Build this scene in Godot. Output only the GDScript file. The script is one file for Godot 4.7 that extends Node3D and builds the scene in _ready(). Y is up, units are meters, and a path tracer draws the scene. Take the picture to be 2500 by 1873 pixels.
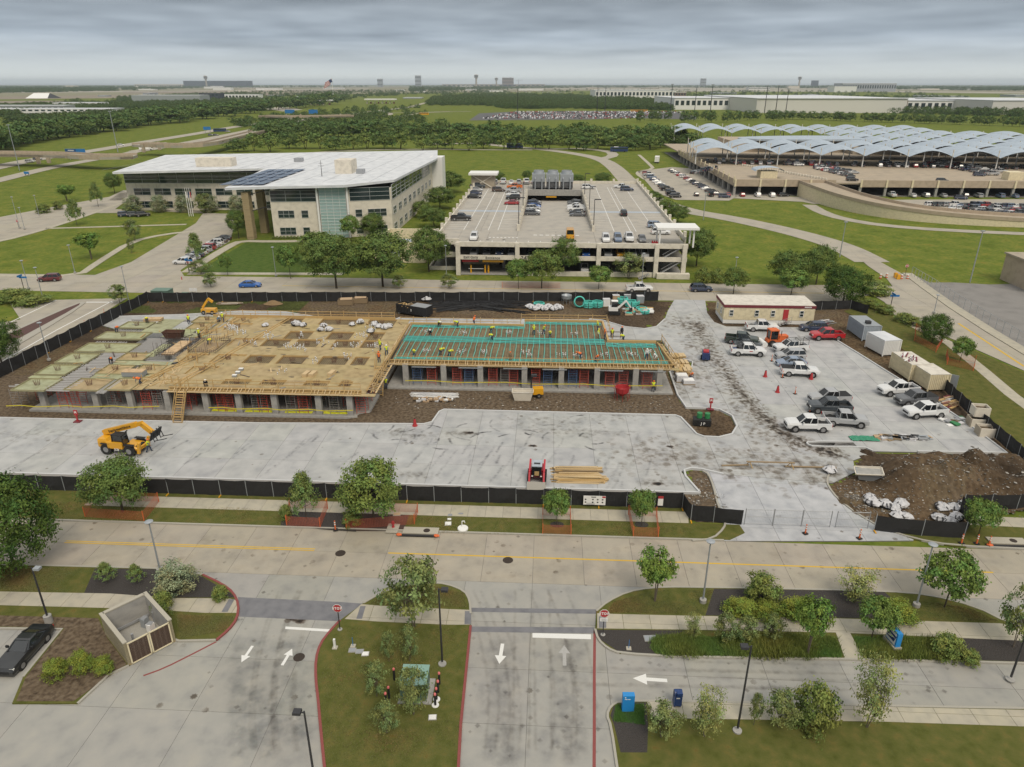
extends Node3D
# Aerial view of a construction site beside a street, an office building and parking structures.
# World: metres, y up; the site's long axis is x, away from the camera is -z.
const FPX:=1733.0
const CAM_H:=42.0
const PITCH:=22.9
const YAW:=3.0
var rng:=RandomNumberGenerator.new()
var counts:={}
var M:={}
var T:={}
var UB:ArrayMesh
const ORD:=["first","second","third","fourth","fifth","sixth","seventh","eighth","ninth","tenth","eleventh","twelfth","thirteenth","fourteenth","fifteenth","sixteenth","seventeenth","eighteenth","nineteenth","twentieth","twenty-first","twenty-second","twenty-third","twenty-fourth","twenty-fifth","twenty-sixth","twenty-seventh","twenty-eighth","twenty-ninth","thirtieth"]
static func V(x: float,y: float,z: float) -> Vector3:
	return Vector3(x,y,z)
# survey of the photograph: where the sight line through a photo pixel meets the level h
func g(px,py,h=0.0)->Vector3:
	var p=deg_to_rad(PITCH)
	var w=deg_to_rad(YAW)
	var dx=(px - 1250.0)/FPX
	var dy=(936.5 - py)/FPX
	var yy=dy*cos(p) - sin(p)
	var zz=-cos(p) - dy*sin(p)
	var t=(h - CAM_H)/yy
	var a=dx*t
	var b=zz*t
	return V(a*cos(w)+b*sin(w),h,-a*sin(w)+b*cos(w))
func P(a:Array,h=0.0)->PackedVector2Array:
	var r:=PackedVector2Array()
	for i in range(0,a.size(),2):
		var q=g(a[i],a[i+1],h)
		r.append(Vector2(q.x,q.z))
	return r
func X(a:Array)->PackedVector2Array:
	var r:=PackedVector2Array()
	for i in range(0,a.size(),2):
		r.append(Vector2(a[i],a[i+1]))
	return r
# rounds a polyline by Chaikin cutting
func soft(p:PackedVector2Array,times=2,closed=true)->PackedVector2Array:
	for k in times:
		var r:=PackedVector2Array()
		var m=p.size()
		if not closed:
			r.append(p[0])
		for i in (m if closed else m - 1):
			var a=p[i]
			var b=p[(i+1) % m]
			r.append(a.lerp(b,0.25))
			r.append(a.lerp(b,0.75))
		if not closed:
			r.append(p[m - 1])
		p=r
	return p
class MB:
	var v:=PackedVector3Array()
	var n:=PackedVector3Array()
	var c:=PackedColorArray()
	var u:=PackedVector2Array()
	var col:=Color.WHITE
	var uvr:=Rect2()
	func tri(a:Vector3,b:Vector3,d:Vector3)->void:
		var nn:=(b - a).cross(d - a).normalized()
		v.append(a); v.append(d); v.append(b)
		n.append(nn); n.append(nn); n.append(nn)
		c.append(col); c.append(col); c.append(col)
	func trin(a:Vector3,b:Vector3,d:Vector3,na:Vector3,nb:Vector3,nd:Vector3)->void:
		v.append(a); v.append(d); v.append(b)
		n.append(na); n.append(nd); n.append(nb)
		c.append(col); c.append(col); c.append(col)
	func quad(a:Vector3,b:Vector3,d:Vector3,e:Vector3)->void:
		tri(a,b,d)
		tri(a,d,e)
	func box(p:Vector3,s:Vector3,bs:=Basis())->void:
		var h:=s*0.5
		var q:=PackedVector3Array()
		for i in 8:
			q.append(p+bs*Vector3(h.x if i & 1 else -h.x,h.y if i & 2 else -h.y,h.z if i & 4 else -h.z))
		quad(q[0],q[2],q[3],q[1])
		quad(q[4],q[5],q[7],q[6])
		quad(q[0],q[4],q[6],q[2])
		quad(q[1],q[3],q[7],q[5])
		quad(q[0],q[1],q[5],q[4])
		quad(q[2],q[6],q[7],q[3])
	func bar(a:Vector3,b:Vector3,w:float,h:float)->void:
		var d:=(b - a)
		var x:=d.normalized()
		var up:=Vector3.UP if absf(x.y)<0.95 else Vector3.RIGHT
		var z:=x.cross(up).normalized()
		box((a+b)*0.5,Vector3(d.length(),h,w),Basis(x,z.cross(x),z))
	func tube(a:Vector3,b:Vector3,r0:float,r1:float,k:=6,caps:=true)->void:
		var x:=(b - a).normalized()
		var up:=Vector3.UP if absf(x.y)<0.9 else Vector3.RIGHT
		var s:=x.cross(up).normalized()
		var t:=x.cross(s)
		for i in k:
			var d0:=s*cos(TAU*i/k)+t*sin(TAU*i/k)
			var d1:=s*cos(TAU*(i+1)/k)+t*sin(TAU*(i+1)/k)
			trin(a+d0*r0,a+d1*r0,b+d1*r1,d0,d1,d1)
			trin(a+d0*r0,b+d1*r1,b+d0*r1,d0,d1,d0)
			if caps:
				tri(b,b+d0*r1,b+d1*r1)
				tri(a,a+d1*r0,a+d0*r0)
	func path(pts:Array,r:float,k:=5)->void:
		for i in pts.size() - 1:
			tube(pts[i],pts[i+1],r,r,k,i==0 or i==pts.size() - 2)
	func prism(poly:PackedVector2Array,y0:float,y1:float,sides:=true,bottom:=false)->void:
		var t:=Geometry2D.triangulate_polygon(poly)
		for i in range(0,t.size(),3):
			var q:=[]
			for k in 3:
				q.append(Vector3(poly[t[i+k]].x,y1,poly[t[i+k]].y))
			if (q[1] - q[0]).cross(q[2] - q[0]).y<0:
				q=[q[0],q[2],q[1]]
			tri(q[0],q[1],q[2])
			if bottom:
				tri(Vector3(q[0].x,y0,q[0].z),Vector3(q[2].x,y0,q[2].z),Vector3(q[1].x,y0,q[1].z))
		if sides:
			var cw:=Geometry2D.is_polygon_clockwise(poly)
			for i in poly.size():
				var a:=poly[i]
				var b:=poly[(i+1) % poly.size()]
				if not cw:
					var s:=a
					a=b
					b=s
				quad(Vector3(a.x,y0,a.y),Vector3(b.x,y0,b.y),Vector3(b.x,y1,b.y),Vector3(a.x,y1,a.y))
	func loft(rings:Array,cap:=true)->void:
		var k:int=rings[0].size()
		for i in rings.size() - 1:
			for j in k:
				var j2:=(j+1) % k
				quad(rings[i][j],rings[i][j2],rings[i+1][j2],rings[i+1][j])
		if cap:
			for j in range(1,k - 1):
				tri(rings[0][0],rings[0][j+1],rings[0][j])
				tri(rings[-1][0],rings[-1][j],rings[-1][j+1])
	func lathe(prof:Array,k:=12,at:=Vector3.ZERO)->void:
		for i in prof.size() - 1:
			var p0:Vector2=prof[i]
			var p1:Vector2=prof[i+1]
			var nn:=Vector2(p1.y - p0.y,p0.x - p1.x).normalized()
			for j in k:
				var a0:=TAU*j/k
				var a1:=TAU*(j+1)/k
				var d0:=Vector3(cos(a0),0,sin(a0))
				var d1:=Vector3(cos(a1),0,sin(a1))
				var n0:=d0*nn.x+Vector3.UP*nn.y
				var n1:=d1*nn.x+Vector3.UP*nn.y
				var a:=at+d0*p0.x+Vector3.UP*p0.y
				var b:=at+d1*p0.x+Vector3.UP*p0.y
				var d:=at+d1*p1.x+Vector3.UP*p1.y
				var e:=at+d0*p1.x+Vector3.UP*p1.y
				trin(a,e,d,n0,n0,n1)
				trin(a,d,b,n0,n1,n1)
	func mesh(uv2:=false)->ArrayMesh:
		var m:=ArrayMesh.new()
		var a:=[]
		a.resize(Mesh.ARRAY_MAX)
		a[Mesh.ARRAY_VERTEX]=v
		a[Mesh.ARRAY_NORMAL]=n
		a[Mesh.ARRAY_COLOR]=c
		if uv2:
			var w:=PackedVector2Array()
			for p in v:
				w.append(Vector2((p.x+92.0)/160.0,(p.z+152.0)/120.0))
			a[Mesh.ARRAY_TEX_UV2]=w
			a[Mesh.ARRAY_TEX_UV]=w
		m.add_surface_from_arrays(Mesh.PRIMITIVE_TRIANGLES,a)
		return m
func numbered(called:String)->String:
	var k=counts.get(called,0)
	counts[called]=k+1
	return called if k==0 else "%s_%03d" % [called,k]
func meta(o,label:String,category:String,group:="",kind:=""):
	if label:o.set_meta("label",label)
	if category:o.set_meta("category",category)
	if group:o.set_meta("group",group)
	if kind:o.set_meta("kind",kind)
	return o
# a thing: a node at its base, whose children are its parts
func thing(called:String,label:String,category:String,at:=Vector3.ZERO,turn:=0.0,group:="")->Node3D:
	var o:=Node3D.new()
	o.name=numbered(called)
	o.position=at
	o.rotation.y=turn
	add_child(o)
	meta(o,label,category,group)
	return o
func struct(called:String,label:String)->Node3D:
	var o:=Node3D.new()
	o.name=numbered(called)
	add_child(o)
	return meta(o,label,"","","structure")
func part(parent:Node3D,called:String,mesh:Mesh,m:Material,at:=Vector3.ZERO,bs:=Basis())->MeshInstance3D:
	var o:=MeshInstance3D.new()
	o.name=called
	o.mesh=mesh
	o.material_override=m
	o.transform=Transform3D(bs,at)
	parent.add_child(o,true)
	return o
# a plain board, block or sheet that is one part, from the shared box
func bk(parent:Node3D,called:String,m:Material,at:Vector3,size:Vector3,turn:=0.0,tilt:=0.0)->MeshInstance3D:
	return part(parent,called,UB,m,at,Basis(Vector3.UP,turn)*Basis(Vector3.BACK,tilt)*Basis.from_scale(size))
# a plain board between two points
func stick(parent:Node3D,called:String,m:Material,a:Vector3,b:Vector3,w:float,h:float)->MeshInstance3D:
	var d:=b - a
	var x:=d.normalized()
	var up:=Vector3.UP if absf(x.y)<0.95 else Vector3.RIGHT
	var z:=x.cross(up).normalized()
	return part(parent,called,UB,m,(a+b)*0.5,Basis(x,z.cross(x),z)*Basis.from_scale(V(d.length(),h,w)))
# a thing that is one mesh
func single(called:String,mesh:Mesh,m:Material,label:String,category:String,at:=Vector3.ZERO,turn:=0.0,group:="",kind:="")->MeshInstance3D:
	var o:=part(self,numbered(called),mesh,m,at,Basis(Vector3.UP,turn))
	return meta(o,label,category,group,kind)
func again(o:Node3D,label:="",at=null,turn=null)->Node3D:
	var r:Node3D=o.duplicate()
	r.name=numbered(String(o.get_meta("called",String(o.name).rstrip("0123456789_"))))
	add_child(r)
	if label:r.set_meta("label",label)
	if at != null:r.position=at
	if turn != null:r.rotation.y=turn
	return r
func nth(i:int)->String:
	return ORD[i] if i<30 else "thirty-"+ORD[i - 30] if i<39 else "forty-"+ORD[i - 40] if i>39 else "fortieth"
func noise(freq:float,oct:=3,s:=1,kind:=FastNoiseLite.TYPE_SIMPLEX_SMOOTH)->FastNoiseLite:
	var f:=FastNoiseLite.new()
	f.frequency=freq
	f.seed=s
	f.noise_type=kind
	f.fractal_octaves=oct
	return f
# grain texture: noise through a ramp of surface tones
func grain(key:String,freq:float,oct:int,stops:Array,s:=1,size:=512)->Texture2D:
	var t:=NoiseTexture2D.new()
	t.width=size
	t.height=size
	t.seamless=true
	t.noise=noise(freq,oct,s)
	var gr:=Gradient.new()
	var off:=PackedFloat32Array()
	var cols:=PackedColorArray()
	for st in stops:
		off.append(st[0])
		cols.append(Color(st[1],st[2],st[3]) if st.size()>2 else Color(st[1],st[1],st[1]))
	gr.offsets=off
	gr.colors=cols
	t.color_ramp=gr
	T[key]=t
	return t
# material from a real-world (linear) base colour
func mat(key:String,c:Array,rough:=0.85,tex:="",scale:=0.1,o:={})->StandardMaterial3D:
	var m:=StandardMaterial3D.new()
	m.resource_name=key
	var k:=Color(c[0],c[1],c[2]).linear_to_srgb()
	if o.has("alpha"):
		k.a=o.alpha
		m.transparency=BaseMaterial3D.TRANSPARENCY_ALPHA
	m.albedo_color=k
	m.roughness=rough
	m.metallic=o.get("metal",0.0)
	m.metallic_specular=o.get("spec",0.5)
	if tex:
		m.albedo_texture=T[tex]
		m.uv1_triplanar=true
		m.uv1_world_triplanar=o.get("world",true)
		m.uv1_scale=Vector3.ONE*scale
	if o.get("vc",false):
		m.vertex_color_use_as_albedo=true
	if o.has("bump"):
		m.heightmap_enabled=true
		m.heightmap_texture=T[o.bump]
		m.heightmap_scale=o.get("depth",2.0)
	if o.has("coat"):
		m.clearcoat_enabled=true
		m.clearcoat=o.coat
		m.clearcoat_roughness=0.08
	if o.has("back"):
		m.backlight_enabled=true
		m.backlight=Color(o.back[0],o.back[1],o.back[2])
	if o.has("detail"):
		m.detail_enabled=true
		m.detail_albedo=T[o.detail]
		m.detail_blend_mode=BaseMaterial3D.BLEND_MODE_MUL
		m.detail_uv_layer=BaseMaterial3D.DETAIL_UV_2
		if o.has("dscale"):
			m.uv2_triplanar=true
			m.uv2_world_triplanar=true
			m.uv2_scale=Vector3.ONE*o.dscale
	M[key]=m
	return m
func setup_view():
	var cam:=Camera3D.new()
	cam.name="camera"
	cam.fov=rad_to_deg(2.0*atan(936.5/FPX))
	cam.near=0.5
	cam.far=40000.0
	cam.position=V(0,CAM_H,0)
	cam.rotation=V(deg_to_rad(-PITCH),deg_to_rad(YAW),0)
	add_child(cam)
	cam.current=true
	var W:=1024
	var Hh:=2048
	var img:=Image.create(W,Hh,false,Image.FORMAT_RGBF)
	img.fill(Color(0.34,0.36,0.36))
	var n1:=noise(1.0,4,11)
	var n2:=noise(1.0,3,23)
	for y in Hh/2:
		var e:=90.0 - (y+0.5)*180.0/Hh
		var base:float
		if e<1.4:
			base=lerpf(0.66,0.46,e/1.4)
		elif e<6.0:
			base=lerpf(0.46,0.21,(e - 1.4)/4.6)
		elif e<20.0:
			base=lerpf(0.21,0.33,(e - 6.0)/14.0)
		else:
			base=lerpf(0.33,0.92,(e - 20.0)/70.0)
		var warm:=clampf(1.0 - e/3.0,0.0,1.0)
		var amp:=smoothstep(0.3,3.0,e)
		var ev:=log(1.0+e)*2.3
		var high:=smoothstep(7.0,24.0,e)
		for x in W:
			var az:=TAU*x/W
			var ca:=cos(az)
			var sa:=sin(az)
			var k:=n1.get_noise_3d(ca*2.2,ev,sa*2.2)*0.5+n2.get_noise_3d(ca*9.0,ev*2.6,sa*9.0)*0.3
			var f:=base*(1.0+k*0.7*amp)
			var blue:=0.5 - k*0.5
			var cc:=Color(0.88 - 0.07*blue,0.98,1.08+0.08*blue).lerp(Color(1.0,1.0,0.97),high).lerp(Color(0.99,1.03,0.97),warm)
			img.set_pixel(x,y,Color(f*cc.r,f*cc.g,f*cc.b))
	var sky:=Sky.new()
	var sm:=PanoramaSkyMaterial.new()
	sm.panorama=ImageTexture.create_from_image(img)
	sky.sky_material=sm
	var e:=Environment.new()
	e.background_mode=Environment.BG_SKY
	e.sky=sky
	e.tonemap_mode=Environment.TONE_MAPPER_LINEAR
	e.tonemap_exposure=1.4
	e.fog_enabled=true
	e.fog_density=0.00005
	e.fog_light_color=Color(0.80,0.85,0.90)
	e.sdfgi_enabled=true
	e.ssao_enabled=true
	e.ssil_enabled=true
	var we:=WorldEnvironment.new()
	we.name="environment"
	we.environment=e
	add_child(we)
	var sun:=DirectionalLight3D.new()
	sun.name="sun"
	sun.light_energy=0.5
	sun.light_angular_distance=24.0
	sun.light_color=Color(1.0,0.95,0.87)
	sun.shadow_enabled=true
	sun.rotation_degrees=V(-50,26,0)
	add_child(sun)
# ------------------------------------------------------------------ surfaces
func make_materials():
	grain("fine",0.09,4,[[0.0,0.80],[0.45,0.93],[1.0,1.0]],3)
	grain("mottle",0.02,5,[[0.0,0.87],[0.4,0.95],[0.6,0.98],[1.0,1.0]],5)
	grain("conc",0.0075,7,[[0.0,0.84,0.845,0.86],[0.4,0.925,0.928,0.93],[0.7,0.965,0.965,0.965],[1.0,1.0,1.0,1.0]],7,1024)
	grain("road",0.0085,7,[[0.0,0.86,0.86,0.865],[0.4,0.94,0.94,0.93],[0.7,0.97,0.965,0.95],[1.0,1.0,0.99,0.96]],9,1024)
	grain("turf",0.013,7,[[0.0,0.74,0.78,0.62],[0.35,0.86,0.89,0.76],[0.6,0.92,0.92,0.82],[0.8,1.0,0.95,0.86],[1.0,1.0,0.84,0.74]],13,1024)
	grain("blade",0.16,3,[[0.0,0.62],[0.5,0.86],[1.0,1.0]],15)
	grain("soil",0.018,6,[[0.0,0.55,0.52,0.50],[0.35,0.78,0.75,0.72],[0.6,0.90,0.87,0.83],[1.0,1.0,1.0,1.0]],17,1024)
	grain("relief",0.05,5,[[0.0,0.0],[1.0,1.0]],19)
	grain("plyg",0.010,5,[[0.0,0.80,0.78,0.74],[0.45,0.93,0.92,0.90],[1.0,1.0,1.0,1.0]],21)
	grain("fleck",0.25,2,[[0.0,0.45],[0.5,0.75],[1.0,1.0]],25)
	make_stains()
	mat("site_concrete",[0.43,0.435,0.435],0.8,"conc",0.045,{"vc":true,"detail":"stains"})
	mat("new_concrete",[0.45,0.46,0.475],0.78,"conc",0.06,{"vc":true,"detail":"stains"})
	mat("joint",[0.16,0.155,0.15],0.95)
	mat("road_concrete",[0.375,0.342,0.29],0.85,"road",0.04,{"vc":true,"detail":"stains"})
	mat("far_concrete",[0.385,0.355,0.305],0.9,"road",0.02,{"vc":true})
	mat("drive_concrete",[0.34,0.335,0.32],0.85,"road",0.05,{"vc":true,"detail":"stains"})
	mat("walk_concrete",[0.43,0.40,0.33],0.88,"road",0.08,{"vc":true})
	mat("grey_band",[0.185,0.185,0.20],0.88,"conc",0.1)
	mat("asphalt",[0.10,0.10,0.105],0.9,"mottle",0.03)
	mat("asphalt_worn",[0.22,0.21,0.20],0.9,"mottle",0.02)
	mat("kerb_white",[0.58,0.59,0.60],0.8,"fine",0.3)
	mat("kerb_tan",[0.40,0.38,0.33],0.85,"fine",0.3)
	mat("kerb_red",[0.44,0.11,0.10],0.75,"fleck",0.35)
	mat("lawn",[0.185,0.185,0.07],0.95,"turf",0.055,{"detail":"blade","dscale":0.55,"bump":"blade","depth":4.0,"spec":0.2})
	mat("lawn_rich",[0.125,0.19,0.055],0.95,"turf",0.04,{"detail":"blade","dscale":0.4,"spec":0.2})
	mat("field",[0.205,0.24,0.075],0.95,"turf",0.009,{"detail":"turf","dscale":0.05,"spec":0.2})
	mat("soil",[0.17,0.138,0.104],0.95,"soil",0.09,{"vc":true,"bump":"relief","depth":6.0,"spec":0.2})
	mat("mulch",[0.115,0.105,0.10],0.95,"fleck",0.22,{"bump":"relief","depth":6.0,"spec":0.2})
	mat("mulch_red",[0.13,0.075,0.06],0.95,"fleck",0.3)
	mat("paint_white",[0.78,0.78,0.76],0.7,"fine",0.4)
	mat("paint_worn",[0.70,0.69,0.67],0.8,"fleck",0.6)
	mat("paint_yellow",[0.66,0.42,0.035],0.7,"fine",0.4)
	mat("brick_red",[0.17,0.085,0.075],0.9,"fleck",0.15)
	mat("far_soil",[0.24,0.20,0.15],0.95,"mottle",0.004)
	mat("far_grass",[0.12,0.14,0.05],0.95,"mottle",0.003)
	mat("iron",[0.09,0.065,0.05],0.7,"fleck",0.6,{"metal":0.3})
	mat("white",[0.72,0.72,0.71],0.6)
	mat("roof_white",[0.66,0.68,0.71],0.7,"conc",0.03)
	mat("beige",[0.67,0.62,0.53],0.85,"mottle",0.05)
	mat("beige_dark",[0.37,0.32,0.25],0.85,"mottle",0.05)
	mat("garage_deck",[0.40,0.375,0.34],0.85,"road",0.03,{"vc":true})
	mat("garage_deck_tan",[0.40,0.335,0.26],0.85,"road",0.02)
	mat("navy_far",[0.045,0.055,0.075],0.8)
	mat("brick_far",[0.20,0.15,0.12],0.85)
	mat("navy_sign",[0.012,0.07,0.20],0.6)
	mat("rust",[0.16,0.07,0.045],0.8,"fleck",0.4)
	mat("green_tarp",[0.03,0.22,0.13],0.5)
	mat("bright_red",[0.42,0.02,0.035],0.4)
	mat("blue_bright",[0.02,0.22,0.55],0.45)
	mat("post_blue",[0.015,0.045,0.16],0.4)
	mat("cap_red",[0.62,0.16,0.16],0.5)
	mat("box_teal",[0.20,0.33,0.29],0.6)
	mat("stone_pale",[0.50,0.44,0.29],0.9,"fleck",0.25)
	mat("walk_concrete_plain",[0.45,0.42,0.35],0.88,"fine",0.3)
	mat("drive_plain",[0.36,0.345,0.31],0.88,"fine",0.3)
	mat("brown_board",[0.085,0.055,0.04],0.85,"fine",0.6)
	mat("lumber_dark",[0.115,0.08,0.06],0.85,"fine",0.6)
	mat("garage_wall",[0.64,0.60,0.515],0.85,"mottle",0.06)
	mat("tan_concrete",[0.42,0.345,0.26],0.85,"mottle",0.04)
	mat("grey_concrete",[0.36,0.35,0.33],0.85,"conc",0.15)
	mat("glass_dark",[0.022,0.036,0.038],0.06,"",0.1,{"spec":0.7})
	mat("glass_teal",[0.30,0.42,0.42],0.08,"",0.1,{"spec":0.8})
	mat("mullion",[0.55,0.57,0.58],0.4,"",0.1,{"metal":0.3})
	mat("steel",[0.36,0.37,0.385],0.45,"",0.1,{"metal":0.5})
	mat("galv",[0.40,0.43,0.46],0.5,"fine",0.5,{"metal":0.35})
	mat("dark_metal",[0.03,0.03,0.034],0.5)
	mat("black",[0.013,0.013,0.014],0.7)
	mat("solar",[0.045,0.07,0.13],0.15,"",0.1,{"spec":0.7})
	mat("stone",[0.62,0.49,0.28],0.9,"fleck",0.2)
	mat("ply_tan",[0.44,0.345,0.18],0.55,"plyg",0.11,{"vc":true})
	mat("ply_green",[0.38,0.40,0.245],0.55,"plyg",0.13,{"vc":true})
	mat("oil",[0.27,0.205,0.11],0.5,"fleck",0.5)
	mat("ply_edge",[0.36,0.33,0.19],0.7,"fine",0.6)
	mat("pale_far",[0.60,0.59,0.56],0.9)
	mat("airfield_grass",[0.215,0.20,0.115],0.95,"mottle",0.002)
	mat("ply_raw",[0.58,0.42,0.255],0.8,"plyg",0.2)
	mat("lumber",[0.53,0.36,0.155],0.85,"fine",0.8)
	mat("lumber_pale",[0.62,0.47,0.27],0.85,"fine",0.8)
	mat("lumber_old",[0.30,0.22,0.13],0.9,"fine",0.8)
	mat("rebar",[0.085,0.065,0.055],0.7)
	mat("rebar_rust",[0.17,0.09,0.06],0.8)
	mat("teal",[0.10,0.55,0.48],0.45)
	mat("teal_dark",[0.045,0.33,0.32],0.5)
	mat("scaf_red",[0.48,0.075,0.05],0.6)
	mat("scaf_blue",[0.07,0.14,0.30],0.6)
	mat("scaf_grey",[0.24,0.23,0.22],0.6)
	mat("alu",[0.46,0.45,0.44],0.5,"fine",0.5)
	mat("tape",[0.62,0.53,0.04],0.6)
	mat("poly_yellow",[0.55,0.55,0.03],0.5)
	mat("screen",[0.0165,0.0165,0.018],0.85,"mottle",0.2)
	mat("orange",[0.60,0.13,0.035],0.6)
	mat("net",[0.50,0.115,0.055],0.6)
	mat("red",[0.38,0.03,0.035],0.55)
	mat("maroon",[0.16,0.025,0.035],0.6)
	mat("blue",[0.02,0.16,0.42],0.5)
	mat("navy",[0.02,0.04,0.13],0.4)
	mat("yellow",[0.66,0.33,0.012],0.4,"",0.1,{"coat":0.4})
	mat("green",[0.03,0.20,0.07],0.5)
	mat("box_green",[0.13,0.21,0.17],0.6,"mottle",0.1)
	mat("cream",[0.70,0.62,0.43],0.75,"mottle",0.1)
	mat("cream_roof",[0.62,0.585,0.52],0.8,"mottle",0.07)
	mat("pale_blue",[0.38,0.43,0.49],0.6,"mottle",0.1)
	mat("sack",[0.55,0.55,0.57],0.8,"mottle",0.4)
	mat("carton",[0.42,0.30,0.19],0.9)
	mat("sand",[0.40,0.27,0.14],0.95,"fleck",0.3)
	mat("canopy",[0.40,0.47,0.55],0.6,"mottle",0.03)
	mat("tyre",[0.018,0.018,0.018],0.9)
	mat("rim",[0.35,0.35,0.36],0.35,"",0.1,{"metal":0.7})
	mat("auto_glass",[0.012,0.015,0.018],0.05,"",0.1,{"spec":0.7})
	mat("lamp_white",[0.75,0.75,0.72],0.2)
	mat("lamp_red",[0.40,0.012,0.012],0.25)
	mat("bark",[0.12,0.095,0.07],0.95,"fleck",0.5)
	mat("bark_pale",[0.24,0.20,0.155],0.95,"fleck",0.5)
	mat("skin",[0.30,0.16,0.10],0.6)
	mat("leaf",[1.0,1.0,1.0],0.75,"",0.1,{"vc":true,"back":[0.35,0.42,0.16],"spec":0.3})
	mat("tint",[1,1,1],0.8,"",0.1,{"vc":true})
# mud, tyre marks, patches and water stains that lie on the paving, as seen in the photograph
func make_stains():
	var img:=Image.create(2048,1536,false,Image.FORMAT_RGB8)
	img.fill(Color(1,1,1))
	var r:=RandomNumberGenerator.new()
	r.seed=4
	var nz:=noise(0.02,4,31)
	var put=func(x:float,z:float,rad:float,c:Color,a:float):
		var cx:=int((x+92.0)*12.8)
		var cy:=int((z+152.0)*12.8)
		var k:=int(ceil(rad*12.8))
		for j in range(-k,k+1):
			for i in range(-k,k+1):
				var ix:=cx+i
				var iy:=cy+j
				if ix<0 or iy<0 or ix >= 2048 or iy >= 1536 or i*i+j*j>k*k:
					continue
				var q:=a*clampf(0.6+nz.get_noise_2d(ix*3.0,iy*3.0),0.0,1.0)
				img.set_pixel(ix,iy,img.get_pixel(ix,iy).lerp(img.get_pixel(ix,iy)*c,q))
	var mud:=Color(0.52,0.46,0.39)
	var trail=func(p:PackedVector2Array,wide:float,count:int,c:Color,a:float,rad:float):
		for k in count:
			var t:=r.randf()*(p.size() - 1)
			var q:=p[int(t)].lerp(p[mini(int(t)+1,p.size() - 1)],t - int(t))
			put.call(q.x+r.randfn(0,wide),q.y+r.randfn(0,wide),rad*r.randf_range(0.3,1.3),c,a*r.randf())
	trail.call(soft(P([1700,790,1735,850,1770,910,1810,960,1850,1010,1900,1050,1960,1085,2040,1110]),2,false),0.75,4600,mud,0.6,0.16)
	trail.call(soft(P([1690,800,1720,850,1750,920,1790,980,1840,1035,1900,1080]),2,false),1.6,1300,mud,0.35,0.25)
	trail.call(P([1520,1110,1700,1120,1900,1140,2050,1150]),2.5,900,mud,0.35,0.4)
	trail.call(P([1640,780,1700,800,1680,900,1660,960]),2.0,900,mud,0.4,0.35)
	for s in [[980,1055,1.0],[1010,1068,1.4],[1290,1025,2.0],[1330,1040,2.5],[1390,1030,2.2],[1450,1058,1.6],[1500,1020,1.6],[1380,1055,1.8],[30,1060,2.5],[140,1065,3.0],[300,1080,2.0],[1600,1180,0.8],[1010,1160,1.0],[1120,1060,0.8]]:
		var q=g(s[0],s[1])
		for k in 160:
			put.call(q.x+r.randfn(0,s[2]*1.5),q.z+r.randfn(0,s[2]*0.45),r.randf_range(0.05,0.3),Color(0.68,0.66,0.63),0.26*r.randf())
	for k in 26:  # skid arcs
		var q=g(r.randf_range(880,1500),r.randf_range(1030,1090))
		var a:=r.randf()*TAU
		var rad:=r.randf_range(1.5,4.0)
		var a1:=r.randf_range(0.4,1.3)
		for i in 60:
			var t:=a+a1*i/60.0
			put.call(q.x+cos(t)*rad,q.z+sin(t)*rad*0.8,0.10,Color(0.5,0.5,0.51),0.2*r.randf())
	for k in 60:  # long brushed streaks left by finishing and traffic
		var q=g(r.randf_range(0,1600),r.randf_range(1050,1180))
		var dx:=r.randf_range(-0.35,-0.15)
		var l:=r.randf_range(2.0,8.0)
		for i in 60:
			put.call(q.x+dx*l*i/60.0+r.randfn(0,0.08),q.z+l*i/60.0,0.14,Color(0.7,0.7,0.71),0.28*r.randf())
	for k in 700:  # specks of mud and gravel
		put.call(r.randf_range(-90,60),r.randf_range(-140,-34),r.randf_range(0.04,0.22),Color(0.5,0.45,0.4),r.randf_range(0.2,0.8))
	for s in [[1145,1058,0.45],[1300,1090,0.35],[1635,1092,0.35],[1605,1183,0.4],[725,1510,0.7]]:
		var q=g(s[0],s[1])
		for k in 30:
			put.call(q.x+r.randfn(0,s[2]*0.6),q.z+r.randfn(0,s[2]*0.3),s[2]*0.4,Color(0.5,0.42,0.36),0.5)
	for k in 900:
		var q=g(r.randf_range(560,760),r.randf_range(1560,1850))
		put.call(q.x,q.z,r.randf_range(0.2,0.7),Color(0.86,0.87,0.88),r.randf()*0.14)
	for k in 1200:
		var lane=[1225.0,1390.0][k % 2]
		var q=g(lane+r.randfn(0,28),r.randf_range(1560,1860))
		put.call(q.x,q.z,r.randf_range(0.15,0.5),Color(0.84,0.84,0.85),r.randf()*0.16)
	for k in 900:
		var q=g(r.randf_range(150,2450),r.randf_range(1310,1420))
		put.call(q.x,q.z,r.randf_range(0.1,0.8),Color(0.88,0.87,0.86),r.randf()*0.25)
	for q in [[1225.0,0.0],[1390.0,0.0],[1300.0,1.0],[650.0,2.0],[700.0,2.0],[1700.0,3.0],[2000.0,3.0]]:  # tyre tracks
		for w in 2:
			var o:=r.randf_range(-30,30)
			for i in 260:
				var f:=i/260.0
				var p=g(q[0]+o+(f - 0.5)*f*120.0*(q[1] - 1.0),lerpf(1830,1440,f)) if q[1]<3.0 else g(q[0] - 300.0+f*600.0,1640.0+o*0.6+f*12.0)
				for s in [-0.8,0.8]:
					put.call(p.x+(s if q[1]<3.0 else 0.0),p.z+(s if q[1]==3.0 else 0.0),0.12,Color(0.8,0.79,0.78),0.16*r.randf())
	for k in 500:  # oil drips and patches
		var q=g(r.randf_range(500,2450),r.randf_range(1300,1860))
		put.call(q.x,q.z,r.randf_range(0.03,0.14),Color(0.45,0.43,0.42),r.randf()*0.6)
	T["stains"]=ImageTexture.create_from_image(img)
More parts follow.
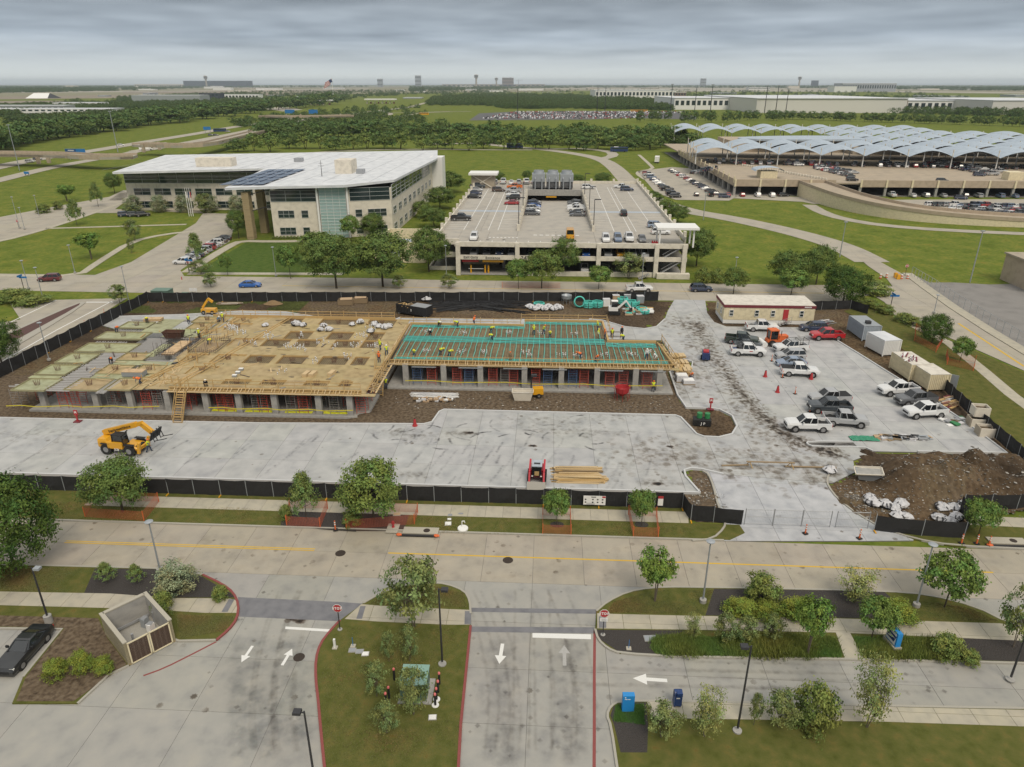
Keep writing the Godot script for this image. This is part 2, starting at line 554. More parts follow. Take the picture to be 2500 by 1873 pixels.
# paving cast in panels: each panel its own slab, with sunk joints between
func pave(root:Node3D,poly:PackedVector2Array,m:Material,cw:float,cd:float,top:float,org:=Vector2.ZERO,vary:=0.06,gap:=0.035,called:="slab",bed:="joint"):
	var lo:=poly[0]
	var hi:=poly[0]
	for p in poly:
		lo=lo.min(p)
		hi=hi.max(p)
	if bed:
		var bm:=MB.new()
		bm.prism(poly,top - 0.2,top - 0.03)
		part(root,"joint_bed",bm.mesh(),M[bed])
	var i0:=int(floor((lo.x - org.x)/cw))
	var j0:=int(floor((lo.y - org.y)/cd))
	for j in range(j0,int(ceil((hi.y - org.y)/cd))+1):
		for i in range(i0,int(ceil((hi.x - org.x)/cw))+1):
			var x:=org.x+i*cw
			var z:=org.y+j*cd
			var cell:=PackedVector2Array([Vector2(x+gap/2,z+gap/2),Vector2(x+cw - gap/2,z+gap/2),Vector2(x+cw - gap/2,z+cd - gap/2),Vector2(x+gap/2,z+cd - gap/2)])
			for piece in Geometry2D.intersect_polygons(cell,poly):
				if piece.size()<3 or Geometry2D.triangulate_polygon(piece).is_empty():
					continue
				var b:=MB.new()
				var k:=1.0+rng.randf_range(-vary,vary*0.6)
				b.col=Color(k,k*rng.randf_range(0.985,1.005),k*rng.randf_range(0.965,1.01))
				b.prism(piece,top - 0.04,top)
				part(root,called,b.mesh(true),m)
func sheet(root:Node3D,called:String,poly:PackedVector2Array,y:float,m:Material,thick:=0.0):
	var b:=MB.new()
	b.prism(poly,y - maxf(thick,0.002),y,thick>0.0)
	return part(root,called,b.mesh(true),m)
func ribbon_poly(p:PackedVector2Array,w:float)->PackedVector2Array:
	var l:=PackedVector2Array()
	var r:=PackedVector2Array()
	for i in p.size():
		var d:=(p[mini(i+1,p.size() - 1)] - p[maxi(i - 1,0)]).normalized()
		var s:=Vector2(-d.y,d.x)*w*0.5
		l.append(p[i]+s)
		r.append(p[i] - s)
	r.reverse()
	l.append_array(r)
	return l
func ribbon(root:Node3D,called:String,p:PackedVector2Array,w:float,y:float,m:Material,thick:=0.0)->MeshInstance3D:
	var b:=MB.new()
	for i in p.size() - 1:
		var d0:=(p[i+1] - p[maxi(i - 1,0)]).normalized()
		var d1:=(p[mini(i+2,p.size() - 1)] - p[i]).normalized()
		var s0:=Vector2(-d0.y,d0.x)*w*0.5
		var s1:=Vector2(-d1.y,d1.x)*w*0.5
		var q:=[p[i]+s0,p[i] - s0,p[i+1] - s1,p[i+1]+s1]
		var v:=[]
		for e in q:
			v.append(V(e.x,y,e.y))
		b.quad(v[0],v[3],v[2],v[1])
		if thick>0.0:
			var dn:=V(0,-thick,0)
			b.quad(v[0],v[0]+dn,v[3]+dn,v[3])
			b.quad(v[2],v[2]+dn,v[1]+dn,v[1])
			if i==0:b.quad(v[1],v[1]+dn,v[0]+dn,v[0])
			if i==p.size() - 2:b.quad(v[3],v[3]+dn,v[2]+dn,v[2])
	return part(root,called,b.mesh(true),m)
func kerb(root:Node3D,p:PackedVector2Array,m:Material,top:=0.13,w:=0.17,closed:=false):
	if closed:
		p=p.duplicate()
		p.append(p[0])
	ribbon(root,"kerb",p,w,top,m,top+0.04)
# grass island raised above the roadway
func island(called:String,label:String,poly:PackedVector2Array,m:Material,top:=0.1)->Node3D:
	var s:=struct(called,label)
	sheet(s,"surface",poly,top,m,top+0.05)
	return s
func soil_height(x:float,z:float,nz:FastNoiseLite)->float:
	var h:=-0.03+nz.get_noise_2d(x*4.0,z*4.0)*0.05
	for m in [[45.0,-73.0,8.4,5.2,3.0],[52.0,-71.8,6.4,4.6,2.6],[40.2,-70.6,3.6,3.2,1.4],[53.6,-75.8,5.0,3.4,1.5],[38.6,-79.0,2.6,1.4,1.0],[47.5,-77.0,3.0,2.0,0.9],[-24.0,-86.3,3.4,1.8,0.5],[-19.5,-84.9,2.4,1.0,0.3],[-75.5,-91.0,4.0,4.0,0.7],[-78.0,-98.0,3.5,6.0,0.6],[17.5,-65.8,2.5,2.0,0.35],[33.0,-67.5,3.0,2.5,0.4]]:
		var dx:float=(x - m[0])/m[2]
		var dz:float=(z - m[1])/m[3]
		var d:=dx*dx+dz*dz
		if d<1.0:
			h += m[4]*pow(1.0 - d,1.5)*(1.0+0.7*nz.get_noise_2d(x*11.0,z*11.0))
	if z>-68.6 and z<-65.6:
		h += 0.22+nz.get_noise_2d(x*20.0,z*20.0)*0.28
	return h
func build_ground():
	var s:=struct("ground","grassland reaching from the street to the flat horizon")
	var b:=MB.new()
	b.quad(V(-19000,-0.06,60),V(19000,-0.06,60),V(19000,-0.06,-27000),V(-19000,-0.06,-27000))
	part(s,"grass",b.mesh(),M.field)
	s=struct("site_soil","churned brown soil of the building site inside the black fence")
	var front:=X([-92,-83.4,-60,-83.4,-37.9,-83.6,-16.2,-84.5,-15.2,-85.2,-14.7,-88.4,-14.2,-89.1,17.8,-88.9,18.4,-88.3,19.6,-83.4,20.4,-82.7,22.3,-82.6,24.2,-83.6,25.4,-86.0,25.5,-89.2,24.2,-91.2,22.8,-91.6,19.7,-91.6,19.2,-96,19.4,-105,21.6,-106.0,23.3,-107.4,23.8,-109.6,21.0,-112.2,20.4,-120.2,-70,-120.6,-80,-121.2,-83.5,-123.0,-83.5,-128.5,-72,-130.2,-60,-133.4,-52,-133.0,-44,-129.8,-38,-127.6,-30.5,-127.6,-28.6,-130.6,-14,-131.0,8,-131.6,10.5,-131.0,14.5,-127.2,18.0,-126.2,20.4,-127.6,22.6,-132.4,24.0,-138.0,26.6,-146.2,33.0,-146.2,31.6,-137.0,31.8,-131.2,33.5,-128.6,51.0,-128.9,50.8,-124.0,52.4,-115.0,54.2,-104.0,55.4,-96.0,56.4,-88.5,56.8,-80.2,40.5,-79.9,39.8,-80.9,33.6,-80.6,32.9,-81.3,33.4,-82.0,39.0,-82.2,39.4,-78.8,37.2,-77.4,36.4,-74.6,32.8,-71.9,20.8,-73.2,17.6,-74.6,16.0,-73.6,17.3,-68.9,-92,-69.2])
	var dw:=soft(P([1716,1152,1722,1148,2030,1150,2034,1162,2020,1172,2022,1190,2045,1220,2090,1255,2150,1290,2230,1317,2230,1322,1690,1322,1740,1318,1768,1292,1771,1275,1752,1235,1742,1190,1730,1160]),1)
	var nz:=noise(0.02,4,41)
	var nc:=noise(0.05,4,43)
	var bound:=X([-86,-66.2,15.2,-66.2,15.4,-63.0,20.6,-62.9,33.4,-61.6,44,-60.6,46,-66.0,60,-67.5,60,-96,63.5,-142,54,-145.2,26,-145.2,-86.5,-145.2])
	b=MB.new()
	var cell:=0.62
	var nx:=int(150.0/cell)
	var nzc:=int(86.0/cell)
	var hs:=PackedFloat32Array()
	var cs:=PackedColorArray()
	var ok:=PackedByteArray()
	for j in nzc+1:
		for i in nx+1:
			var x:=-86.5+i*cell
			var z:=-145.8+j*cell
			ok.append(1 if Geometry2D.is_point_in_polygon(Vector2(x,z),bound) else 0)
			var paved:=Geometry2D.is_point_in_polygon(Vector2(x,z),front) or Geometry2D.is_point_in_polygon(Vector2(x,z),dw)
			hs.append(-0.12 if paved else soil_height(x,z,nz))
			var k:=0.9+0.5*nc.get_noise_2d(x,z)+0.25*nc.get_noise_2d(x*6.0+90.0,z*6.0)
			var w:=clampf(0.5+nc.get_noise_2d(x*0.7+300.0,z*0.7)*1.4,0.0,1.0)
			var c:=Color(0.62,0.60,0.60).lerp(Color(1.25,1.14,0.96),w)*k
			if z>-99.0 and z<-82.0 and x<20.0:
				c=c.lerp(Color(2.1,2.15,2.2),0.6)
			elif x>34.0 and z>-80.0:
				c=c*1.12
			if z<-132.0 and x<-50.0 and nc.get_noise_2d(x*1.5,z*1.5)>-0.1:
				c=Color(0.62,0.95,0.42)*k
			cs.append(c)
	for j in nzc:
		for i in nx:
			var a:=j*(nx+1)+i
			var bb:=a+1
			var d:=a+nx+1
			var e:=d+1
			if ok[a]+ok[bb]+ok[d]+ok[e]<4:
				continue
			var pa:=V(-86.5+i*cell,hs[a],-145.8+j*cell)
			var pb:=pa+V(cell,hs[bb] - hs[a],0)
			var pd:=pa+V(0,hs[d] - hs[a],cell)
			var pe:=pa+V(cell,hs[e] - hs[a],cell)
			b.col=cs[a]
			b.quad(pa,pd,pe,pb)
	part(s,"soil",b.mesh(),M.soil)
	s=struct("site_paving","pale grey concrete paving of the new car park, with tyre marks and mud")
	pave(s,front,M.site_concrete,4.9,4.9,0.1,Vector2(1.1,-69.0),0.05)
	s=struct("site_kerb","white concrete kerbs round the new paving and its soil islands")
	var kw:Material=M.kerb_white
	kerb(s,X([-92,-83.3,-60,-83.3,-37.9,-83.5,-16.2,-84.4,-15.2,-85.1,-14.7,-88.4,-14.2,-89.1,17.8,-88.9,18.4,-88.3,19.6,-83.4,20.4,-82.7,22.3,-82.6,24.2,-83.6,25.4,-86.0,25.5,-89.2,24.2,-91.2,22.8,-91.6,19.7,-91.6,19.2,-96,19.4,-105]),kw,0.26,0.22)
	kerb(s,X([19.4,-105,21.6,-106.0,23.3,-107.4,23.8,-109.6,21.0,-112.2,20.4,-120]),kw,0.26,0.2)
	kerb(s,X([-92,-69.1,17.3,-68.9]),kw,0.26,0.22)
	kerb(s,soft(X([17.3,-68.9,16.0,-73.6,17.6,-74.6,20.8,-73.2]),1,false),kw,0.26,0.22)
	kerb(s,X([-83.5,-128.5,-72,-130.2,-60,-133.4,-52,-133.0,-44,-129.8,-38,-127.6,-30.5,-127.6,-28.6,-130.6]),kw,0.26,0.22)
	kerb(s,X([8,-131.6,10.5,-131.0,14.5,-127.2,18.0,-126.2,20.4,-127.6,22.6,-132.4]),kw,0.26,0.22)
	kerb(s,X([50.8,-124.0,52.4,-115.0,54.2,-104.0,55.4,-96.0,56.4,-88.5,56.8,-80.2,46,-80.0]),kw,0.26,0.22)
	kerb(s,soft(X([40.5,-79.9,39.8,-80.9,33.6,-80.6,32.9,-81.3,33.4,-82.0,39.0,-82.2]),1,false),kw,0.26,0.2)
	s=struct("driveway","fresh pale driveway from the street to the site gate")
	pave(s,dw,M.new_concrete,4.3,9.0,0.06,Vector2(19.3,-80.5),0.03)
	kerb(s,soft(P([2030,1150,2018,1172,2022,1190,2045,1220,2090,1255,2150,1290,2230,1317,2324,1334,2520,1343]),1,false),M.kerb_tan,0.17,0.2)
	kerb(s,soft(P([1690,1322,1740,1318,1768,1292,1771,1275,1752,1235,1742,1190,1730,1160,1716,1152]),1,false),M.kerb_tan,0.17,0.2)
	s=struct("road","tan concrete street with a double yellow line in front of the site")
	pave(s,X([-95,-60.1,75,-60.1,75,-52.6,-95,-52.6]),M.road_concrete,4.75,3.75,0.0,Vector2(-0.9,-60.1),0.05,0.03)
	sheet(s,"marking",X([-47.5,-56.75,-22.3,-56.75,-22.3,-56.62,-47.5,-56.62]),0.004,M.paint_yellow)
	sheet(s,"marking",X([-47.5,-56.48,-22.3,-56.48,-22.3,-56.35,-47.5,-56.35]),0.004,M.paint_yellow)
	sheet(s,"marking",X([-15.0,-56.5,42.0,-56.5,42.0,-56.32,-15.0,-56.32]),0.004,M.paint_yellow)
	s=struct("driveway_apron","grey concrete driveways and car park lanes on the near side of the street")
	pave(s,X([-75,-52.6,75,-52.6,75,-18,-75,-18]),M.drive_concrete,6.1,5.2,0.0,Vector2(-7.0,-52.6),0.07,0.03)
	sheet(s,"grey_strip",P([581,1458,830,1470,885,1474,830,1517,584,1506]),0.004,M.grey_band)
	sheet(s,"grey_strip",P([1150,1484,1462,1488,1455,1499,1150,1494]),0.004,M.grey_band)
	sheet(s,"grey_strip",P([1150,1530,1450,1532,1452,1547,1150,1543]),0.004,M.grey_band)
	sheet(s,"marking",P([697,1530,810,1537,806,1543,696,1536]),0.004,M.paint_white)
	sheet(s,"marking",P([1300,1546,1443,1549,1443,1561,1300,1557]),0.004,M.paint_white)
	for a in [[603,1597,6.0,0.9],[701,1604,-174.0,0.9],[1223,1596,3.0,1.1],[1378,1600,180.0,1.1],[1587,1659,92.0,1.3]]:
		var q=g(a[0],a[1])
		var pts:=PackedVector2Array()
		for e in [[-0.13,-1.0],[0.13,-1.0],[0.13,0.2],[0.42,0.2],[0.0,1.0],[-0.42,0.2],[-0.13,0.2]]:
			pts.append(Vector2(q.x,q.z)+Vector2(e[0],e[1]).rotated(deg_to_rad(a[2]))*a[3])
		sheet(s,"arrow_marking",pts,0.004,M.paint_worn if a[0]==1378 else M.paint_white)
	for a in [[730,1605,0.45],[1240,1368,0.5],[831,1351,0.5]]:
		var q=g(a[0],a[1])
		b=MB.new()
		b.lathe([Vector2(a[2],0.0),Vector2(a[2],0.012),Vector2(a[2]*0.9,0.012),Vector2(a[2]*0.9,0.008),Vector2(0.0,0.008)],24)
		part(s,"manhole_cover",b.mesh(),M.iron,q)
	s=island("lawn_strip","mown lawn strip with young trees between the street and the black fence",X([-95,-66.2,15.2,-66.2,15.4,-63.0,20.2,-62.9,20.4,-61.5,18.6,-60.2,-95,-60.15]),M.lawn)
	kerb(s,X([-95,-60.1,18.0,-60.1]),M.kerb_tan,0.15,0.2)
	var wk:=struct("sidewalk","pale concrete sidewalk along the black site fence")
	pave(wk,X([-49.5,-65.0,15.3,-65.0,15.0,-62.9,-49.5,-62.9]),M.walk_concrete,1.85,2.2,0.135,Vector2(-0.6,-65.05),0.05,0.03)
	sheet(s,"mulch",P([685,1285,690,1242,760,1232,860,1262,870,1300,800,1295]),0.112,M.mulch)
	sheet(s,"mulch",P([830,1248,1000,1258,985,1298,870,1298,835,1290]),0.108,M.mulch_red)
	for a in [[1360,1283],[1566,1283]]:
		var q=g(a[0],a[1])
		sheet(s,"mulch_ring",soft(X([q.x - .7,q.z - .5,q.x+.7,q.z - .5,q.x+.7,q.z+.5,q.x - .7,q.z+.5]),2),0.113,M.mulch)
	s=island("lawn_right","grass verge beyond the driveway beside the fence corner",P([2154,1292,2230,1318,2324,1335,2700,1350,2700,1270,2370,1275,2350,1305,2200,1285]),M.lawn)
	pave(s,P([2378,1262,2700,1275,2700,1300,2360,1283]),M.walk_concrete,1.85,2.4,0.125,Vector2(0,-66.3),0.05,0.03)
	var i1:=P([-500,1372,76,1382,380,1390,494,1405,543,1428,570,1449,583,1478,579,1513,558,1540,528,1565,437,1567,425,1563,315,1627,266,1650,190,1720,30,1720,57,1655,152,1538,0,1536,-500,1528])
	s=island("lawn_corner","lawn and planting bed at the corner by the walled dumpster pen",i1,M.lawn)
	sheet(s,"mulch",P([205,1452,232,1390,380,1392,490,1408,562,1450,574,1461,420,1462,330,1456]),0.108,M.mulch)
	sheet(s,"bare_soil",P([-300,1503,0,1505,240,1512,262,1560,310,1624,180,1715,40,1715,64,1655,158,1536,0,1532,-300,1528]),0.108,M.soil)
	pave(s,P([-500,1444,0,1447,270,1452,425,1463,560,1464,576,1468,582,1499,500,1499,420,1494,260,1487,0,1480,-500,1474]),M.walk_concrete,1.9,2.4,0.125,Vector2(0,-51.6),0.05,0.03)
	sheet(s,"tactile_strip",P([559,1466,573,1466,556,1497,541,1497]),0.131,M.grey_band)
	kerb(s,P([-500,1372,76,1382,380,1390,494,1405]),M.kerb_tan,0.14,0.18)
	kerb(s,soft(P([494,1405,543,1428,570,1449,583,1478,579,1513,558,1540,528,1565]),1,false),M.kerb_red,0.14,0.2)
	kerb(s,P([528,1565,437,1567,425,1563]),M.kerb_tan,0.14,0.18)
	kerb(s,P([57,1655,152,1538,0,1536,-300,1530]),M.kerb_tan,0.14,0.18)
	kerb(s,P([315,1627,266,1650,190,1720]),M.kerb_tan,0.14,0.18)
	ribbon(s,"red_line",soft(P([528,1567,470,1597,400,1632,350,1650]),1,false),0.16,0.004,M.kerb_red)
	var i2:=P([830,1517,860,1495,887,1475,929,1451,985,1432,1045,1424,1092,1428,1134,1445,1147,1468,1149,1530,1138,1640,1125,1770,1115,1950,800,1950,782,1771,777,1711,771,1661,771,1612,782,1574,805,1544])
	s=island("lawn_median","lawn island between the two near driveways",i2,M.lawn)
	pave(s,P([842,1514,882,1478,930,1482,1095,1490,1147,1492,1147,1528,1094,1528,920,1520]),M.walk_concrete,2.2,3.0,0.125,Vector2(-14.6,-50.2),0.06,0.03)
	sheet(s,"tactile_strip",P([880,1483,893,1483,884,1514,870,1514]),0.131,M.grey_band)
	sheet(s,"tactile_strip",P([1135,1495,1150,1495,1150,1527,1134,1527]),0.131,M.grey_band)
	kerb(s,soft(P([887,1475,929,1451,985,1432,1045,1424,1092,1428,1134,1445,1147,1468,1149,1500]),1,false),M.kerb_tan,0.14,0.18)
	kerb(s,soft(P([830,1517,805,1544,782,1574,771,1612,771,1661,777,1711,782,1771,800,1950]),1,false),M.kerb_red,0.14,0.2)
	kerb(s,P([1149,1530,1138,1640,1125,1770,1115,1950]),M.kerb_red,0.14,0.2)
	var i3:=P([1456,1494,1483,1471,1532,1447,1589,1437,1670,1435,2153,1445,2267,1454,2381,1483,2460,1523,2560,1545,2560,1624,2457,1620,2116,1612,1670,1606,1513,1597,1483,1585,1460,1563,1453,1538])
	s=island("lawn_bed","lawn and shrub beds along the street to the right of the driveway",i3,M.lawn)
	sheet(s,"mulch",P([1743,1440,2157,1446,2235,1514,1722,1505]),0.108,M.mulch)
	sheet(s,"mulch",P([1455,1540,1670,1542,1590,1588,1605,1603,1512,1595,1462,1562]),0.108,M.mulch)
	sheet(s,"mulch",P([2313,1558,2556,1570,2556,1620,2310,1612]),0.108,M.mulch)
	pave(s,P([1458,1500,1500,1502,1670,1506,2020,1512,2440,1525,2540,1540,2540,1570,2470,1566,2040,1547,1670,1540,1458,1537]),M.walk_concrete,2.3,2.6,0.125,Vector2(9.2,-50.3),0.05,0.03)
	sheet(s,"cross_path",P([2040,1547,2075,1548,2108,1611,2062,1610]),0.126,M.walk_concrete)
	sheet(s,"tactile_strip",P([1462,1508,1480,1508,1480,1536,1462,1536]),0.131,M.grey_band)
	kerb(s,soft(P([1456,1494,1483,1471,1532,1447,1589,1437,1670,1435,2153,1445,2267,1454,2381,1483,2460,1523,2560,1545]),1,false),M.kerb_tan,0.14,0.18)
	kerb(s,soft(P([1453,1538,1460,1563,1483,1585,1513,1597,1670,1606,2116,1612,2457,1620,2560,1624]),1,false),M.kerb_tan,0.14,0.18)
	ribbon(s,"red_line",P([1452,1540,1451,1640,1451,1800,1450,1950]),0.22,0.004,M.kerb_red)
	s=island("lawn_bottom","planting strip with shrubs at the bottom edge of the car park lane",P([1513,1714,1491,1726,1481,1749,1492,1775,1510,1900,2800,1960,2800,1737,2200,1727,1660,1714]),M.lawn)
	sheet(s,"mulch",P([1520,1718,1578,1718,1582,1775,1580,1840,1515,1840,1500,1776,1490,1750,1497,1728]),0.108,M.mulch)
	pave(s,P([1580,1716,1660,1716,2200,1730,2750,1742,2750,1785,2160,1765,1660,1757,1590,1757]),M.walk_concrete,2.6,2.4,0.125,Vector2(0,-39.5),0.05,0.03)
	kerb(s,soft(P([2800,1737,2200,1727,1660,1714,1513,1714,1491,1726,1481,1749,1492,1775,1510,1900]),1,false),M.kerb_tan,0.14,0.18)
	s=struct("back_street","concrete street behind the site between the fence and the garage")
	pave(s,X([-260,-160.6,-88,-160.6,-40,-161.0,-30,-160.2,66,-160.2,66,-145.9,-86.6,-145.9,-260,-148]),M.far_concrete,6.0,5.0,0.0,Vector2(0,-160.6),0.06,0.05)
	sheet(s,"marking",X([-60,-153.4,60,-153.4,60,-153.2,-60,-153.2]),0.01,M.paint_yellow)
	s=struct("left_street","concrete street with a brick median running down past the left fence")
	pave(s,P([20,735,310,728,262,758,190,795,90,855,0,905,-200,1010,-700,1010,-300,860,0,788,50,780]),M.far_concrete,6.0,5.0,0.012,Vector2(0,-160),0.05,0.05)
	sheet(s,"median",soft(P([198,736,212,742,66,832,-110,930,-160,905,40,803]),1),0.14,M.kerb_tan,0.14)
	sheet(s,"brick_paving",soft(P([197,739,192,749,57,822,-110,915,-140,890,50,804]),1),0.15,M.brick_red)
	ribbon(s,"marking",P([274,735,140,805,0,885]),0.25,0.02,M.paint_white)
	ribbon(s,"marking",P([138,733,60,770,25,787]),0.25,0.02,M.paint_white)
	ribbon(s,"marking",P([210,738,276,738]),0.5,0.02,M.paint_white)
	s=struct("office_drive","concrete drive and forecourt in front of the office building")
	pave(s,P([180,690,320,640,420,580,478,545,496,520,470,500,420,510,300,520,230,520,160,545,110,560,0,590,-300,640,-300,560,0,530,130,505,270,480,305,490,270,510,480,520,560,522,575,545,560,590,470,640,440,660,460,690]),M.far_concrete,7.0,7.0,0.022,Vector2(0,0),0.05,0.06)
	ribbon(s,"access_road",soft(P([270,490,290,480,330,460,250,515]),1,false),7.0,0.03,M.far_concrete)
	s=struct("left_car_park_walks","pale footpaths crossing the lawns by the office building")
	for a in [[[-200,675,0,673,190,675,240,640,320,590,400,572,490,563],2.0],[[110,558,250,554,455,548],1.6],[[455,665,560,600,590,588,660,590,760,588],2.6],[[460,668,840,669],2.0],[[-300,648,0,590,110,560,200,530,300,495],1.8]]:
		ribbon(s,"path",soft(P(a[0]),1,false),a[1],0.06,M.walk_concrete,0.1)
	s=struct("office_lawn","lush green lawn in front of the office building")
	sheet(s,"grass",P([520,640,600,592,780,592,840,600,840,668,460,668]),-0.02,M.lawn_rich)
	s=struct("access_road","curving concrete road past the far garage to the right")
	ribbon(s,"roadway",soft(P([1040,352,1172,349,1190,352,1240,358,1310,363,1400,374,1470,388,1503,410,1530,440,1560,468,1600,490,1680,516,1780,532,1888,555,1980,578,2060,603,2130,640]),2,false),9.0,0.015,M.far_concrete)
	pave(s,P([2060,596,2150,640,2260,700,2500,856,2700,985,2700,1050,2500,905,2330,830,2240,795,2185,770,2160,738,2130,720,2060,730,2060,700,2140,690,2180,700,2165,680,2120,650]),M.far_concrete,6.0,6.0,0.03,Vector2(0,0),0.06,0.05)
	ribbon(s,"marking",P([2340,790,2500,895]),0.4,0.04,M.paint_yellow)
	ribbon(s,"loop_road",soft(P([1310,363,1370,364,1420,362,1490,370,1500,380,1470,388]),1,false),7.0,0.02,M.far_concrete)
	ribbon(s,"loop_road",soft(P([600,385,760,372,900,366,1040,364,1180,366,1300,366]),1,false),5.0,0.02,M.far_concrete)
	ribbon(s,"loop_road",soft(P([1975,500,2010,520,2060,535,2150,550,2300,562,2600,575]),1,false),5.0,0.02,M.far_concrete)
	ribbon(s,"path",soft(P([1560,378,1590,405,1595,412,1560,418,1555,425,1575,438]),1,false),2.0,0.03,M.walk_concrete)
	var fw:=struct("fence_walk","raised concrete walk along the chain fence beside the right street")
	ribbon(fw,"walk",P([2215,668,2262,704,2330,752,2420,810,2520,870,2700,990]),2.2,0.16,M.walk_concrete,0.2)
	var yard:=struct("asphalt_yard","worn grey asphalt yard behind the chain fence at the right edge")
	sheet(yard,"asphalt",P([2225,668,2270,690,2330,690,2420,695,2560,690,2900,720,2900,1000,2530,868,2420,805,2330,747]),0.02,M.asphalt_worn)
	var vg:=struct("right_verge","grass verge and path along the right fence of the site")
	sheet(vg,"grass",P([2060,760,2110,745,2190,772,2330,835,2500,910,2700,1060,2700,1200,2500,1100,2410,1030,2300,930,2200,850,2120,790]),0.045,M.lawn)
	ribbon(vg,"path",P([2195,778,2320,840,2400,905,2470,965,2560,1030]),2.0,0.07,M.walk_concrete)
# ------------------------------------------------------------------ the unfinished building
const HL:=3.5
const HR:=3.9
func panel_run(root,x0:float,x1:float,z0:float,z1:float,h:float,key:String,called:="plywood_panel"):
	if x1 - x0<0.25:
		return
	var k:=int(ceil((x1 - x0)/5.0))
	var w:=(x1 - x0)/k
	for i in k:
		var b:=MB.new()
		var t:=1.0+rng.randf_range(-0.10,0.05)
		b.col=Color(t,t*rng.randf_range(0.97,1.03),t*rng.randf_range(0.92,1.06))
		b.box(Vector3.ZERO,V(w - 0.012,0.06,z1 - z0 - 0.012))
		part(root,called,b.mesh(),M[key],V(x0+w*(i+0.5),h - 0.03+rng.randf_range(-0.003,0.003),(z0+z1)/2))
func cage_mesh(r:float,h:float,n:int,splay:float)->ArrayMesh:
	var b:=MB.new()
	for i in n:
		var a:=TAU*i/n
		var d:=V(cos(a),0,sin(a))
		b.tube(d*r,d*(r+splay)+V(0,h,0),0.022,0.022,4,false)
	for k in 3:
		for i in n:
			var a:=TAU*i/n
			var a1:=TAU*(i+1)/n
			var y:=h*(0.2+0.22*k)
			b.tube(V(cos(a)*r,y,sin(a)*r),V(cos(a1)*r,y,sin(a1)*r),0.015,0.015,4,false)
	return b.mesh()
func grid_mesh(w:float,d:float,step:float,r:=0.016)->ArrayMesh:
	var b:=MB.new()
	var nx:=int(w/step)
	var nz:=int(d/step)
	for i in nx+1:
		var x:=-w/2+w*i/nx
		b.bar(V(x,0,-d/2),V(x,0,d/2),r*2,r*2)
	for j in nz+1:
		var z:=-d/2+d*j/nz
		b.bar(V(-w/2,r*2.5,z),V(w/2,r*2.5,z),r*2,r*2)
	return b.mesh()
# sunk drop panel: four side boards, a floor and the starter bars of the column below
func pit(root,cx:float,cz:float,w:float,d:float,h:float,deep:bool,cage:Mesh,key:="ply_tan",edge:="lumber"):
	var dp:=0.36 if deep else 0.2
	panel_run(root,cx - w/2,cx+w/2,cz - d/2,cz+d/2,h - dp,key,"sunk_panel")
	for s in [-1,1]:
		bk(root,"side_board",M[edge],V(cx+s*(w/2 - 0.02),h - dp/2 - 0.01,cz),V(0.04,dp,d))
		bk(root,"side_board",M[edge],V(cx,h - dp/2 - 0.01,cz+s*(d/2 - 0.02)),V(w - 0.09,dp,0.04))
	if deep:
		meta(part(root,"rebar_mat",grid_mesh(w - 0.3,d - 0.3,0.3),M.rebar,V(cx,h - dp+0.08,cz)),"","","","stuff")
	part(root,"starter_bars",cage,M.rebar_rust,V(cx,h - dp,cz))
func edge_form(root,a:Vector3,b:Vector3,out:Vector3,wide:=1.15):
	var d:=b - a
	var x:=d.normalized()
	stick(root,"form_board",M.lumber,a+V(0,0.16,0),b+V(0,0.16,0),0.05,0.42)
	stick(root,"edge_plate",M.lumber_pale,a+out*wide+V(0,-0.02,0),b+out*wide+V(0,-0.02,0),0.22,0.07)
	stick(root,"edge_plate",M.lumber,a+out*wide*0.5+V(0,0.02,0),b+out*wide*0.5+V(0,0.02,0),0.16,0.07)
	stick(root,"waler",M.lumber,a+out*0.12+V(0,0.3,0),b+out*0.12+V(0,0.3,0),0.09,0.09)
	var n:=int(d.length()/0.5)
	for i in n:
		var p:=a+x*(0.3+i*0.5+rng.randf_range(-0.12,0.12))
		if rng.randf()<0.92:
			stick(root,"kicker",M.lumber_pale if i % 3 else M.lumber,p+out*0.1+V(0,0.34,0),p+out*(wide+rng.randf_range(-0.2,0.15))+V(0,0.05,0),0.09,0.06)
func guard_rail(label:String,pts:Array,group:="timber guard rails round the decks"):
	var t:=thing("guard_rail",label,"guard rail",pts[0],0.0,group)
	for i in pts.size() - 1:
		var a:Vector3=pts[i] - pts[0]
		var b:Vector3=pts[i+1] - pts[0]
		for y in [0.55,1.08]:
			stick(t,"rail",M.lumber,a+V(0,y,0),b+V(0,y+rng.randf_range(-0.05,0.05),0),0.05,0.09)
		var n:=maxi(1,int((b - a).length()/2.2))
		for k in n+1:
			var p:=a.lerp(b,float(k)/n)
			stick(t,"post",M.lumber if k % 2 else M.lumber_pale,p+V(0,-0.05,0),p+V(rng.randf_range(-.03,.03),rng.randf_range(1.12,1.3),0),0.06,0.09)
	return t
func stair(label:String,base:Vector3,top:Vector3,wide:float):
	var t:=thing("site_stair",label,"stair",base,0.0,"timber stairs up to the decks")
	var d:=top - base
	for s in [-1,1]:
		stick(t,"stringer",M.lumber,V(s*wide/2,0,0),d+V(s*wide/2,0.1,0),0.06,0.26)
		stick(t,"handrail",M.lumber,V(s*wide/2,1.0,0),d+V(s*wide/2,1.1,0),0.05,0.09)
		for k in 4:
			var p:=d*(k/3.0)+V(s*wide/2,0,0)
			stick(t,"rail_post",M.lumber,p,p+V(0,1.08,0),0.07,0.07)
	var n:=13
	for i in n:
		var p:=d*((i+0.5)/n)
		bk(t,"tread",M.lumber_old if i % 4==1 else M.lumber,p+V(0,0.06,0),V(wide,0.05,0.27))
	for s in [-1,1]:
		stick(t,"landing_post",M.lumber,d+V(s*wide/2,-0.3,-0.9),d+V(s*wide/2,1.9,-0.9),0.09,0.09)
	return t
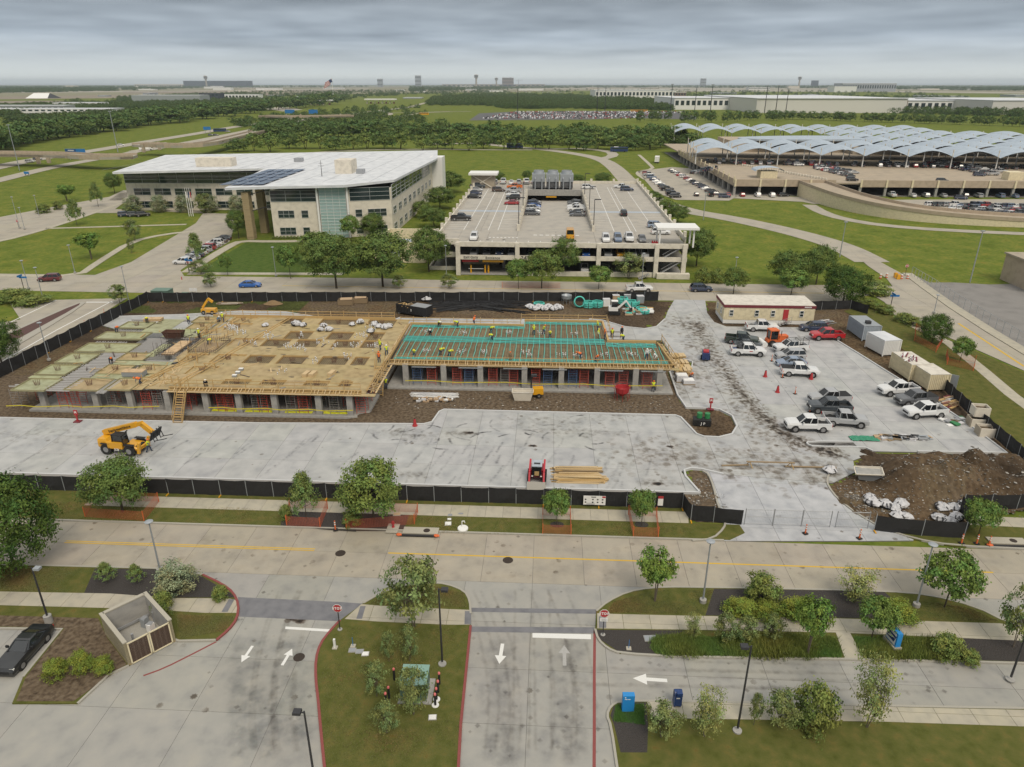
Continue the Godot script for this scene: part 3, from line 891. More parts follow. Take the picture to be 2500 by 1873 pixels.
func shoring(key:String,h:float,wide:float,deep:float)->Node3D:
	var t:=Node3D.new()
	for s in [-1,1]:
		var b:=MB.new()
		for q in [-1,1]:
			b.tube(V(q*wide/2,0,0),V(q*wide/2,h,0),0.035,0.035,5,false)
		for k in 7:
			b.tube(V(-wide/2,0.3+k*(h - 0.5)/6.0,0),V(wide/2,0.3+k*(h - 0.5)/6.0,0),0.024,0.024,4,false)
		part(t,"ladder_frame",b.mesh(),M[key],V(0,0,s*deep/2))
	for q in [-1,1]:
		var c:=MB.new()
		c.bar(V(q*wide/2,0.4,-deep/2),V(q*wide/2,h - 0.5,deep/2),0.025,0.025)
		c.bar(V(q*wide/2,h - 0.5,-deep/2),V(q*wide/2,0.4,deep/2),0.025,0.025)
		c.box(V(q*wide/2,0.02,deep/2),V(0.14,0.03,0.14))
		c.box(V(q*wide/2,0.02,-deep/2),V(0.14,0.03,0.14))
		part(t,"cross_brace",c.mesh(),M.scaf_grey)
	part(t,"head_beam",UB,M.alu,V(0,h+0.08,0),Basis.from_scale(V(wide+0.9,0.15,0.09)))
	return t
func bag_mesh(seed_:int)->ArrayMesh:
	var b:=MB.new()
	var nz:=noise(1.2,3,seed_)
	var rings:=[]
	for i in 8:
		var t:=i/7.0
		var r:=sin(PI*(0.12+0.80*t))*0.55
		var ring:=PackedVector3Array()
		for j in 12:
			var a:=-TAU*j/12
			var k:=1.0+nz.get_noise_3d(cos(a)*2.0,t*3.0,sin(a)*2.0)*0.55
			ring.append(V(cos(a)*r*k,t*0.62*(1.0+0.3*nz.get_noise_2d(cos(a)*2,sin(a)*2)),sin(a)*r*k))
		rings.append(ring)
	b.loft(rings)
	return b.mesh()
func bag_seams(seed_:int)->ArrayMesh:
	var b:=MB.new()
	var r:=RandomNumberGenerator.new()
	r.seed=seed_
	for k in 5:
		var a:=r.randf()*TAU
		var pts:=[]
		for i in 7:
			var t:=0.1+i/7.0*0.85
			var q:=sin(PI*(0.12+0.80*t))*0.60
			pts.append(V(cos(a+t*0.4)*q,t*0.66,sin(a+t*0.4)*q))
		b.path(pts,0.045,4)
	return b.mesh()
func build_frame():
	var b:MB
	var t:=thing("unfinished_building","grey concrete columns and ground slab of the unfinished building","building",V(-25,0,-100))
	var off:=V(25,0,100)
	bk(t,"ground_slab",M.grey_concrete,V(-48,0.05,-102.6)+off,V(47.5,0.4,33.6))
	bk(t,"ground_slab",M.grey_concrete,V(-2.6,0.02,-107.4)+off,V(42.4,0.4,22.2))
	for x in [-69.8,-62.2,-57.3,-52.0,-46.6,-42.0,-37.0,-30.9,-26.6]:
		bk(t,"column",M.grey_concrete,V(x,1.72,-86.6)+off,V(0.8,3.0,0.62))
		for z in [-93.2,-98.6,-106.2]:
			bk(t,"column",M.grey_concrete,V(x,1.60,z)+off,V(0.7,2.75,0.7))
	for x in [-21.0,-15.3,-9.8,-3.25,2.2,7.45,13.1,16.6]:
		bk(t,"column",M.grey_concrete,V(x,1.92,-97.4)+off,V(0.8,3.4,0.62))
		for z in [-103.6,-109.4]:
			if z>-108 or x<9:
				bk(t,"column",M.grey_concrete,V(x,1.85,z)+off,V(0.7,3.2,0.7))
	var cage:=cage_mesh(0.28,0.75,10,0.16)
	t=thing("formwork_deck","tan plywood formwork deck with sunken square pits at the left half of the site","formwork",V(-40,0,-100))
	off=V(40,0,100)
	var dk:=Node3D.new()
	var bands:=[
		[-86.6,-88.8,[]],
		[-88.8,-90.6,[[-43.4,3.9,1],[-38.2,3.5,1],[-32.0,3.5,1],[-27.9,1.8,1]]],
		[-90.6,-92.1,[]],
		[-92.1,-95.3,[[-50.2,4.0,0]]],
		[-95.3,-96.8,[]],
		[-96.8,-100.4,[[-53.6,3.4,0],[-48.4,4.6,0],[-43.6,4.2,1],[-38.5,4.1,1],[-32.1,4.4,1],[-28.1,2.3,1]]],
		[-100.4,-104.2,[]],
		[-104.2,-107.9,[[-48.7,5.0,0],[-43.7,4.2,1],[-38.6,4.0,1],[-32.4,4.0,1],[-28.4,2.6,1]]],
		[-107.9,-112.0,[[-41.3,4.2,1],[-34.3,4.0,1],[-28.4,2.6,1]]],
		[-112.0,-115.6,[[-53.2,4.0,0]]],
		[-115.6,-119.2,[[-53.7,4.0,0],[-44.9,3.4,1],[-36.7,6.4,1],[-29.0,5.0,1]]]]
	for bd in bands:
		var x:=-56.2 if bd[0]<-96 else -55.0
		for p in bd[2]:
			panel_run(t,x+off.x,p[0] - p[1]/2+off.x,bd[1]+off.z,bd[0]+off.z,HL,"ply_tan")
			pit(t,p[0]+off.x,(bd[0]+bd[1])/2+off.z,p[1],bd[0] - bd[1],HL,p[2]==1,cage)
			x=p[0]+p[1]/2
		panel_run(t,x+off.x,-24.3+off.x,bd[1]+off.z,bd[0]+off.z,HL,"ply_tan")
	for q in [[-70.6,-87.2,4.7,4.2],[-71.3,-92.7,4.6,3.9],[-71.3,-97.4,4.8,4.0],[-69.4,-102.2,8.6,4.0],[-70.2,-108.0,8.0,3.6],[-71.0,-113.6,5.0,3.4],[-63.4,-87.6,4.9,4.1],[-62.9,-93.2,4.2,3.6],[-63.0,-98.5,4.2,3.2],[-58.5,-87.9,3.7,4.0],[-58.0,-93.5,3.8,3.4],[-60.2,-117.2,4.4,3.2],[-59.4,-113.6,4.4,3.4]]:
		pit(t,q[0]+off.x,q[1]+off.z,q[2],q[3],HL+0.12,false,cage,"ply_tan" if q[0]>-66 else "ply_green","ply_edge")
	for q in [[-60.6,-90.6,8.4,1.7],[-60.4,-96.0,8.8,1.6],[-60.9,-101.6,1.4,5.6],[-64.0,-110.9,9.0,2.2],[-66.2,-114.6,4.2,5.2],[-60.0,-108.9,7.4,2.0],[-71.4,-90.0,4.5,0.9],[-57.4,-111.0,2.0,2.0],[-58.3,-119.0,4.0,0.5],[-56.4,-103.0,0.5,9.0],[-56.1,-91.0,1.8,9.4],[-57.3,-115.5,1.6,6.5]]:
		panel_run(t,q[0] - q[2]/2+off.x,q[0]+q[2]/2+off.x,q[1] - q[3]/2+off.z,q[1]+q[3]/2+off.z,HL - 0.02,"ply_green" if q[0]<-57.8 else "ply_tan","plywood_sheet")
	for i in 25:
		bk(t,"beam",M.alu,V(-66.9+off.x+rng.randf_range(-0.15,0.15),HL - 0.13,-85.6 - i*0.6+off.z),V(3.6,0.16,0.2))
	for i in 5:
		bk(t,"beam",M.alu,V(-60.9+i*0.26+off.x,HL - 0.13,-87.3+off.z),V(0.13,0.16,4.6),rng.randf_range(-0.02,0.02))
	for z in [-89.9,-94.9,-99.9,-104.9,-111.0]:
		for i in 12:
			bk(t,"beam",M.alu,V(-73.2+i*0.45+off.x,HL - 0.26,z+off.z),V(0.11,0.16,1.5),rng.randf_range(-0.1,0.1))
	for i in 11:
		bk(t,"beam",M.alu,V(-63.6+off.x,HL - 0.13,-101.0 - i*0.55+off.z),V(3.4,0.14,0.13))
	for z in [-88.0,-93.0,-98.0,-103.0,-108.0,-113.0,-118.0]:
		bk(t,"girder",M.alu,V(-49.5+off.x,HL - 0.55,z+off.z),V(50.0,0.3,0.2))
	for q in [[-51.6,-88.0,-46.2,-119.0],[-50.9,-88.0,-45.6,-119.0],[-57.0,-89.0,-52.6,-103.4],[-56.3,-89.0,-52.0,-103.4],[-57.6,-107.0,-54.4,-118.6]]:
		stick(t,"batten",M.lumber,V(q[0],HL+0.05,q[1])+off,V(q[2],HL+0.05,q[3])+off,0.14,0.1)
	for i in 26:
		bk(t,"deck_board",M.lumber_pale if i % 2 else M.lumber,V(rng.randf_range(-57,-50),HL+0.03,rng.randf_range(-96,-88))+off,V(rng.randf_range(1.5,4.0),0.05,0.12),rng.randf_range(0.5,2.2))
	for i in 14:
		bk(t,"deck_board",M.lumber_pale,V(rng.randf_range(-66,-58),HL+0.16,rng.randf_range(-96,-89))+off,V(rng.randf_range(1.5,3.5),0.05,0.1),rng.randf_range(-0.2,0.2)+(PI/2 if i % 3==0 else 0.0))
	for i in 12:
		bk(t,"deck_board",M.lumber,V(rng.randf_range(-58,-53),HL+0.03,rng.randf_range(-118,-108))+off,V(rng.randf_range(2,5.0),0.06,0.12),rng.randf_range(1.0,2.0))
	for i in 70:
		bk(t,"offcut",[M.lumber_pale,M.lumber,M.lumber_old,M.rebar,M.steel][i % 5],V(rng.randf_range(-72,-25),HL+0.04,rng.randf_range(-118,-87.5))+off,V(rng.randf_range(0.5,2.6),0.06,rng.randf_range(0.06,0.2)),rng.randf()*PI)
	for i in 22:
		var z:=rng.randf_range(-118.6,-88)
		bk(t,"post_stub",M.lumber,V(rng.randf_range(-57.5,-50),HL+0.5,z)+off,V(0.09,1.0,0.09))
	for i in 26:
		var c:=Vector2(rng.randf_range(-50,-25),rng.randf_range(-104,-91))
		var pl:=PackedVector2Array()
		for k in 9:
			pl.append(c+off_xz(off)+Vector2(cos(TAU*k/9)*rng.randf_range(0.3,0.75),sin(TAU*k/9)*rng.randf_range(0.18,0.4))*0.9)
		sheet(t,"oil_stain",soft(pl,1),HL+0.004,M.oil)
	edge_form(t,V(-51.5,HL,-86.7)+off,V(-24.9,HL,-86.7)+off,V(0,0,1),0.85)
	edge_form(t,V(-24.3,HL,-97.6)+off,V(-24.3,HL,-86.8)+off,V(1,0,0),1.3)
	edge_form(t,V(-60,HL,-119.2)+off,V(-27.0,HL,-119.2)+off,V(0,0,-1),0.5)
	panel_run(t,-51.5+off.x,-22.9+off.x,-86.6+off.z,-85.75+off.z,HL - 0.06,"ply_tan","edge_platform")
	var core:=MB.new()
	for q in [[-60.2,-56.6,-106.2,-99.2],[-55.6,-51.2,-106.2,-100.6]]:
		for k in 15:
			var f:=k/14.0
			for e in [V(lerpf(q[0],q[1],f),0,q[2]),V(lerpf(q[0],q[1],f),0,q[3]),V(q[0],0,lerpf(q[2],q[3],f)),V(q[1],0,lerpf(q[2],q[3],f))]:
				core.bar(e+V(0,HL - 0.2,0)+off,e+V(rng.randf_range(-.05,.05),HL+(rng.randf_range(0.5,1.0) if rng.randf()<0.8 else 2.1),0)+off,0.035,0.035)
		for y in [0.2,0.5]:
			core.bar(V(q[0],HL+y,q[2])+off,V(q[1],HL+y,q[2])+off,0.04,0.04)
			core.bar(V(q[0],HL+y,q[3])+off,V(q[1],HL+y,q[3])+off,0.04,0.04)
			core.bar(V(q[0],HL+y,q[2])+off,V(q[0],HL+y,q[3])+off,0.04,0.04)
			core.bar(V(q[1],HL+y,q[2])+off,V(q[1],HL+y,q[3])+off,0.04,0.04)
	meta(part(t,"core_bars",core.mesh(),M.rebar),"","","","stuff")
	bk(t,"core_form",M.ply_raw,V(-58.4,HL+0.06,-102.6)+off,V(1.9,0.2,6.2))
	bk(t,"core_form",M.lumber_old,V(-53.6,HL+0.03,-103.2)+off,V(3.4,0.1,4.2))
	var u:=thing("rebar_deck","long deck covered with steel bars and teal tendon cables at the right half","formwork",V(-3,0,-107))
	off=V(3,0,107)
	var poly:=X([-23.3,-98.4,18.4,-98.4,17.4,-108.0,9.6,-108.0,9.3,-118.2,-4.0,-118.2,-4.0,-115.4,-23.6,-115.4])
	for i in range(0,9):
		for j in range(0,5):
			var cell:=X([-24.0+i*4.9,-118.4+j*4.1,-24.0+i*4.9+4.89,-118.4+j*4.1,-24.0+i*4.9+4.89,-118.4+j*4.1+4.09,-24.0+i*4.9,-118.4+j*4.1+4.09])
			for pc in Geometry2D.intersect_polygons(cell,poly):
				b=MB.new()
				var k:=rng.randf_range(0.62,0.82)
				b.col=Color(k,k*0.97,k*0.98)
				var sh:=PackedVector2Array()
				for p in pc:
					sh.append(p+Vector2(3,107))
				b.prism(sh,HR - 0.36,HR - 0.28)
				part(u,"plywood_panel",b.mesh(),M.ply_tan)
	var mb:=MB.new()
	for i in 112:
		var x:=-23.4+i*0.375
		var z1:=-115.3
		if x>-4.0:z1=-118.1
		if x>9.4:z1=-107.9
		mb.bar(V(x,HR - 0.18,-98.5)+off,V(x+rng.randf_range(-0.04,0.04),HR - 0.18,z1)+off,0.03,0.03)
	for j in 52:
		var z:=-98.6 - j*0.375
		var x0:=-23.4 if z>-115.3 else -3.9
		var x1:=18.2 if z>-107.9 else 9.4
		mb.bar(V(x0,HR - 0.14,z)+off,V(x1,HR - 0.14,z+rng.randf_range(-0.04,0.04))+off,0.03,0.03)
	meta(part(u,"rebar_mat",mb.mesh(),M.rebar),"","","","stuff")
	for i in 46:  # draped tendons across the deck
		var x:=-22.9+i*0.90
		var z1:=-115.2
		if x>-4.0:z1=-118.0
		if x>9.4:z1=-107.8
		mb=MB.new()
		var pts:=[]
		var lean:=0.35*(i - 20)/20.0
		for k in 9:
			var f:=k/8.0
			pts.append(V(x+rng.randf_range(-0.07,0.07)+sin(f*6.0+i)*0.05,HR - 0.09+0.05*sin(f*PI*2.0),lerpf(-98.6,z1,f))+off)
		mb.path(pts,0.05,5)
		part(u,"tendon_cable",mb.mesh(),M.teal)
	for q in [[-106.9,-109.5,-23.2,9.2,12],[-114.1,-115.3,-23.2,-4.0,6],[-116.8,-118.0,-3.8,9.2,6],[-98.7,-99.7,-23.0,18.0,5],[-105.9,-107.7,9.5,17.2,9]]:
		for k in q[4]:
			mb=MB.new()
			var pts:=[]
			var z:=lerpf(q[0],q[1],k/float(q[4] - 1))
			for i in 15:
				pts.append(V(lerpf(q[2],q[3],i/14.0),HR - 0.06+0.03*sin(i*1.3+k),z+rng.randf_range(-0.12,0.12))+off)
			mb.path(pts,0.034,4)
			part(u,"banded_cable",mb.mesh(),M.teal_dark if k % 3 else M.teal)
	var sl:=MB.new()
	var sb:=MB.new()
	for c in [[-18.5,-102.6],[-13.2,-102.4],[-9.7,-102.2],[-3.4,-102.6],[-3.0,-101.8],[2.2,-102.0],[4.6,-101.6],[8.7,-102.0],[12.4,-103.0],[13.4,-102.2],[-20.5,-111.5],[-14,-111.4],[-1,-111.8],[4.4,-112.0],[-6.5,-111.9],[16.0,-103.6]]:
		for k in 9:
			var p:=V(c[0]+rng.randf_range(-0.7,0.7),HR - 0.1,c[1]+rng.randf_range(-0.7,0.7))+off
			sl.tube(p,p+V(0,0.32,0),0.07,0.07,6)
			sb.tube(p+V(0,0.12,0),p+V(0,0.2,0),0.075,0.075,6)
	meta(part(u,"pipe_sleeves",sl.mesh(),M.white),"","","","stuff")
	meta(part(u,"sleeve_bands",sb.mesh(),M.black),"","","","stuff")
	edge_form(u,V(-23.4,HR - 0.25,-98.2)+off,V(18.4,HR - 0.25,-98.2)+off,V(0,0,1),0.95)
	edge_form(u,V(-23.7,HR - 0.25,-115.6)+off,V(-23.7,HR - 0.25,-98.3)+off,V(-1,0,0),0.6)
	edge_form(u,V(18.5,HR - 0.25,-98.3)+off,V(17.5,HR - 0.25,-108.0)+off,V(1,0,0),0.8)
	for q in [[-4.0,-118.4,9.4,-118.4],[-23.6,-115.6,-4.0,-115.6],[9.6,-108.2,17.4,-108.2],[9.5,-118.2,9.8,-108.2]]:
		stick(u,"form_board",M.lumber,V(q[0],HR,q[1])+off,V(q[2],HR,q[3])+off,0.3,0.5)
	panel_run(u,-22.6+off.x,19.4+off.x,-98.0+off.z,-97.15+off.z,HR - 0.36,"ply_tan","edge_platform")
	for i in 8:
		bk(u,"girder",M.alu,V(-2.6,HR - 0.75,-98.6 - i*2.4)+off,V(40.0 if i<4 else 31.0,0.3,0.2))
	for q in [-18.2,-11.2,-4.6,1.2,9.4,15.6]:
		bk(u,"soffit_tray",M.galv,V(q,HR - 0.62,-97.4)+off,V(3.6,0.08,0.8))
	guard_rail("timber guard rail along the street-side edge of the tan plywood deck",[V(-52.5,HL,-87.4),V(-25.2,HL,-87.4)])
	guard_rail("timber guard rail along the stepped right end of the tan plywood deck",[V(-23.4,HL,-87.2),V(-23.4,HL,-97.4)])
	guard_rail("timber guard rail along the rear edge of the tan plywood deck",[V(-61.5,HL,-119.6),V(-27.2,HL,-119.6)])
	guard_rail("sloping timber guard rail dividing the green trays from the tan deck",[V(-57.6,HL,-119.4),V(-57.0,HL,-108.0)])
	guard_rail("timber guard rail along the street-side edge of the rebar deck",[V(-22.4,HR - 0.2,-97.6),V(19.0,HR - 0.2,-97.6)])
	guard_rail("timber guard rail along the rear edge of the rebar deck, lower section",[V(-25.5,HR - 0.2,-116.4),V(-4.6,HR - 0.2,-116.4)])
	guard_rail("timber guard rail along the rear edge of the rebar deck, projecting section",[V(-4.6,HR - 0.2,-119.2),V(10.3,HR - 0.2,-119.2),V(10.5,HR - 0.2,-109.4)])
	guard_rail("timber guard rail at the right end of the rebar deck",[V(19.4,HR - 0.2,-97.8),V(18.4,HR - 0.2,-109.2)])
	stair("timber stair leaning on the edge of the tan plywood deck",g(434,1034),V(g(434,1034).x,HL+0.1,-85.6),1.25)
	stair("timber stair in the step between the two decks",g(924,967),V(g(924,967).x,HR,-95.6),1.3)
	var proto:={}
	for k in ["scaf_red","scaf_blue","scaf_grey"]:
		proto[k]=shoring(k,2.55,1.25,1.5)
	var word:={"scaf_red":"red","scaf_blue":"blue","scaf_grey":"dark grey"}
	var tally:={}
	var place=func(k:String,p:Vector3,where:String,sy:float):
		var o:Node3D=proto[k].duplicate()
		o.name=numbered("shoring_tower")
		o.position=p
		o.scale=V(1,sy,1)
		add_child(o)
		var kk:String=k+where
		tally[kk]=tally.get(kk,0)+1
		meta(o,"%s shoring scaffold, %s, %s %s from left" % [word[k],where,nth(tally[kk] - 1),word[k]],"scaffold","shoring scaffolds under the decks")
	var seqL:=[[-74.0,"scaf_grey"],[-67.2,"scaf_red"],[-65.4,"scaf_red"],[-60.2,"scaf_grey"],[-55.2,"scaf_red"],[-53.6,"scaf_grey"],[-49.6,"scaf_red"],[-44.6,"scaf_red"],[-43.6,"scaf_red"],[-39.7,"scaf_grey"],[-38.8,"scaf_red"],[-34.9,"scaf_grey"],[-33.2,"scaf_red"],[-28.9,"scaf_grey"],[-25.2,"scaf_red"]]
	for q in seqL:
		place.call(q[1],V(q[0],0.25,-87.5),"front row under the plywood deck",1.05)
	for i in 18:
		place.call(["scaf_red","scaf_grey","scaf_red"][i % 3],V(-73.0+i*2.8,0.25,-92.0),"second row under the plywood deck",1.05)
	for i in 13:
		place.call(["scaf_red","scaf_red","scaf_grey"][i % 3],V(-72.0+i*3.7,0.25,-89.6),"inner row under the plywood deck",1.05)
	var seqR:=[[-19.4,"scaf_blue"],[-17.2,"scaf_red"],[-13.4,"scaf_red"],[-11.6,"scaf_blue"],[-8.0,"scaf_red"],[-6.2,"scaf_grey"],[-4.9,"scaf_red"],[-1.6,"scaf_red"],[0.2,"scaf_blue"],[3.9,"scaf_blue"],[5.6,"scaf_red"],[9.4,"scaf_red"],[11.4,"scaf_red"],[14.9,"scaf_red"]]
	for q in seqR:
		place.call(q[1],V(q[0],0.22,-98.4),"front row under the rebar deck",1.14)
	for i in 14:
		place.call(["scaf_grey","scaf_red"][i % 2],V(-20.0+i*2.7,0.22,-102.6),"second row under the rebar deck",1.14)
	for k in proto:
		proto[k].free()
	for q in [[-74.0,-84.8,-52.8,-85.6,"from the left corner to the first stair"],[-46.0,-85.7,-26.0,-85.7,"between the columns of the left deck"],[-21.0,-96.6,17.0,-96.4,"between the columns of the rebar deck"]]:
		mb=MB.new()
		var n:=10
		for i in n:
			var a:=V(lerpf(q[0],q[2],i/float(n)),1.25+0.12*sin(i*2.1),lerpf(q[1],q[3],i/float(n)))
			var c:=V(lerpf(q[0],q[2],(i+1.0)/n),1.25+0.12*sin((i+1)*2.1),lerpf(q[1],q[3],(i+1.0)/n))
			mb.bar(a,c,0.02,0.11)
		single("caution_tape",mb.mesh(),M.tape,"yellow caution tape strung %s" % q[4],"tape")
	for q in [[-44.4,"between the fourth and fifth columns"],[-34.0,"beside the sixth column"],[-28.8,"at the last column bay"],[-39.6,"in the fifth column bay"]]:
		var hb:=MB.new()
		var nn:=noise(0.9,3,5)
		for i in 16:
			for j in 5:
				var f=func(ii,jj):return V(ii*0.24 - 1.9,0.04+0.2*absf(nn.get_noise_2d(ii*0.6+q[0],jj*0.8))*(1.0 if jj>0 and jj<5 else 0.2),jj*0.15)
				hb.quad(f.call(i,j),f.call(i,j+1),f.call(i+1,j+1),f.call(i+1,j))
		single("yellow_sheeting",hb.mesh(),M.poly_yellow,"crumpled yellow plastic sheeting on the slab %s" % q[1],"sheeting",V(q[0],0.22,-87.4))
func off_xz(o:Vector3)->Vector2:
	return Vector2(o.x,o.z)
# ------------------------------------------------------------------ vehicles
var CM:={}
var PAINT:={}
func paint(key:String)->StandardMaterial3D:
	if not PAINT.has(key):
		var c={"white":[0.66,0.67,0.68],"silver":[0.36,0.37,0.385],"grey":[0.105,0.11,0.12],"black":[0.012,0.013,0.015],"red":[0.30,0.022,0.028],"bright_red":[0.42,0.012,0.02],"maroon":[0.11,0.012,0.018],"blue":[0.012,0.10,0.38],"navy":[0.018,0.032,0.075],"steel_blue":[0.13,0.18,0.27],"pale_blue":[0.22,0.28,0.38],"dark_green":[0.03,0.045,0.035],"slate":[0.045,0.055,0.065],"yellow":[0.62,0.31,0.02],"orange":[0.55,0.14,0.02],"tan":[0.34,0.29,0.22],"brown":[0.06,0.035,0.025]}[key]
		var m:=mat("paint_"+key,c,0.32,"",0.1,{"coat":0.8})
		PAINT[key]=m
	return PAINT[key]
func ring_of(x:float,y0:float,yt:float,hw:float,top:=0.9)->PackedVector3Array:
	return PackedVector3Array([V(x,y0,-hw*0.93),V(x,y0+0.18,-hw),V(x,lerpf(y0,yt,0.72),-hw),V(x,yt,-hw*top),V(x,yt+0.02,0),V(x,yt,hw*top),V(x,lerpf(y0,yt,0.72),hw),V(x,y0+0.18,hw),V(x,y0,hw*0.93)])
func cabin_ring(x0:float,x1:float,y:float,hw:float)->PackedVector3Array:
	return PackedVector3Array([V(x0,y,-hw*0.94),V(x0,y,hw*0.94),V(lerpf(x0,x1,0.12),y,hw),V(lerpf(x0,x1,0.9),y,hw),V(x1,y,hw*0.86),V(x1,y,-hw*0.86),V(lerpf(x0,x1,0.9),y,-hw),V(lerpf(x0,x1,0.12),y,-hw)])
func car_shapes(kind:String)->Dictionary:
	if CM.has(kind):
		return CM[kind]
	var s:={}
	match kind:
		"sedan":s={"st":[[-2.36,.62,.74],[-2.3,.84,.82],[-2.0,.96,.87],[-1.5,1.0,.9],[.9,.97,.91],[1.5,.88,.89],[2.1,.76,.84],[2.33,.62,.72],[2.38,.5,.66]],"cab":[-1.85,1.15,.97,.84,-1.0,0.35,1.44,.62],"wx":[-1.38,1.42],"wr":.33,"y0":.2}
		"hatch":s={"st":[[-2.0,.66,.74],[-1.95,.95,.84],[.8,.98,.88],[1.4,.9,.86],[1.9,.78,.8],[2.05,.55,.68]],"cab":[-1.95,1.05,.98,.83,-1.6,0.3,1.5,.64],"wx":[-1.25,1.25],"wr":.32,"y0":.2}
		"suv":s={"st":[[-2.36,.75,.8],[-2.32,1.05,.9],[-1.8,1.08,.93],[.9,1.08,.94],[1.7,1.02,.92],[2.2,.93,.86],[2.38,.7,.76]],"cab":[-2.28,1.2,1.08,.88,-1.95,0.4,1.72,.7],"wx":[-1.42,1.42],"wr":.37,"y0":.26}
		"van":s={"st":[[-2.7,.8,.9],[-2.66,1.25,.98],[1.6,1.22,.98],[2.3,1.05,.94],[2.62,.8,.84]],"cab":[-2.66,2.0,1.24,.97,-2.6,1.0,2.35,.86],"wx":[-1.6,1.7],"wr":.36,"y0":.28}
		"muscle":s={"st":[[-2.5,.7,.84],[-2.45,.92,.9],[-2.0,.98,.94],[-1.2,.97,.96],[.6,.95,.95],[1.6,.9,.94],[2.3,.82,.9],[2.5,.62,.84]],"cab":[-1.9,.75,.95,.84,-1.0,-0.05,1.4,.64],"wx":[-1.45,1.5],"wr":.36,"y0":.2}
		"pickup":s={"st":[[-0.98,1.32,1.0],[1.2,1.34,1.01],[1.8,1.34,1.0],[2.55,1.28,.97],[2.8,1.14,.9],[2.84,.62,.86]],"cab":[-0.96,1.35,1.33,.94,-0.88,0.62,2.06,.78],"wx":[-1.75,1.78],"wr":.46,"y0":.5,"bed":[-2.8,-0.98]}
	var b:=MB.new()
	var rings:=[]
	for q in s.st:
		rings.append(ring_of(q[0],s.y0,q[1],q[2]))
	b.loft(rings)
	var c:Array=s.cab
	if s.has("bed"):
		var x0:float=s.bed[0]
		var x1:float=s.bed[1]
		var xm:=(x0+x1)/2
		b.box(V(xm,0.82,0),V(x1 - x0,0.1,1.86))
		for q in [-1,1]:
			b.box(V(xm,0.93,q*0.955),V(x1 - x0,0.8,0.11))
		b.box(V(x0+0.05,0.95,0),V(0.1,0.74,1.8))
		b.box(V(x0 - 0.04,0.58,0),V(0.18,0.18,1.84))
	var rr:=cabin_ring(c[4]+0.04,c[5] - 0.04,c[6] - 0.05,c[7]*1.02)
	var rt:=cabin_ring(c[4]+0.16,c[5] - 0.2,c[6]+0.03,c[7]*0.86)
	b.loft([rr,rt])
	var lo:=cabin_ring(c[0],c[1],c[2],c[3])
	var hi:=cabin_ring(c[4],c[5],c[6] - 0.03,c[7])
	for k in [0,1,4,5]:
		b.bar(lo[k]*1.005,hi[k]*1.005,0.09,0.07)
	for q in [-1,1]:
		for f in ([0.42] if kind in ["sedan","muscle","pickup","hatch"] else [0.36,0.68]):
			b.bar(V(lerpf(c[0],c[1],f),c[2],q*c[3]*1.0),V(lerpf(c[4],c[5],f),c[6] - 0.03,q*c[7]*1.01),0.05,0.1)
		if kind=="van":
			b.box(V(-1.1,1.75,q*0.915),V(2.7,1.0,0.05),Basis(Vector3.RIGHT,-q*0.1))
	s.body=b.mesh()
	b=MB.new()
	b.loft([cabin_ring(c[0]+.02,c[1] - .02,c[2] - 0.02,c[3]*.985),cabin_ring(c[4],c[5],c[6] - 0.04,c[7]*.985)])
	s.glass=b.mesh()
	b=MB.new()
	for q in [-1,1]:  # arches,sills,door seams,grille
		for x in s.wx:
			b.tube(V(x,s.wr,q*(s.st[2][2] - 0.2)),V(x,s.wr,q*(s.st[2][2]+0.006)),s.wr*1.2,s.wr*1.2,14)
		b.box(V(0,s.y0+0.02,q*(s.st[2][2]*0.93)),V(s.wx[1] - s.wx[0] - 0.8,0.1,0.06))
	var nose:Array=s.st[-1]
	b.box(V(nose[0]+0.0,s.y0+0.30,0),V(0.04,0.22,nose[2]*1.3))
	if s.has("bed"):
		b.box(V((s.bed[0]+s.bed[1])/2,0.885,0),V(s.bed[1] - s.bed[0] - 0.14,0.02,1.79))
	s.trim=b.mesh()
	b=MB.new()
	b.tube(V(0,0,-0.13),V(0,0,0.13),s.wr,s.wr,16)
	s.tyre=b.mesh()
	b=MB.new()
	b.tube(V(0,0,-0.137),V(0,0,0.137),s.wr*0.62,s.wr*0.62,12)
	s.rim=b.mesh()
	var f:Array=s.st[-2]
	var r:Array=s.st[0]
	s.hl=[V(f[0] - 0.02,f[1] - 0.1,f[2]*0.78),V(0.14,0.14,0.34)]
	s.tl=[V(r[0] - 0.02,r[1]+0.0,r[2]*0.88),V(0.07,0.2,0.2)] if kind != "pickup" else [V(-2.82,1.08,0.9),V(0.08,0.4,0.2)]
	var am:=ArrayMesh.new()
	var rest:=MB.new()
	rest.col=Color(0.018,0.018,0.018)
	for x in s.wx:
		for q in [-1,1]:
			rest.tube(V(x,s.wr,q*(s.st[2][2] - 0.22)),V(x,s.wr,q*(s.st[2][2]+0.012)),s.wr,s.wr,10)
	rest.col=Color(0.3,0.3,0.3)
	for x in s.wx:
		for q in [-1,1]:
			rest.tube(V(x,s.wr,q*(s.st[2][2] - 0.1)),V(x,s.wr,q*(s.st[2][2]+0.018)),s.wr*0.6,s.wr*0.6,8)
	rest.col=Color(0.6,0.6,0.58)
	for q in [-1,1]:
		rest.box(V(s.hl[0].x,s.hl[0].y,q*s.hl[0].z),s.hl[1])
	rest.col=Color(0.35,0.012,0.012)
	for q in [-1,1]:
		rest.box(V(s.tl[0].x,s.tl[0].y,q*s.tl[0].z),s.tl[1])
	for m in [s.body,s.glass,rest.mesh()]:
		am.add_surface_from_arrays(Mesh.PRIMITIVE_TRIANGLES,m.surface_get_arrays(0))
	am.surface_set_material(1,M.auto_glass)
	am.surface_set_material(2,M.tint)
	s.whole=am
	CM[kind]=s
	return s
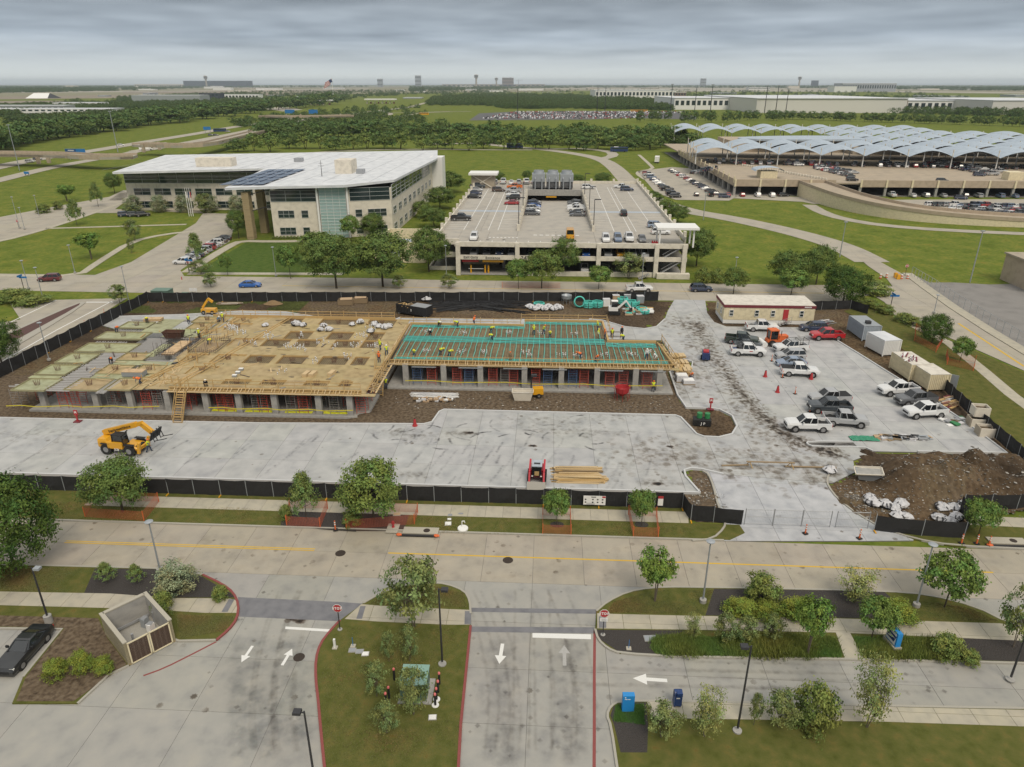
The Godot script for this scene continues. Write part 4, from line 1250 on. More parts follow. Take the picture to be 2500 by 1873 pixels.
const CARWORD:={"sedan":"sedan","hatch":"hatchback","suv":"suv","van":"van","pickup":"pickup_truck","muscle":"coupe"}
# yaw: 0 points the nose along +x
func car(kind:String,col:String,at:Vector3,yaw:float,label:String,near:=false,group:="",size:=1.0)->Node3D:
	var s:=car_shapes(kind)
	if not near:
		var o:=MeshInstance3D.new()
		o.mesh=s.whole
		o.name=numbered(CARWORD[kind])
		o.transform=Transform3D(Basis(Vector3.UP,yaw).scaled(Vector3.ONE*size),at)
		o.set_surface_override_material(0,paint(col))
		o.set_surface_override_material(1,M.auto_glass)
		o.set_surface_override_material(2,M.tint)
		add_child(o)
		return meta(o,label,"truck" if kind=="pickup" else ("van" if kind=="van" else "car"),group)
	var t:=thing(CARWORD[kind],label,"truck" if kind=="pickup" else ("van" if kind=="van" else "car"),at,yaw,group)
	t.scale=Vector3.ONE*size
	part(t,"body",s.body,paint(col))
	part(t,"window_band",s.glass,M.auto_glass)
	part(t,"dark_trim",s.trim,M.black)
	for x in s.wx:
		for q in [-1,1]:
			var w:=Node3D.new()
			w.name="wheel"
			w.position=V(x,s.wr,q*(s.st[2][2] - 0.11))
			t.add_child(w,true)
			part(w,"tyre",s.tyre,M.tyre)
			part(w,"rim",s.rim,M.rim)
	for q in [-1,1]:
		bk(t,"headlight",M.lamp_white,V(s.hl[0].x,s.hl[0].y,q*s.hl[0].z),s.hl[1])
		bk(t,"tail_light",M.lamp_red,V(s.tl[0].x,s.tl[0].y,q*s.tl[0].z),s.tl[1])
		bk(t,"mirror",M.black if col != "white" else paint(col),V(s.cab[1] - 0.45,s.cab[2]+0.1,q*(s.cab[3]+0.16)),V(0.12,0.2,0.22))
	return t
# between two surveyed ground points: tail pixel and nose pixel of a vehicle
func car_px(kind:String,col:String,tail:Array,nose:Array,label:String,near:=true,h:=0.0,size:=1.0,group:="")->Node3D:
	var a=g(tail[0],tail[1],h)
	var b=g(nose[0],nose[1],h)
	var d=b - a
	return car(kind,col,V((a.x+b.x)/2,h,(a.z+b.z)/2),atan2(-d.z,d.x),label,near,group,size)
func site_cars():
	var y:=0.1
	var gp:="vehicles parked in the site car park"
	for q in [
		["pickup","white",[1822,806],[1896,808],"white crew-cab pickup parked in front of the office trailer"],
		["pickup","dark_green",[1775,835],[1845,842],"black pickup with an open bed behind the blue sedan"],
		["sedan","slate",[1788,846],[1858,848],"dark blue-grey sedan half hidden behind the white work pickup"],
		["pickup","white",[1788,865],[1862,868],"white work pickup with toolboxes in its bed and red door lettering"],
		["suv","navy",[2020,808],[1948,806],"dark navy van-like suv parked beside the red pickup"],
		["pickup","bright_red",[2054,828],[1980,828],"bright red crew-cab pickup near the storage containers"],
		["pickup","white",[1968,856],[1888,860],"white pickup with a black ladder rack over its bed"],
		["suv","silver",[1960,876],[1896,876],"silver estate car parked next to the ladder-rack pickup"],
		["sedan","pale_blue",[1965,892],[1896,892],"pale blue sedan between the silver estate and the white pickup"],
		["pickup","white",[1915,914],[1986,918],"white off-road pickup with black wheels beside the barricade cones"],
		["pickup","silver",[2062,982],[1982,984],"silver crew-cab pickup with a covered bed"],
		["pickup","slate",[2050,1006],[1996,1004],"grey-green pickup squeezed behind the lifted silver pickup"],
		["pickup","silver",[2020,1034],[2102,1040],"lifted silver pickup with large black tyres"],
		["pickup","white",[2012,1050],[1926,1048],"white crew-cab pickup nearest the driveway end of the car park"],
		["pickup","white",[2230,960],[2150,964],"white heavy-duty pickup with its driver door open by the cream containers"],
		["pickup","grey",[2265,984],[2200,988],"dark grey pickup with a flat bed cover by the fence"],
		["pickup","white",[2296,1014],[2214,1018],"white pickup at the fence corner beside the planter crates"]]:
		var o:=car_px(q[0],q[1],q[2],q[3],q[4],true,y,1.0,gp)
		if "ladder rack" in q[4]:
			var b:=MB.new()
			for x in [-2.7,-1.2,0.4]:
				for s in [-1,1]:
					b.bar(V(x,1.3 if x<0 else 2.0,s*0.9),V(x,2.15,s*0.85),0.05,0.05)
				b.bar(V(x,2.15,-0.85),V(x,2.15,0.85),0.05,0.05)
			for s in [-1,-0.4,0.2,1]:
				b.bar(V(-2.9,2.17,s*0.85),V(0.6,2.17,s*0.85),0.05,0.05)
			part(o,"ladder_rack",b.mesh(),M.black)
		if "covered bed" in q[4] or "bed cover" in q[4] or "off-road" in q[4]:
			bk(o,"bed_cover",M.black,V(-1.89,1.35,0),V(1.8,0.05,1.84))
		if "toolboxes" in q[4]:
			bk(o,"toolbox",M.dark_metal,V(-1.35,1.3,0),V(0.6,0.5,1.7))
			bk(o,"toolbox",M.navy,V(-2.2,1.0,0.2),V(0.6,0.4,0.8))
			bk(o,"door_lettering",M.red,V(0.3,1.0,-1.015),V(0.5,0.14,0.01))
			bk(o,"door_lettering",M.red,V(0.3,1.0,1.015),V(0.5,0.14,0.01))
		if "door open" in q[4]:
			bk(o,"open_door",paint("white"),V(0.95,0.9,1.35),V(0.08,0.75,0.9),0.3)
	car_px("muscle","black",[110,1545],[10,1655],"black coupe parked in the stall at the corner of the lot",true,0.0)
	car_px("sedan","blue",[588,701],[635,700],"bright blue sedan driving along the street behind the site",true,0.0)
	car_px("suv","maroon",[145,685],[98,687],"dark red suv stopped on the street by the left lawn",true,0.0)
	car_px("pickup","white",[1528,712],[1592,712],"white pickup with a yellow door emblem driving behind the black fence",true,0.0)
	car_px("suv","navy",[1688,711],[1734,711],"dark blue suv on the street beyond the office trailer",true,0.0)
	car_px("pickup","white",[1535,463],[1500,461],"white utility pickup near the far right corner of the garage roof",false,6.75)
	var row:=["white","white","white","navy","white","silver","red","silver","white","grey","slate"]
	for i in row.size():
		var f:=i/float(row.size() - 1)
		car_px(["suv","sedan","sedan","sedan","hatch","suv","suv","sedan","suv","sedan","sedan"][i],row[i],[lerpf(470,560,f),lerpf(645,586,f)],[lerpf(424,530,f),lerpf(644,586,f)],"%s car, %s from the street in the slanted row beside the office lawn" % [row[i].replace("_"," "),ORD[i]],false,0.0,1.0,"cars parked in the slanted row beside the office lawn")
	for q in [[305,"navy","dark blue car at the left end of the office forecourt bays"],[327,"slate","dark car in the middle of the office forecourt bays"],[348,"black","black car at the right end of the office forecourt bays"]]:
		car_px("suv",q[1],[q[0] - 12,529],[q[0]+14,527],q[2],false,0.0)
# ------------------------------------------------------------------ trees and shrubs
var TREES:={}
func leaf_quad(b:MB,p:Vector3,s:float,r:RandomNumberGenerator,outward:Vector3):
	var n:=(outward*0.8+V(r.randfn(0,0.5),r.randfn(0.35,0.5),r.randfn(0,0.5))).normalized()
	var x:=n.cross(V(r.randfn(),r.randfn(),r.randfn())).normalized()
	var y:=n.cross(x)
	var w:=s*0.55
	var t:=p+y*s
	var m:=p+n*s*0.16
	b.tri(p - y*s*0.9,m+x*w,t)
	b.tri(p - y*s*0.9,t,m - x*w)
# crown of many small leaf faces gathered in clumps; trunk with forking limbs. Unit: height 1, spread 1.
func make_tree(key:String,o:Dictionary):
	var r:=RandomNumberGenerator.new()
	r.seed=o.seed
	var b:=MB.new()
	var wood:=MB.new()
	var y0:float=o.base
	var tops:=[]
	var clumps:=[]
	for i in o.clumps:
		var a:=r.randf()*TAU
		var u:=r.randf()
		var yy:=pow(u,o.get("bias",0.9))
		var prof:float
		match o.form:
			"round":prof=sqrt(maxf(0.0,1.0 - pow(yy*2.0 - 0.86,2.0)/1.35))
			"cone":prof=(1.0 - yy)*0.95+0.18
			"vase":prof=0.45+0.55*yy if yy<0.75 else 1.0 - (yy - 0.75)*1.6
			_:prof=0.85
		var rad:=0.5*prof*(1.0+0.16*sin(a*3.0+o.seed)+0.1*sin(a*5.0+yy*7.0))*lerpf(o.get("hollow",0.45),1.0,sqrt(r.randf()))
		var c:=V(cos(a)*rad,lerpf(y0,0.97,yy),sin(a)*rad)
		c += V(r.randfn(0,0.03),r.randfn(0,0.02),r.randfn(0,0.03))
		clumps.append(c)
	var stems:int=o.get("stems",1)
	for s in stems:
		var lean:=V(r.randf_range(-0.1,0.1),0,r.randf_range(-0.1,0.1))*(1.6 if stems>1 else 0.4)
		var fork:=V(0,y0*0.9,0)+lean*0.5
		wood.tube(V(lean.x*0.15,0,lean.z*0.15),fork,o.trunk,o.trunk*0.72,7,false)
		var up:=fork+V(lean.x,(0.9 - y0)*0.55,lean.z)
		wood.tube(fork,up,o.trunk*0.66,o.trunk*0.3,6,false)
		for k in o.get("limbs",9):
			var c:Vector3=clumps[r.randi() % clumps.size()]
			var f:=fork.lerp(up,r.randf()*0.8)
			var mid:=f.lerp(c,0.5)+V(0,-0.03,0)
			wood.tube(f,mid,o.trunk*0.36,o.trunk*0.24,5,false)
			wood.tube(mid,c,o.trunk*0.24,o.trunk*0.08,4,false)
	var base:Array=o.col
	for c in clumps:
		var tone:=r.randf_range(0.76,1.46)
		var yel:=r.randf_range(-0.14,0.24)
		var n:int=int(o.leaves*r.randf_range(0.7,1.3))
		for k in n:
			var d:Vector3=V(r.randfn(),r.randfn()*0.75,r.randfn())*o.spread
			var t:=tone*r.randf_range(0.8,1.2)
			b.col=Color(base[0]*t*(1.0+yel),base[1]*t,base[2]*t*(1.0 - yel*0.5))
			leaf_quad(b,c+d,o.size*r.randf_range(0.7,1.3),r,V(c.x+d.x,(c.y+d.y - 0.55)*0.8,c.z+d.z).normalized())
	TREES[key]=[b.mesh(),wood.mesh() if o.trunk>0 else null,o.get("bark","bark")]
func make_trees():
	make_tree("oak",{"seed":1,"form":"round","base":0.36,"clumps":230,"leaves":46,"spread":0.045,"size":0.021,"trunk":0.022,"limbs":14,"col":[0.105,0.160,0.045]})
	make_tree("oak_b",{"seed":2,"form":"round","base":0.36,"clumps":160,"leaves":46,"spread":0.05,"size":0.025,"trunk":0.02,"limbs":14,"col":[0.130,0.190,0.052],"hollow":0.35})
	make_tree("dense",{"seed":3,"form":"round","base":0.2,"clumps":330,"leaves":44,"spread":0.042,"size":0.018,"trunk":0.024,"limbs":10,"col":[0.064,0.114,0.027],"hollow":0.6})
	make_tree("ball",{"seed":4,"form":"round","base":0.46,"clumps":110,"leaves":44,"spread":0.05,"size":0.032,"trunk":0.016,"limbs":10,"col":[0.120,0.195,0.050],"hollow":0.5})
	make_tree("cone",{"seed":5,"form":"cone","base":0.3,"clumps":110,"leaves":42,"spread":0.05,"size":0.029,"trunk":0.016,"limbs":10,"col":[0.140,0.200,0.065]})
	make_tree("vase",{"seed":6,"form":"vase","base":0.5,"clumps":95,"leaves":42,"spread":0.046,"size":0.032,"trunk":0.016,"stems":3,"limbs":8,"col":[0.135,0.220,0.050],"bark":"bark_pale"})
	make_tree("loose",{"seed":7,"form":"round","base":0.32,"clumps":64,"leaves":44,"spread":0.055,"size":0.032,"trunk":0.013,"stems":2,"limbs":14,"col":[0.155,0.200,0.075],"bark":"bark_pale","hollow":0.2})
	make_tree("airy",{"seed":8,"form":"vase","base":0.2,"clumps":85,"leaves":36,"spread":0.06,"size":0.024,"trunk":0.012,"stems":3,"limbs":14,"col":[0.235,0.275,0.100],"bark":"bark_pale","hollow":0.1})
	make_tree("shrub",{"seed":9,"form":"round","base":0.05,"clumps":70,"leaves":44,"spread":0.075,"size":0.042,"trunk":0.012,"stems":2,"limbs":5,"col":[0.150,0.195,0.055]})
	make_tree("hedge",{"seed":19,"form":"round","base":0.0,"clumps":110,"leaves":40,"spread":0.07,"size":0.034,"trunk":0.01,"stems":2,"limbs":3,"col":[0.165,0.215,0.04],"hollow":0.3,"bias":0.7})
	make_tree("sage",{"seed":10,"form":"round","base":0.04,"clumps":90,"leaves":46,"spread":0.075,"size":0.032,"trunk":0.012,"stems":2,"limbs":5,"col":[0.213,0.248,0.150]})
	make_tree("far",{"seed":11,"form":"round","base":0.2,"clumps":60,"leaves":20,"spread":0.07,"size":0.05,"trunk":0.02,"limbs":5,"col":[0.088,0.141,0.043],"hollow":0.5})
	make_tree("far_b",{"seed":12,"form":"round","base":0.3,"clumps":46,"leaves":20,"spread":0.07,"size":0.052,"trunk":0.018,"stems":2,"limbs":6,"col":[0.121,0.181,0.053],"hollow":0.35})
	make_tree("tuft",{"seed":13,"form":"round","base":0.0,"clumps":26,"leaves":12,"spread":0.10,"size":0.07,"trunk":0.0,"limbs":0,"col":[0.074,0.118,0.035],"hollow":0.5})
func tree(key:String,at:Vector3,h:float,w:float,label:String,called:="tree",group:="",turn:=-1.0)->Node3D:
	var t:=thing(called,label,"tree" if called.ends_with("tree") else ("shrub" if "shrub" in called else "plant"),at,turn if turn >= 0 else rng.randf()*TAU,group)
	var s:=Basis.from_scale(V(w,h,w))
	part(t,"crown",TREES[key][0],M.leaf,Vector3.ZERO,s)
	if TREES[key][1]:
		part(t,"trunk",TREES[key][1],M[TREES[key][2]],Vector3.ZERO,s)
	return t
# from the photo: foot of the trunk, top of the crown, crown width in photo pixels
func tree_px(key:String,x:float,y:float,ytop:float,wpx:float,label:String,called:="tree",group:="",h0:=0.1):
	var p=g(x,y,h0)
	var cam_d:=V(p.x,0,p.z).length()
	var lo:=0.3
	var hi:=40.0
	for k in 30:
		var m:=(lo+hi)/2
		if g_row(p,h0+m)>ytop:lo=m
		else:hi=m
	var sc:=depth_at(p+V(0,lo*0.6,0))/FPX
	return tree(key,p,lo*0.94,wpx*sc*0.86,label,called,group)
func depth_at(p:Vector3)->float:
	var w:=deg_to_rad(YAW)
	var b:=p.x*sin(w)+p.z*cos(w)
	return -((p.y - CAM_H)*sin(deg_to_rad(PITCH))+b*cos(deg_to_rad(PITCH)))
func g_row(p:Vector3,y:float)->float:
	var w:=deg_to_rad(YAW)
	var pi:=deg_to_rad(PITCH)
	var b:=p.x*sin(w)+p.z*cos(w)
	return 936.5+FPX*((y - CAM_H)*cos(pi) - b*sin(pi))/((y - CAM_H)*sin(pi)+b*cos(pi))
func build_green():
	var S:="shrub"
	for q in [
		["dense",42,1396,1166,236,"large dark tree overhanging the street at the left edge"],
		["oak",298,1250,1118,168,"broad round tree in an orange net on the lawn strip"],
		["cone",748,1268,1150,85,"slim young tree in the red mulch bed by the fence"],
		["oak_b",914,1278,1120,172,"large bright green tree beside the fire hydrant"],
		["ball",1360,1283,1196,74,"small ball-shaped tree before the fence banner"],
		["ball",1566,1283,1195,68,"small ball-shaped tree at the right end of the lawn strip"],
		["ball",2388,1310,1222,90,"small round tree behind the fence corner at the right"],
		["vase",1598,1468,1345,116,"vase-shaped tree on the lawn right of the driveway"],
		["ball",2305,1482,1350,142,"dense bell-shaped tree leaning beside the right street lamp"],
		["loose",1012,1530,1365,168,"tall open tree on the lawn island between the driveways"],
		["loose",2475,1580,1430,110,"dark tree cut by the right edge beside the bed"],
		["ball",2128,1560,1464,100,"small round tree next to the blue monument sign"],
		["airy",2115,1775,1600,130,"airy yellow-green tree at the bottom right"],
		["oak",822,704,570,150,"large tree before the glass stair tower, trunk by the street"],
		["oak",935,700,562,160,"large bright tree on the street before the beige garage wing"],
		["oak_b",780,640,565,120,"rounded tree behind the front row by the office lawn"],
		["oak",1048,664,553,106,"tree standing in front of the left garage ramp"],
		["ball",1266,705,630,62,"small tree before the garage entrance"],
		["oak_b",1322,704,608,98,"tree to the left of the garage front"],
		["oak",1378,672,578,92,"dark tree against the middle of the garage front"],
		["ball",1461,706,648,62,"bright small round tree behind the fence screen"],
		["loose",1535,680,617,80,"leaning tree before the garage stair"],
		["oak",1700,650,556,90,"dark tree at the right end of the garage"],
		["oak_b",1790,718,650,68,"bushy bright tree on the street behind the trailer"],
		["oak",1925,700,612,110,"broad dark tree behind the office trailer, leftmost of three"],
		["oak",1992,694,596,90,"tall dark tree behind the office trailer, middle of three"],
		["dense",2058,740,645,115,"dark round tree behind the office trailer, nearest the right street"],
		["ball",1930,724,655,80,"lighter bush-like tree directly behind the trailer roof"],
		["dense",2275,838,763,78,"round dark tree on the right verge, nearer the containers"],
		["ball",2342,885,822,54,"small tree on the right verge, nearer the bottom"],
		["dense",5,890,766,105,"dark tree at the left edge beside the left fence"],
		["loose",293,740,694,52,"small shrubby tree at the street corner by the fence"],
		["loose",515,700,665,48,"small bare-stemmed tree at the office drive corner"],
		["ball",710,680,595,62,"young round tree at the right of the office lawn"],
		["ball",556,673,616,34,"thin young tree on the office lawn"],
		["loose",490,668,635,60,"low shrubby tree beside the office drive"],
		["cone",482,640,567,50,"upright tree beside the slanted row of cars"],
		["vase",224,633,568,70,"spreading tree alone on the left lawn"],
		["loose",329,588,535,46,"small open tree on the left lawn by the path"],
		["loose",321,618,582,20,"thin sapling on the left lawn"],
		["cone",188,550,485,46,"upright tree at the corner of the left car park"],
		["vase",165,492,450,55,"spreading tree by the left access road"],
		["cone",240,505,443,38,"upright tree at the bend of the left access road"],
		["oak",280,472,420,44,"dark tree at the left end of the office"],
		["loose",320,520,498,46,"low tree by the forecourt bays"],
		["oak",583,582,510,56,"dark tree before the stone pillars"],
		["ball",858,590,524,50,"tree against the glass stair tower"],
		["oak",910,578,518,64,"tree against the right corner of the office"],
		["loose",502,520,472,60,"tree before the left office wing"],
		["oak",1095,470,418,85,"dark tree behind the left edge of the garage roof, farthest"],
		["oak",1075,510,455,80,"dark tree behind the left edge of the garage roof, middle"],
		["oak",1060,555,505,75,"dark tree behind the left edge of the garage roof, nearest"],
		["oak_b",1030,530,490,60,"tree in the gap between office and garage"],
		["oak",1215,450,418,42,"small tree behind the garage roof beside the lift hut"],
		["oak",1287,440,415,26,"small tree behind the garage roof left of the cooling towers"],
		["oak",1410,450,425,40,"small tree behind the garage roof right of the cooling towers"],
		["oak",1470,450,420,48,"tree behind the garage roof near the access road"],
		["oak",1590,500,466,60,"tree on the right side of the garage, farthest"],
		["oak_b",1625,525,486,60,"tree on the right side of the garage, middle"],
		["oak",1655,545,500,60,"tree on the right side of the garage, nearest"]]:
		tree_px(q[0],q[1],q[2],q[3],q[4],q[5],"tree","",0.1 if q[2]>1100 else 0.0)
	for q in [
		["cone",262,1420,1374,56,"feathery shrub at the left end of the mulch bed"],
		["cone",335,1424,1378,48,"feathery shrub beside the street lamp foot"],
		["sage",432,1440,1378,106,"large silver-grey shrub in the mulch bed"],
		["shrub",402,1500,1443,52,"round dark shrub behind the dumpster pen"],
		["shrub",540,1462,1430,40,"low spiky shrub by the red kerb"],
		["loose",1000,1615,1530,62,"slender shrub on the lawn island above the green box"],
		["loose",950,1615,1542,46,"small open shrub left of the slender one on the lawn island"],
		["loose",920,1700,1620,78,"open shrub left of the green utility box"],
		["loose",1010,1745,1630,96,"shrub in front of the green utility box"],
		["loose",945,1790,1717,76,"shrub at the bottom of the lawn island"],
		["shrub",1858,1470,1402,88,"tall shrub in the upper mulch bed"],
		["airy",2088,1470,1393,118,"loose pale shrub in the upper mulch bed"],
		["hedge",1808,1500,1468,84,"clipped bright hedge at the left of the upper bed"],
		["hedge",1872,1503,1474,76,"clipped bright hedge in the middle of the upper bed"],
		["hedge",1945,1503,1468,92,"clipped hedge at the right of the upper bed"],
		["hedge",2190,1508,1472,90,"low spreading hedge below the right street lamp"],
		["airy",1690,1560,1496,54,"small yellow shrub beside the sidewalk"],
		["loose",1770,1570,1500,70,"dark open shrub in the lower grass bed, left"],
		["loose",1820,1572,1508,66,"dark open shrub in the lower grass bed, middle"],
		["loose",1880,1570,1500,60,"dark open shrub in the lower grass bed, right"],
		["vase",1970,1600,1465,108,"tall bright green shrub by the cross path"],
		["shrub",2310,1600,1552,80,"low shrub right of the blue monument sign"],
		["shrub",2365,1618,1590,50,"tuft of grass in the right mulch bed"],
		["airy",1720,1800,1680,110,"wispy pale shrub at the bottom, left of the black lamp"],
		["loose",1615,1800,1720,100,"olive shrub behind the blue mailbox"],
		["loose",1900,1775,1690,100,"small open tree-like shrub right of the black lamp"],
		["shrub",1985,1775,1670,108,"dense olive shrub at the bottom right"],
		["loose",1840,1770,1692,40,"thin shrub beside the black lamp foot"],
		["hedge",140,1655,1612,60,"tall grass clump at the left of the bare bed"],
		["hedge",205,1640,1592,60,"tall grass clump in the middle of the bare bed"],
		["hedge",255,1640,1607,54,"tall grass clump beside the dumpster pen"],
		["shrub",700,1268,1230,30,"spiky clump at the left of the red bed"],
		["shrub",860,1282,1248,50,"green clump below the bright tree"],
		["loose",975,704,672,44,"low shrub left of the garage drive"],
		["loose",1096,704,668,48,"low palm-like shrub by the garage drive"],
		["shrub",1715,690,650,40,"shrub behind the blue suv"],
		["shrub",1750,690,655,40,"shrub right of the blue suv"],
		["shrub",2130,715,688,90,"pale clump of grasses at the right street corner"],
		["shrub",30,735,705,90,"clipped hedge at the left street corner"],
		["shrub",80,742,722,90,"low hedge along the left street kerb"],
		["shrub",108,520,497,36,"dark shrub by the left access road"],
		["shrub",142,512,490,24,"small shrub by the left access road"]]:
		tree_px(q[0],q[1],q[2],q[3],q[4],q[5],S,"",0.1 if q[2]>1100 else 0.0)
	for i in 5:
		var x=[328,390,450,515,580][i]
		tree_px("sage",x,518,475,44,"grey-green olive tree before the left office wing, %s from its left end" % ORD[i],"olive_tree","olive trees before the left office wing",0.0)
	for i in 13:
		var x:=lerpf(668,770,i/12.0)
		tree_px("shrub",x,583,576,9,"round clipped shrub at the foot of the office wall, %s from the left" % nth(i),S,"row of clipped shrubs at the office wall",0.0)
	for q in [[2090,742,18],[2125,752,16],[2160,765,18],[2205,785,18],[2230,795,20]]:
		tree_px("shrub",q[0],q[1],q[1] - 22,46,"low hedge plant between the fence and the right street, %s" % {2090:"farthest from the lamp",2125:"second from the trailer",2160:"in the middle",2205:"fourth from the trailer",2230:"next to the round dark tree"}[q[0]],S,"hedge along the right street",0.0)
	var gp:="trees in the rows beyond the lawns"
	for i in 26:  # row behind the office and lawn
		var x:=585.0+i*40.0+rng.randf_range(-8,8)
		var y:=368.0 - rng.randf_range(0,6)+(6.0 if x<700 else 0.0)
		tree_px("far_b" if i % 3 else "far",x,y,y - rng.randf_range(34,48),rng.randf_range(48,66),"medium tree in the row along the road behind the office lawn, %s from the left" % nth(i),"tree",gp,0.0)
	for i in 24:
		var x:=640.0+i*24.0+rng.randf_range(-8,8)
		var y:=340.0 - rng.randf_range(0,9)
		tree_px("far",x,y,y - rng.randf_range(30,46),rng.randf_range(50,74),"dark tree in the belt behind the road row, %s from the left" % nth(i),"tree","trees in the belt behind the road row",0.0)
	for i in 22:
		var x:=1180.0+i*24.0+rng.randf_range(-6,6)
		var y:=350.0+(i/22.0)*14.0 - rng.randf_range(0,8)
		tree_px("far",x,y,y - rng.randf_range(38,58),rng.randf_range(50,74),"dark tree in the belt left of the canopied garage, %s from the left" % nth(i),"tree","trees in the belt left of the canopied garage",0.0)
	for i in 44:  # along the highway
		var f:=i/43.0
		var x:=lerpf(-30,800,f)+rng.randf_range(-8,8)
		var y:=lerpf(352,258,pow(f,0.72))+22.0*(1.0 - f) - rng.randf_range(0,5)
		tree_px("far",x,y,y - lerpf(66,30,sqrt(f))*rng.randf_range(0.85,1.15),lerpf(110,52,sqrt(f)),"dark roadside tree in the long row along the highway, %s from the left" % nth(i),"tree","trees along the highway",0.0)
	for i in 16:
		var f:=i/15.0
		tree_px("far",lerpf(520,840,f),lerpf(272,248,f) - rng.randf_range(0,6),lerpf(250,230,f),rng.randf_range(36,50),"tree in the grove between highway and overpass, %s from the left" % nth(i),"tree","trees in the grove before the far overpass",0.0)
	for i in 30:
		var x:=1890.0+i*24.0+rng.randf_range(-8,8)
		tree_px("far",x,lerpf(290,312,i/29.0),lerpf(268,284,i/29.0),rng.randf_range(22,34),"tree in the line between the canopies and the warehouses, %s from the left" % nth(i),"tree","trees before the warehouses",0.0)
	for i in 14:
		var x:=1560.0+i*26.0+rng.randf_range(-8,8)
		tree_px("far",x,296.0+rng.randf_range(-4,4),268,rng.randf_range(20,32),"dark tree behind the curved roof of the canopied garage, %s from the left" % nth(i),"tree","trees behind the curved garage roof",0.0)
	var bl:=MB.new()
	var br:=RandomNumberGenerator.new()
	br.seed=3
	for k in 9:
		var d:=V(br.randfn(),0,br.randfn())*0.12
		var l:=V(br.randfn()*0.1,br.randf_range(0.25,0.5),br.randfn()*0.1)
		var sd:=l.cross(V(br.randfn(),0,br.randfn())).normalized()*0.03
		bl.tri(d - sd,d+sd,d+l)
	var blm:=bl.mesh()
	for w in [["ground_cover","tall grassy ground cover in the beds right of the driveway",[[1600,1556,2040,1562,2055,1606,1610,1600,1590,1580],[2085,1556,2310,1568,2300,1608,2110,1604],[1505,1722,1570,1722,1574,1770,1500,1760],[1590,1560,2040,1566,2050,1602,1600,1596]],17000,1.0,[0.15,0.225,0.045]],
		["grass_blades","blades of the mown lawns by the street",[[70,1224,690,1244,690,1284,120,1270],[1010,1262,1690,1282,1680,1318,1070,1300],[845,1532,1140,1535,1122,1870,795,1870,776,1660],[930,1456,1050,1430,1130,1448,1140,1484,900,1478],[1500,1470,1600,1440,1740,1442,1720,1500,1480,1496],[430,1502,574,1504,550,1540,440,1560],[0,1385,225,1390,200,1446,0,1442],[2170,1455,2370,1486,2440,1518,2250,1515]],42000,0.22,[0.20,0.205,0.075]]]:
		var tr:=[]
		var cs:=[]
		var nn:=noise(0.15,3,8)
		while tr.size()<w[3]:
			var pg:Array=w[2][rng.randi() % w[2].size()]
			var px:=PackedVector2Array()
			var lo:=Vector2(1e9,1e9)
			var hi:=-lo
			for i in range(0,pg.size(),2):
				px.append(Vector2(pg[i],pg[i+1]))
				lo=lo.min(px[-1])
				hi=hi.max(px[-1])
			for k in 60:
				var c:=Vector2(rng.randf_range(lo.x,hi.x),rng.randf_range(lo.y,hi.y))
				if Geometry2D.is_point_in_polygon(c,px):
					var q=g(c.x,c.y,0.1)
					var v:=nn.get_noise_2d(q.x,q.z)
					tr.append(Transform3D(Basis(Vector3.UP,rng.randf()*TAU)*Basis.from_scale(V(1,1,1)*w[4]*(0.8+v)*rng.randf_range(0.6,1.3)),q))
					var tn:=rng.randf_range(0.7,1.25)
					cs.append(Color(w[5][0]*tn*(1.0+v*0.6),w[5][1]*tn,w[5][2]*tn))
		scatter(w[0],w[1],blm,M.tint,tr,cs,"grass")
	var tf:Mesh=TREES["tuft"][0]
	for w in [["grove","dense green wood in the middle distance",[1040,258,1180,258,1240,266,1420,266,1640,270,1640,252,1500,240,1350,232,1150,232,1060,240],2600,9.0],
		["far_wood","dark woods along the horizon at the left",[-200,232,0,228,300,222,520,215,700,214,900,213,900,210,500,211,200,211,-200,212],2600,17.0],
		["horizon_wood","bluish woods along the horizon at the centre and right",[1000,224,1300,216,1600,214,2000,216,2600,224,2600,212,2000,210,1500,209,1000,211],3200,17.0],
		["airport_trees","scattered trees on the airport land",[700,250,900,238,1100,232,1250,228,1250,219,900,221,600,224,300,240,0,262,0,285,400,275],3000,8.0],
		["left_scrub","scrub between the far left buildings",[0,300,250,300,520,278,640,268,640,258,400,262,0,280],900,8.0],
		["right_scrub","scattered trees round the far warehouses at the right",[1650,262,2600,290,2600,268,2200,226,1500,218,1300,220,1500,236],1500,9.0],
		["mid_scrub","bushes scattered over the fields in the middle distance",[560,300,860,268,1040,262,1040,300,900,318,640,330],260,7.0]]:
		var tr:=[]
		var guard:=0
		var pp:Array=w[2]
		var lx:=1e9; var hx:=-1e9; var ly:=1e9; var hy:=-1e9
		for i in range(0,pp.size(),2):
			lx=minf(lx,pp[i]); hx=maxf(hx,pp[i]); ly=minf(ly,pp[i+1]); hy=maxf(hy,pp[i+1])
		var nn:=noise(0.004,2,3)
		var px:=PackedVector2Array()
		for i in range(0,pp.size(),2):
			px.append(Vector2(pp[i],pp[i+1]))
		while tr.size()<w[3] and guard<60000:
			guard += 1
			var c:=Vector2(rng.randf_range(lx,hx),rng.randf_range(ly,hy))
			if not Geometry2D.is_point_in_polygon(c,px):
				continue
			var q=g(c.x,c.y)
			if w[0] != "grove" and nn.get_noise_2d(q.x,q.z*0.4)<-0.08:
				continue
			var h:float=w[4]*rng.randf_range(0.6,1.15)
			tr.append(Transform3D(Basis(Vector3.UP,rng.randf()*TAU)*Basis.from_scale(V(h*1.5,h,h*1.5)),q))
		scatter(w[0],w[1],tf,M.leaf,tr,[],"woods")
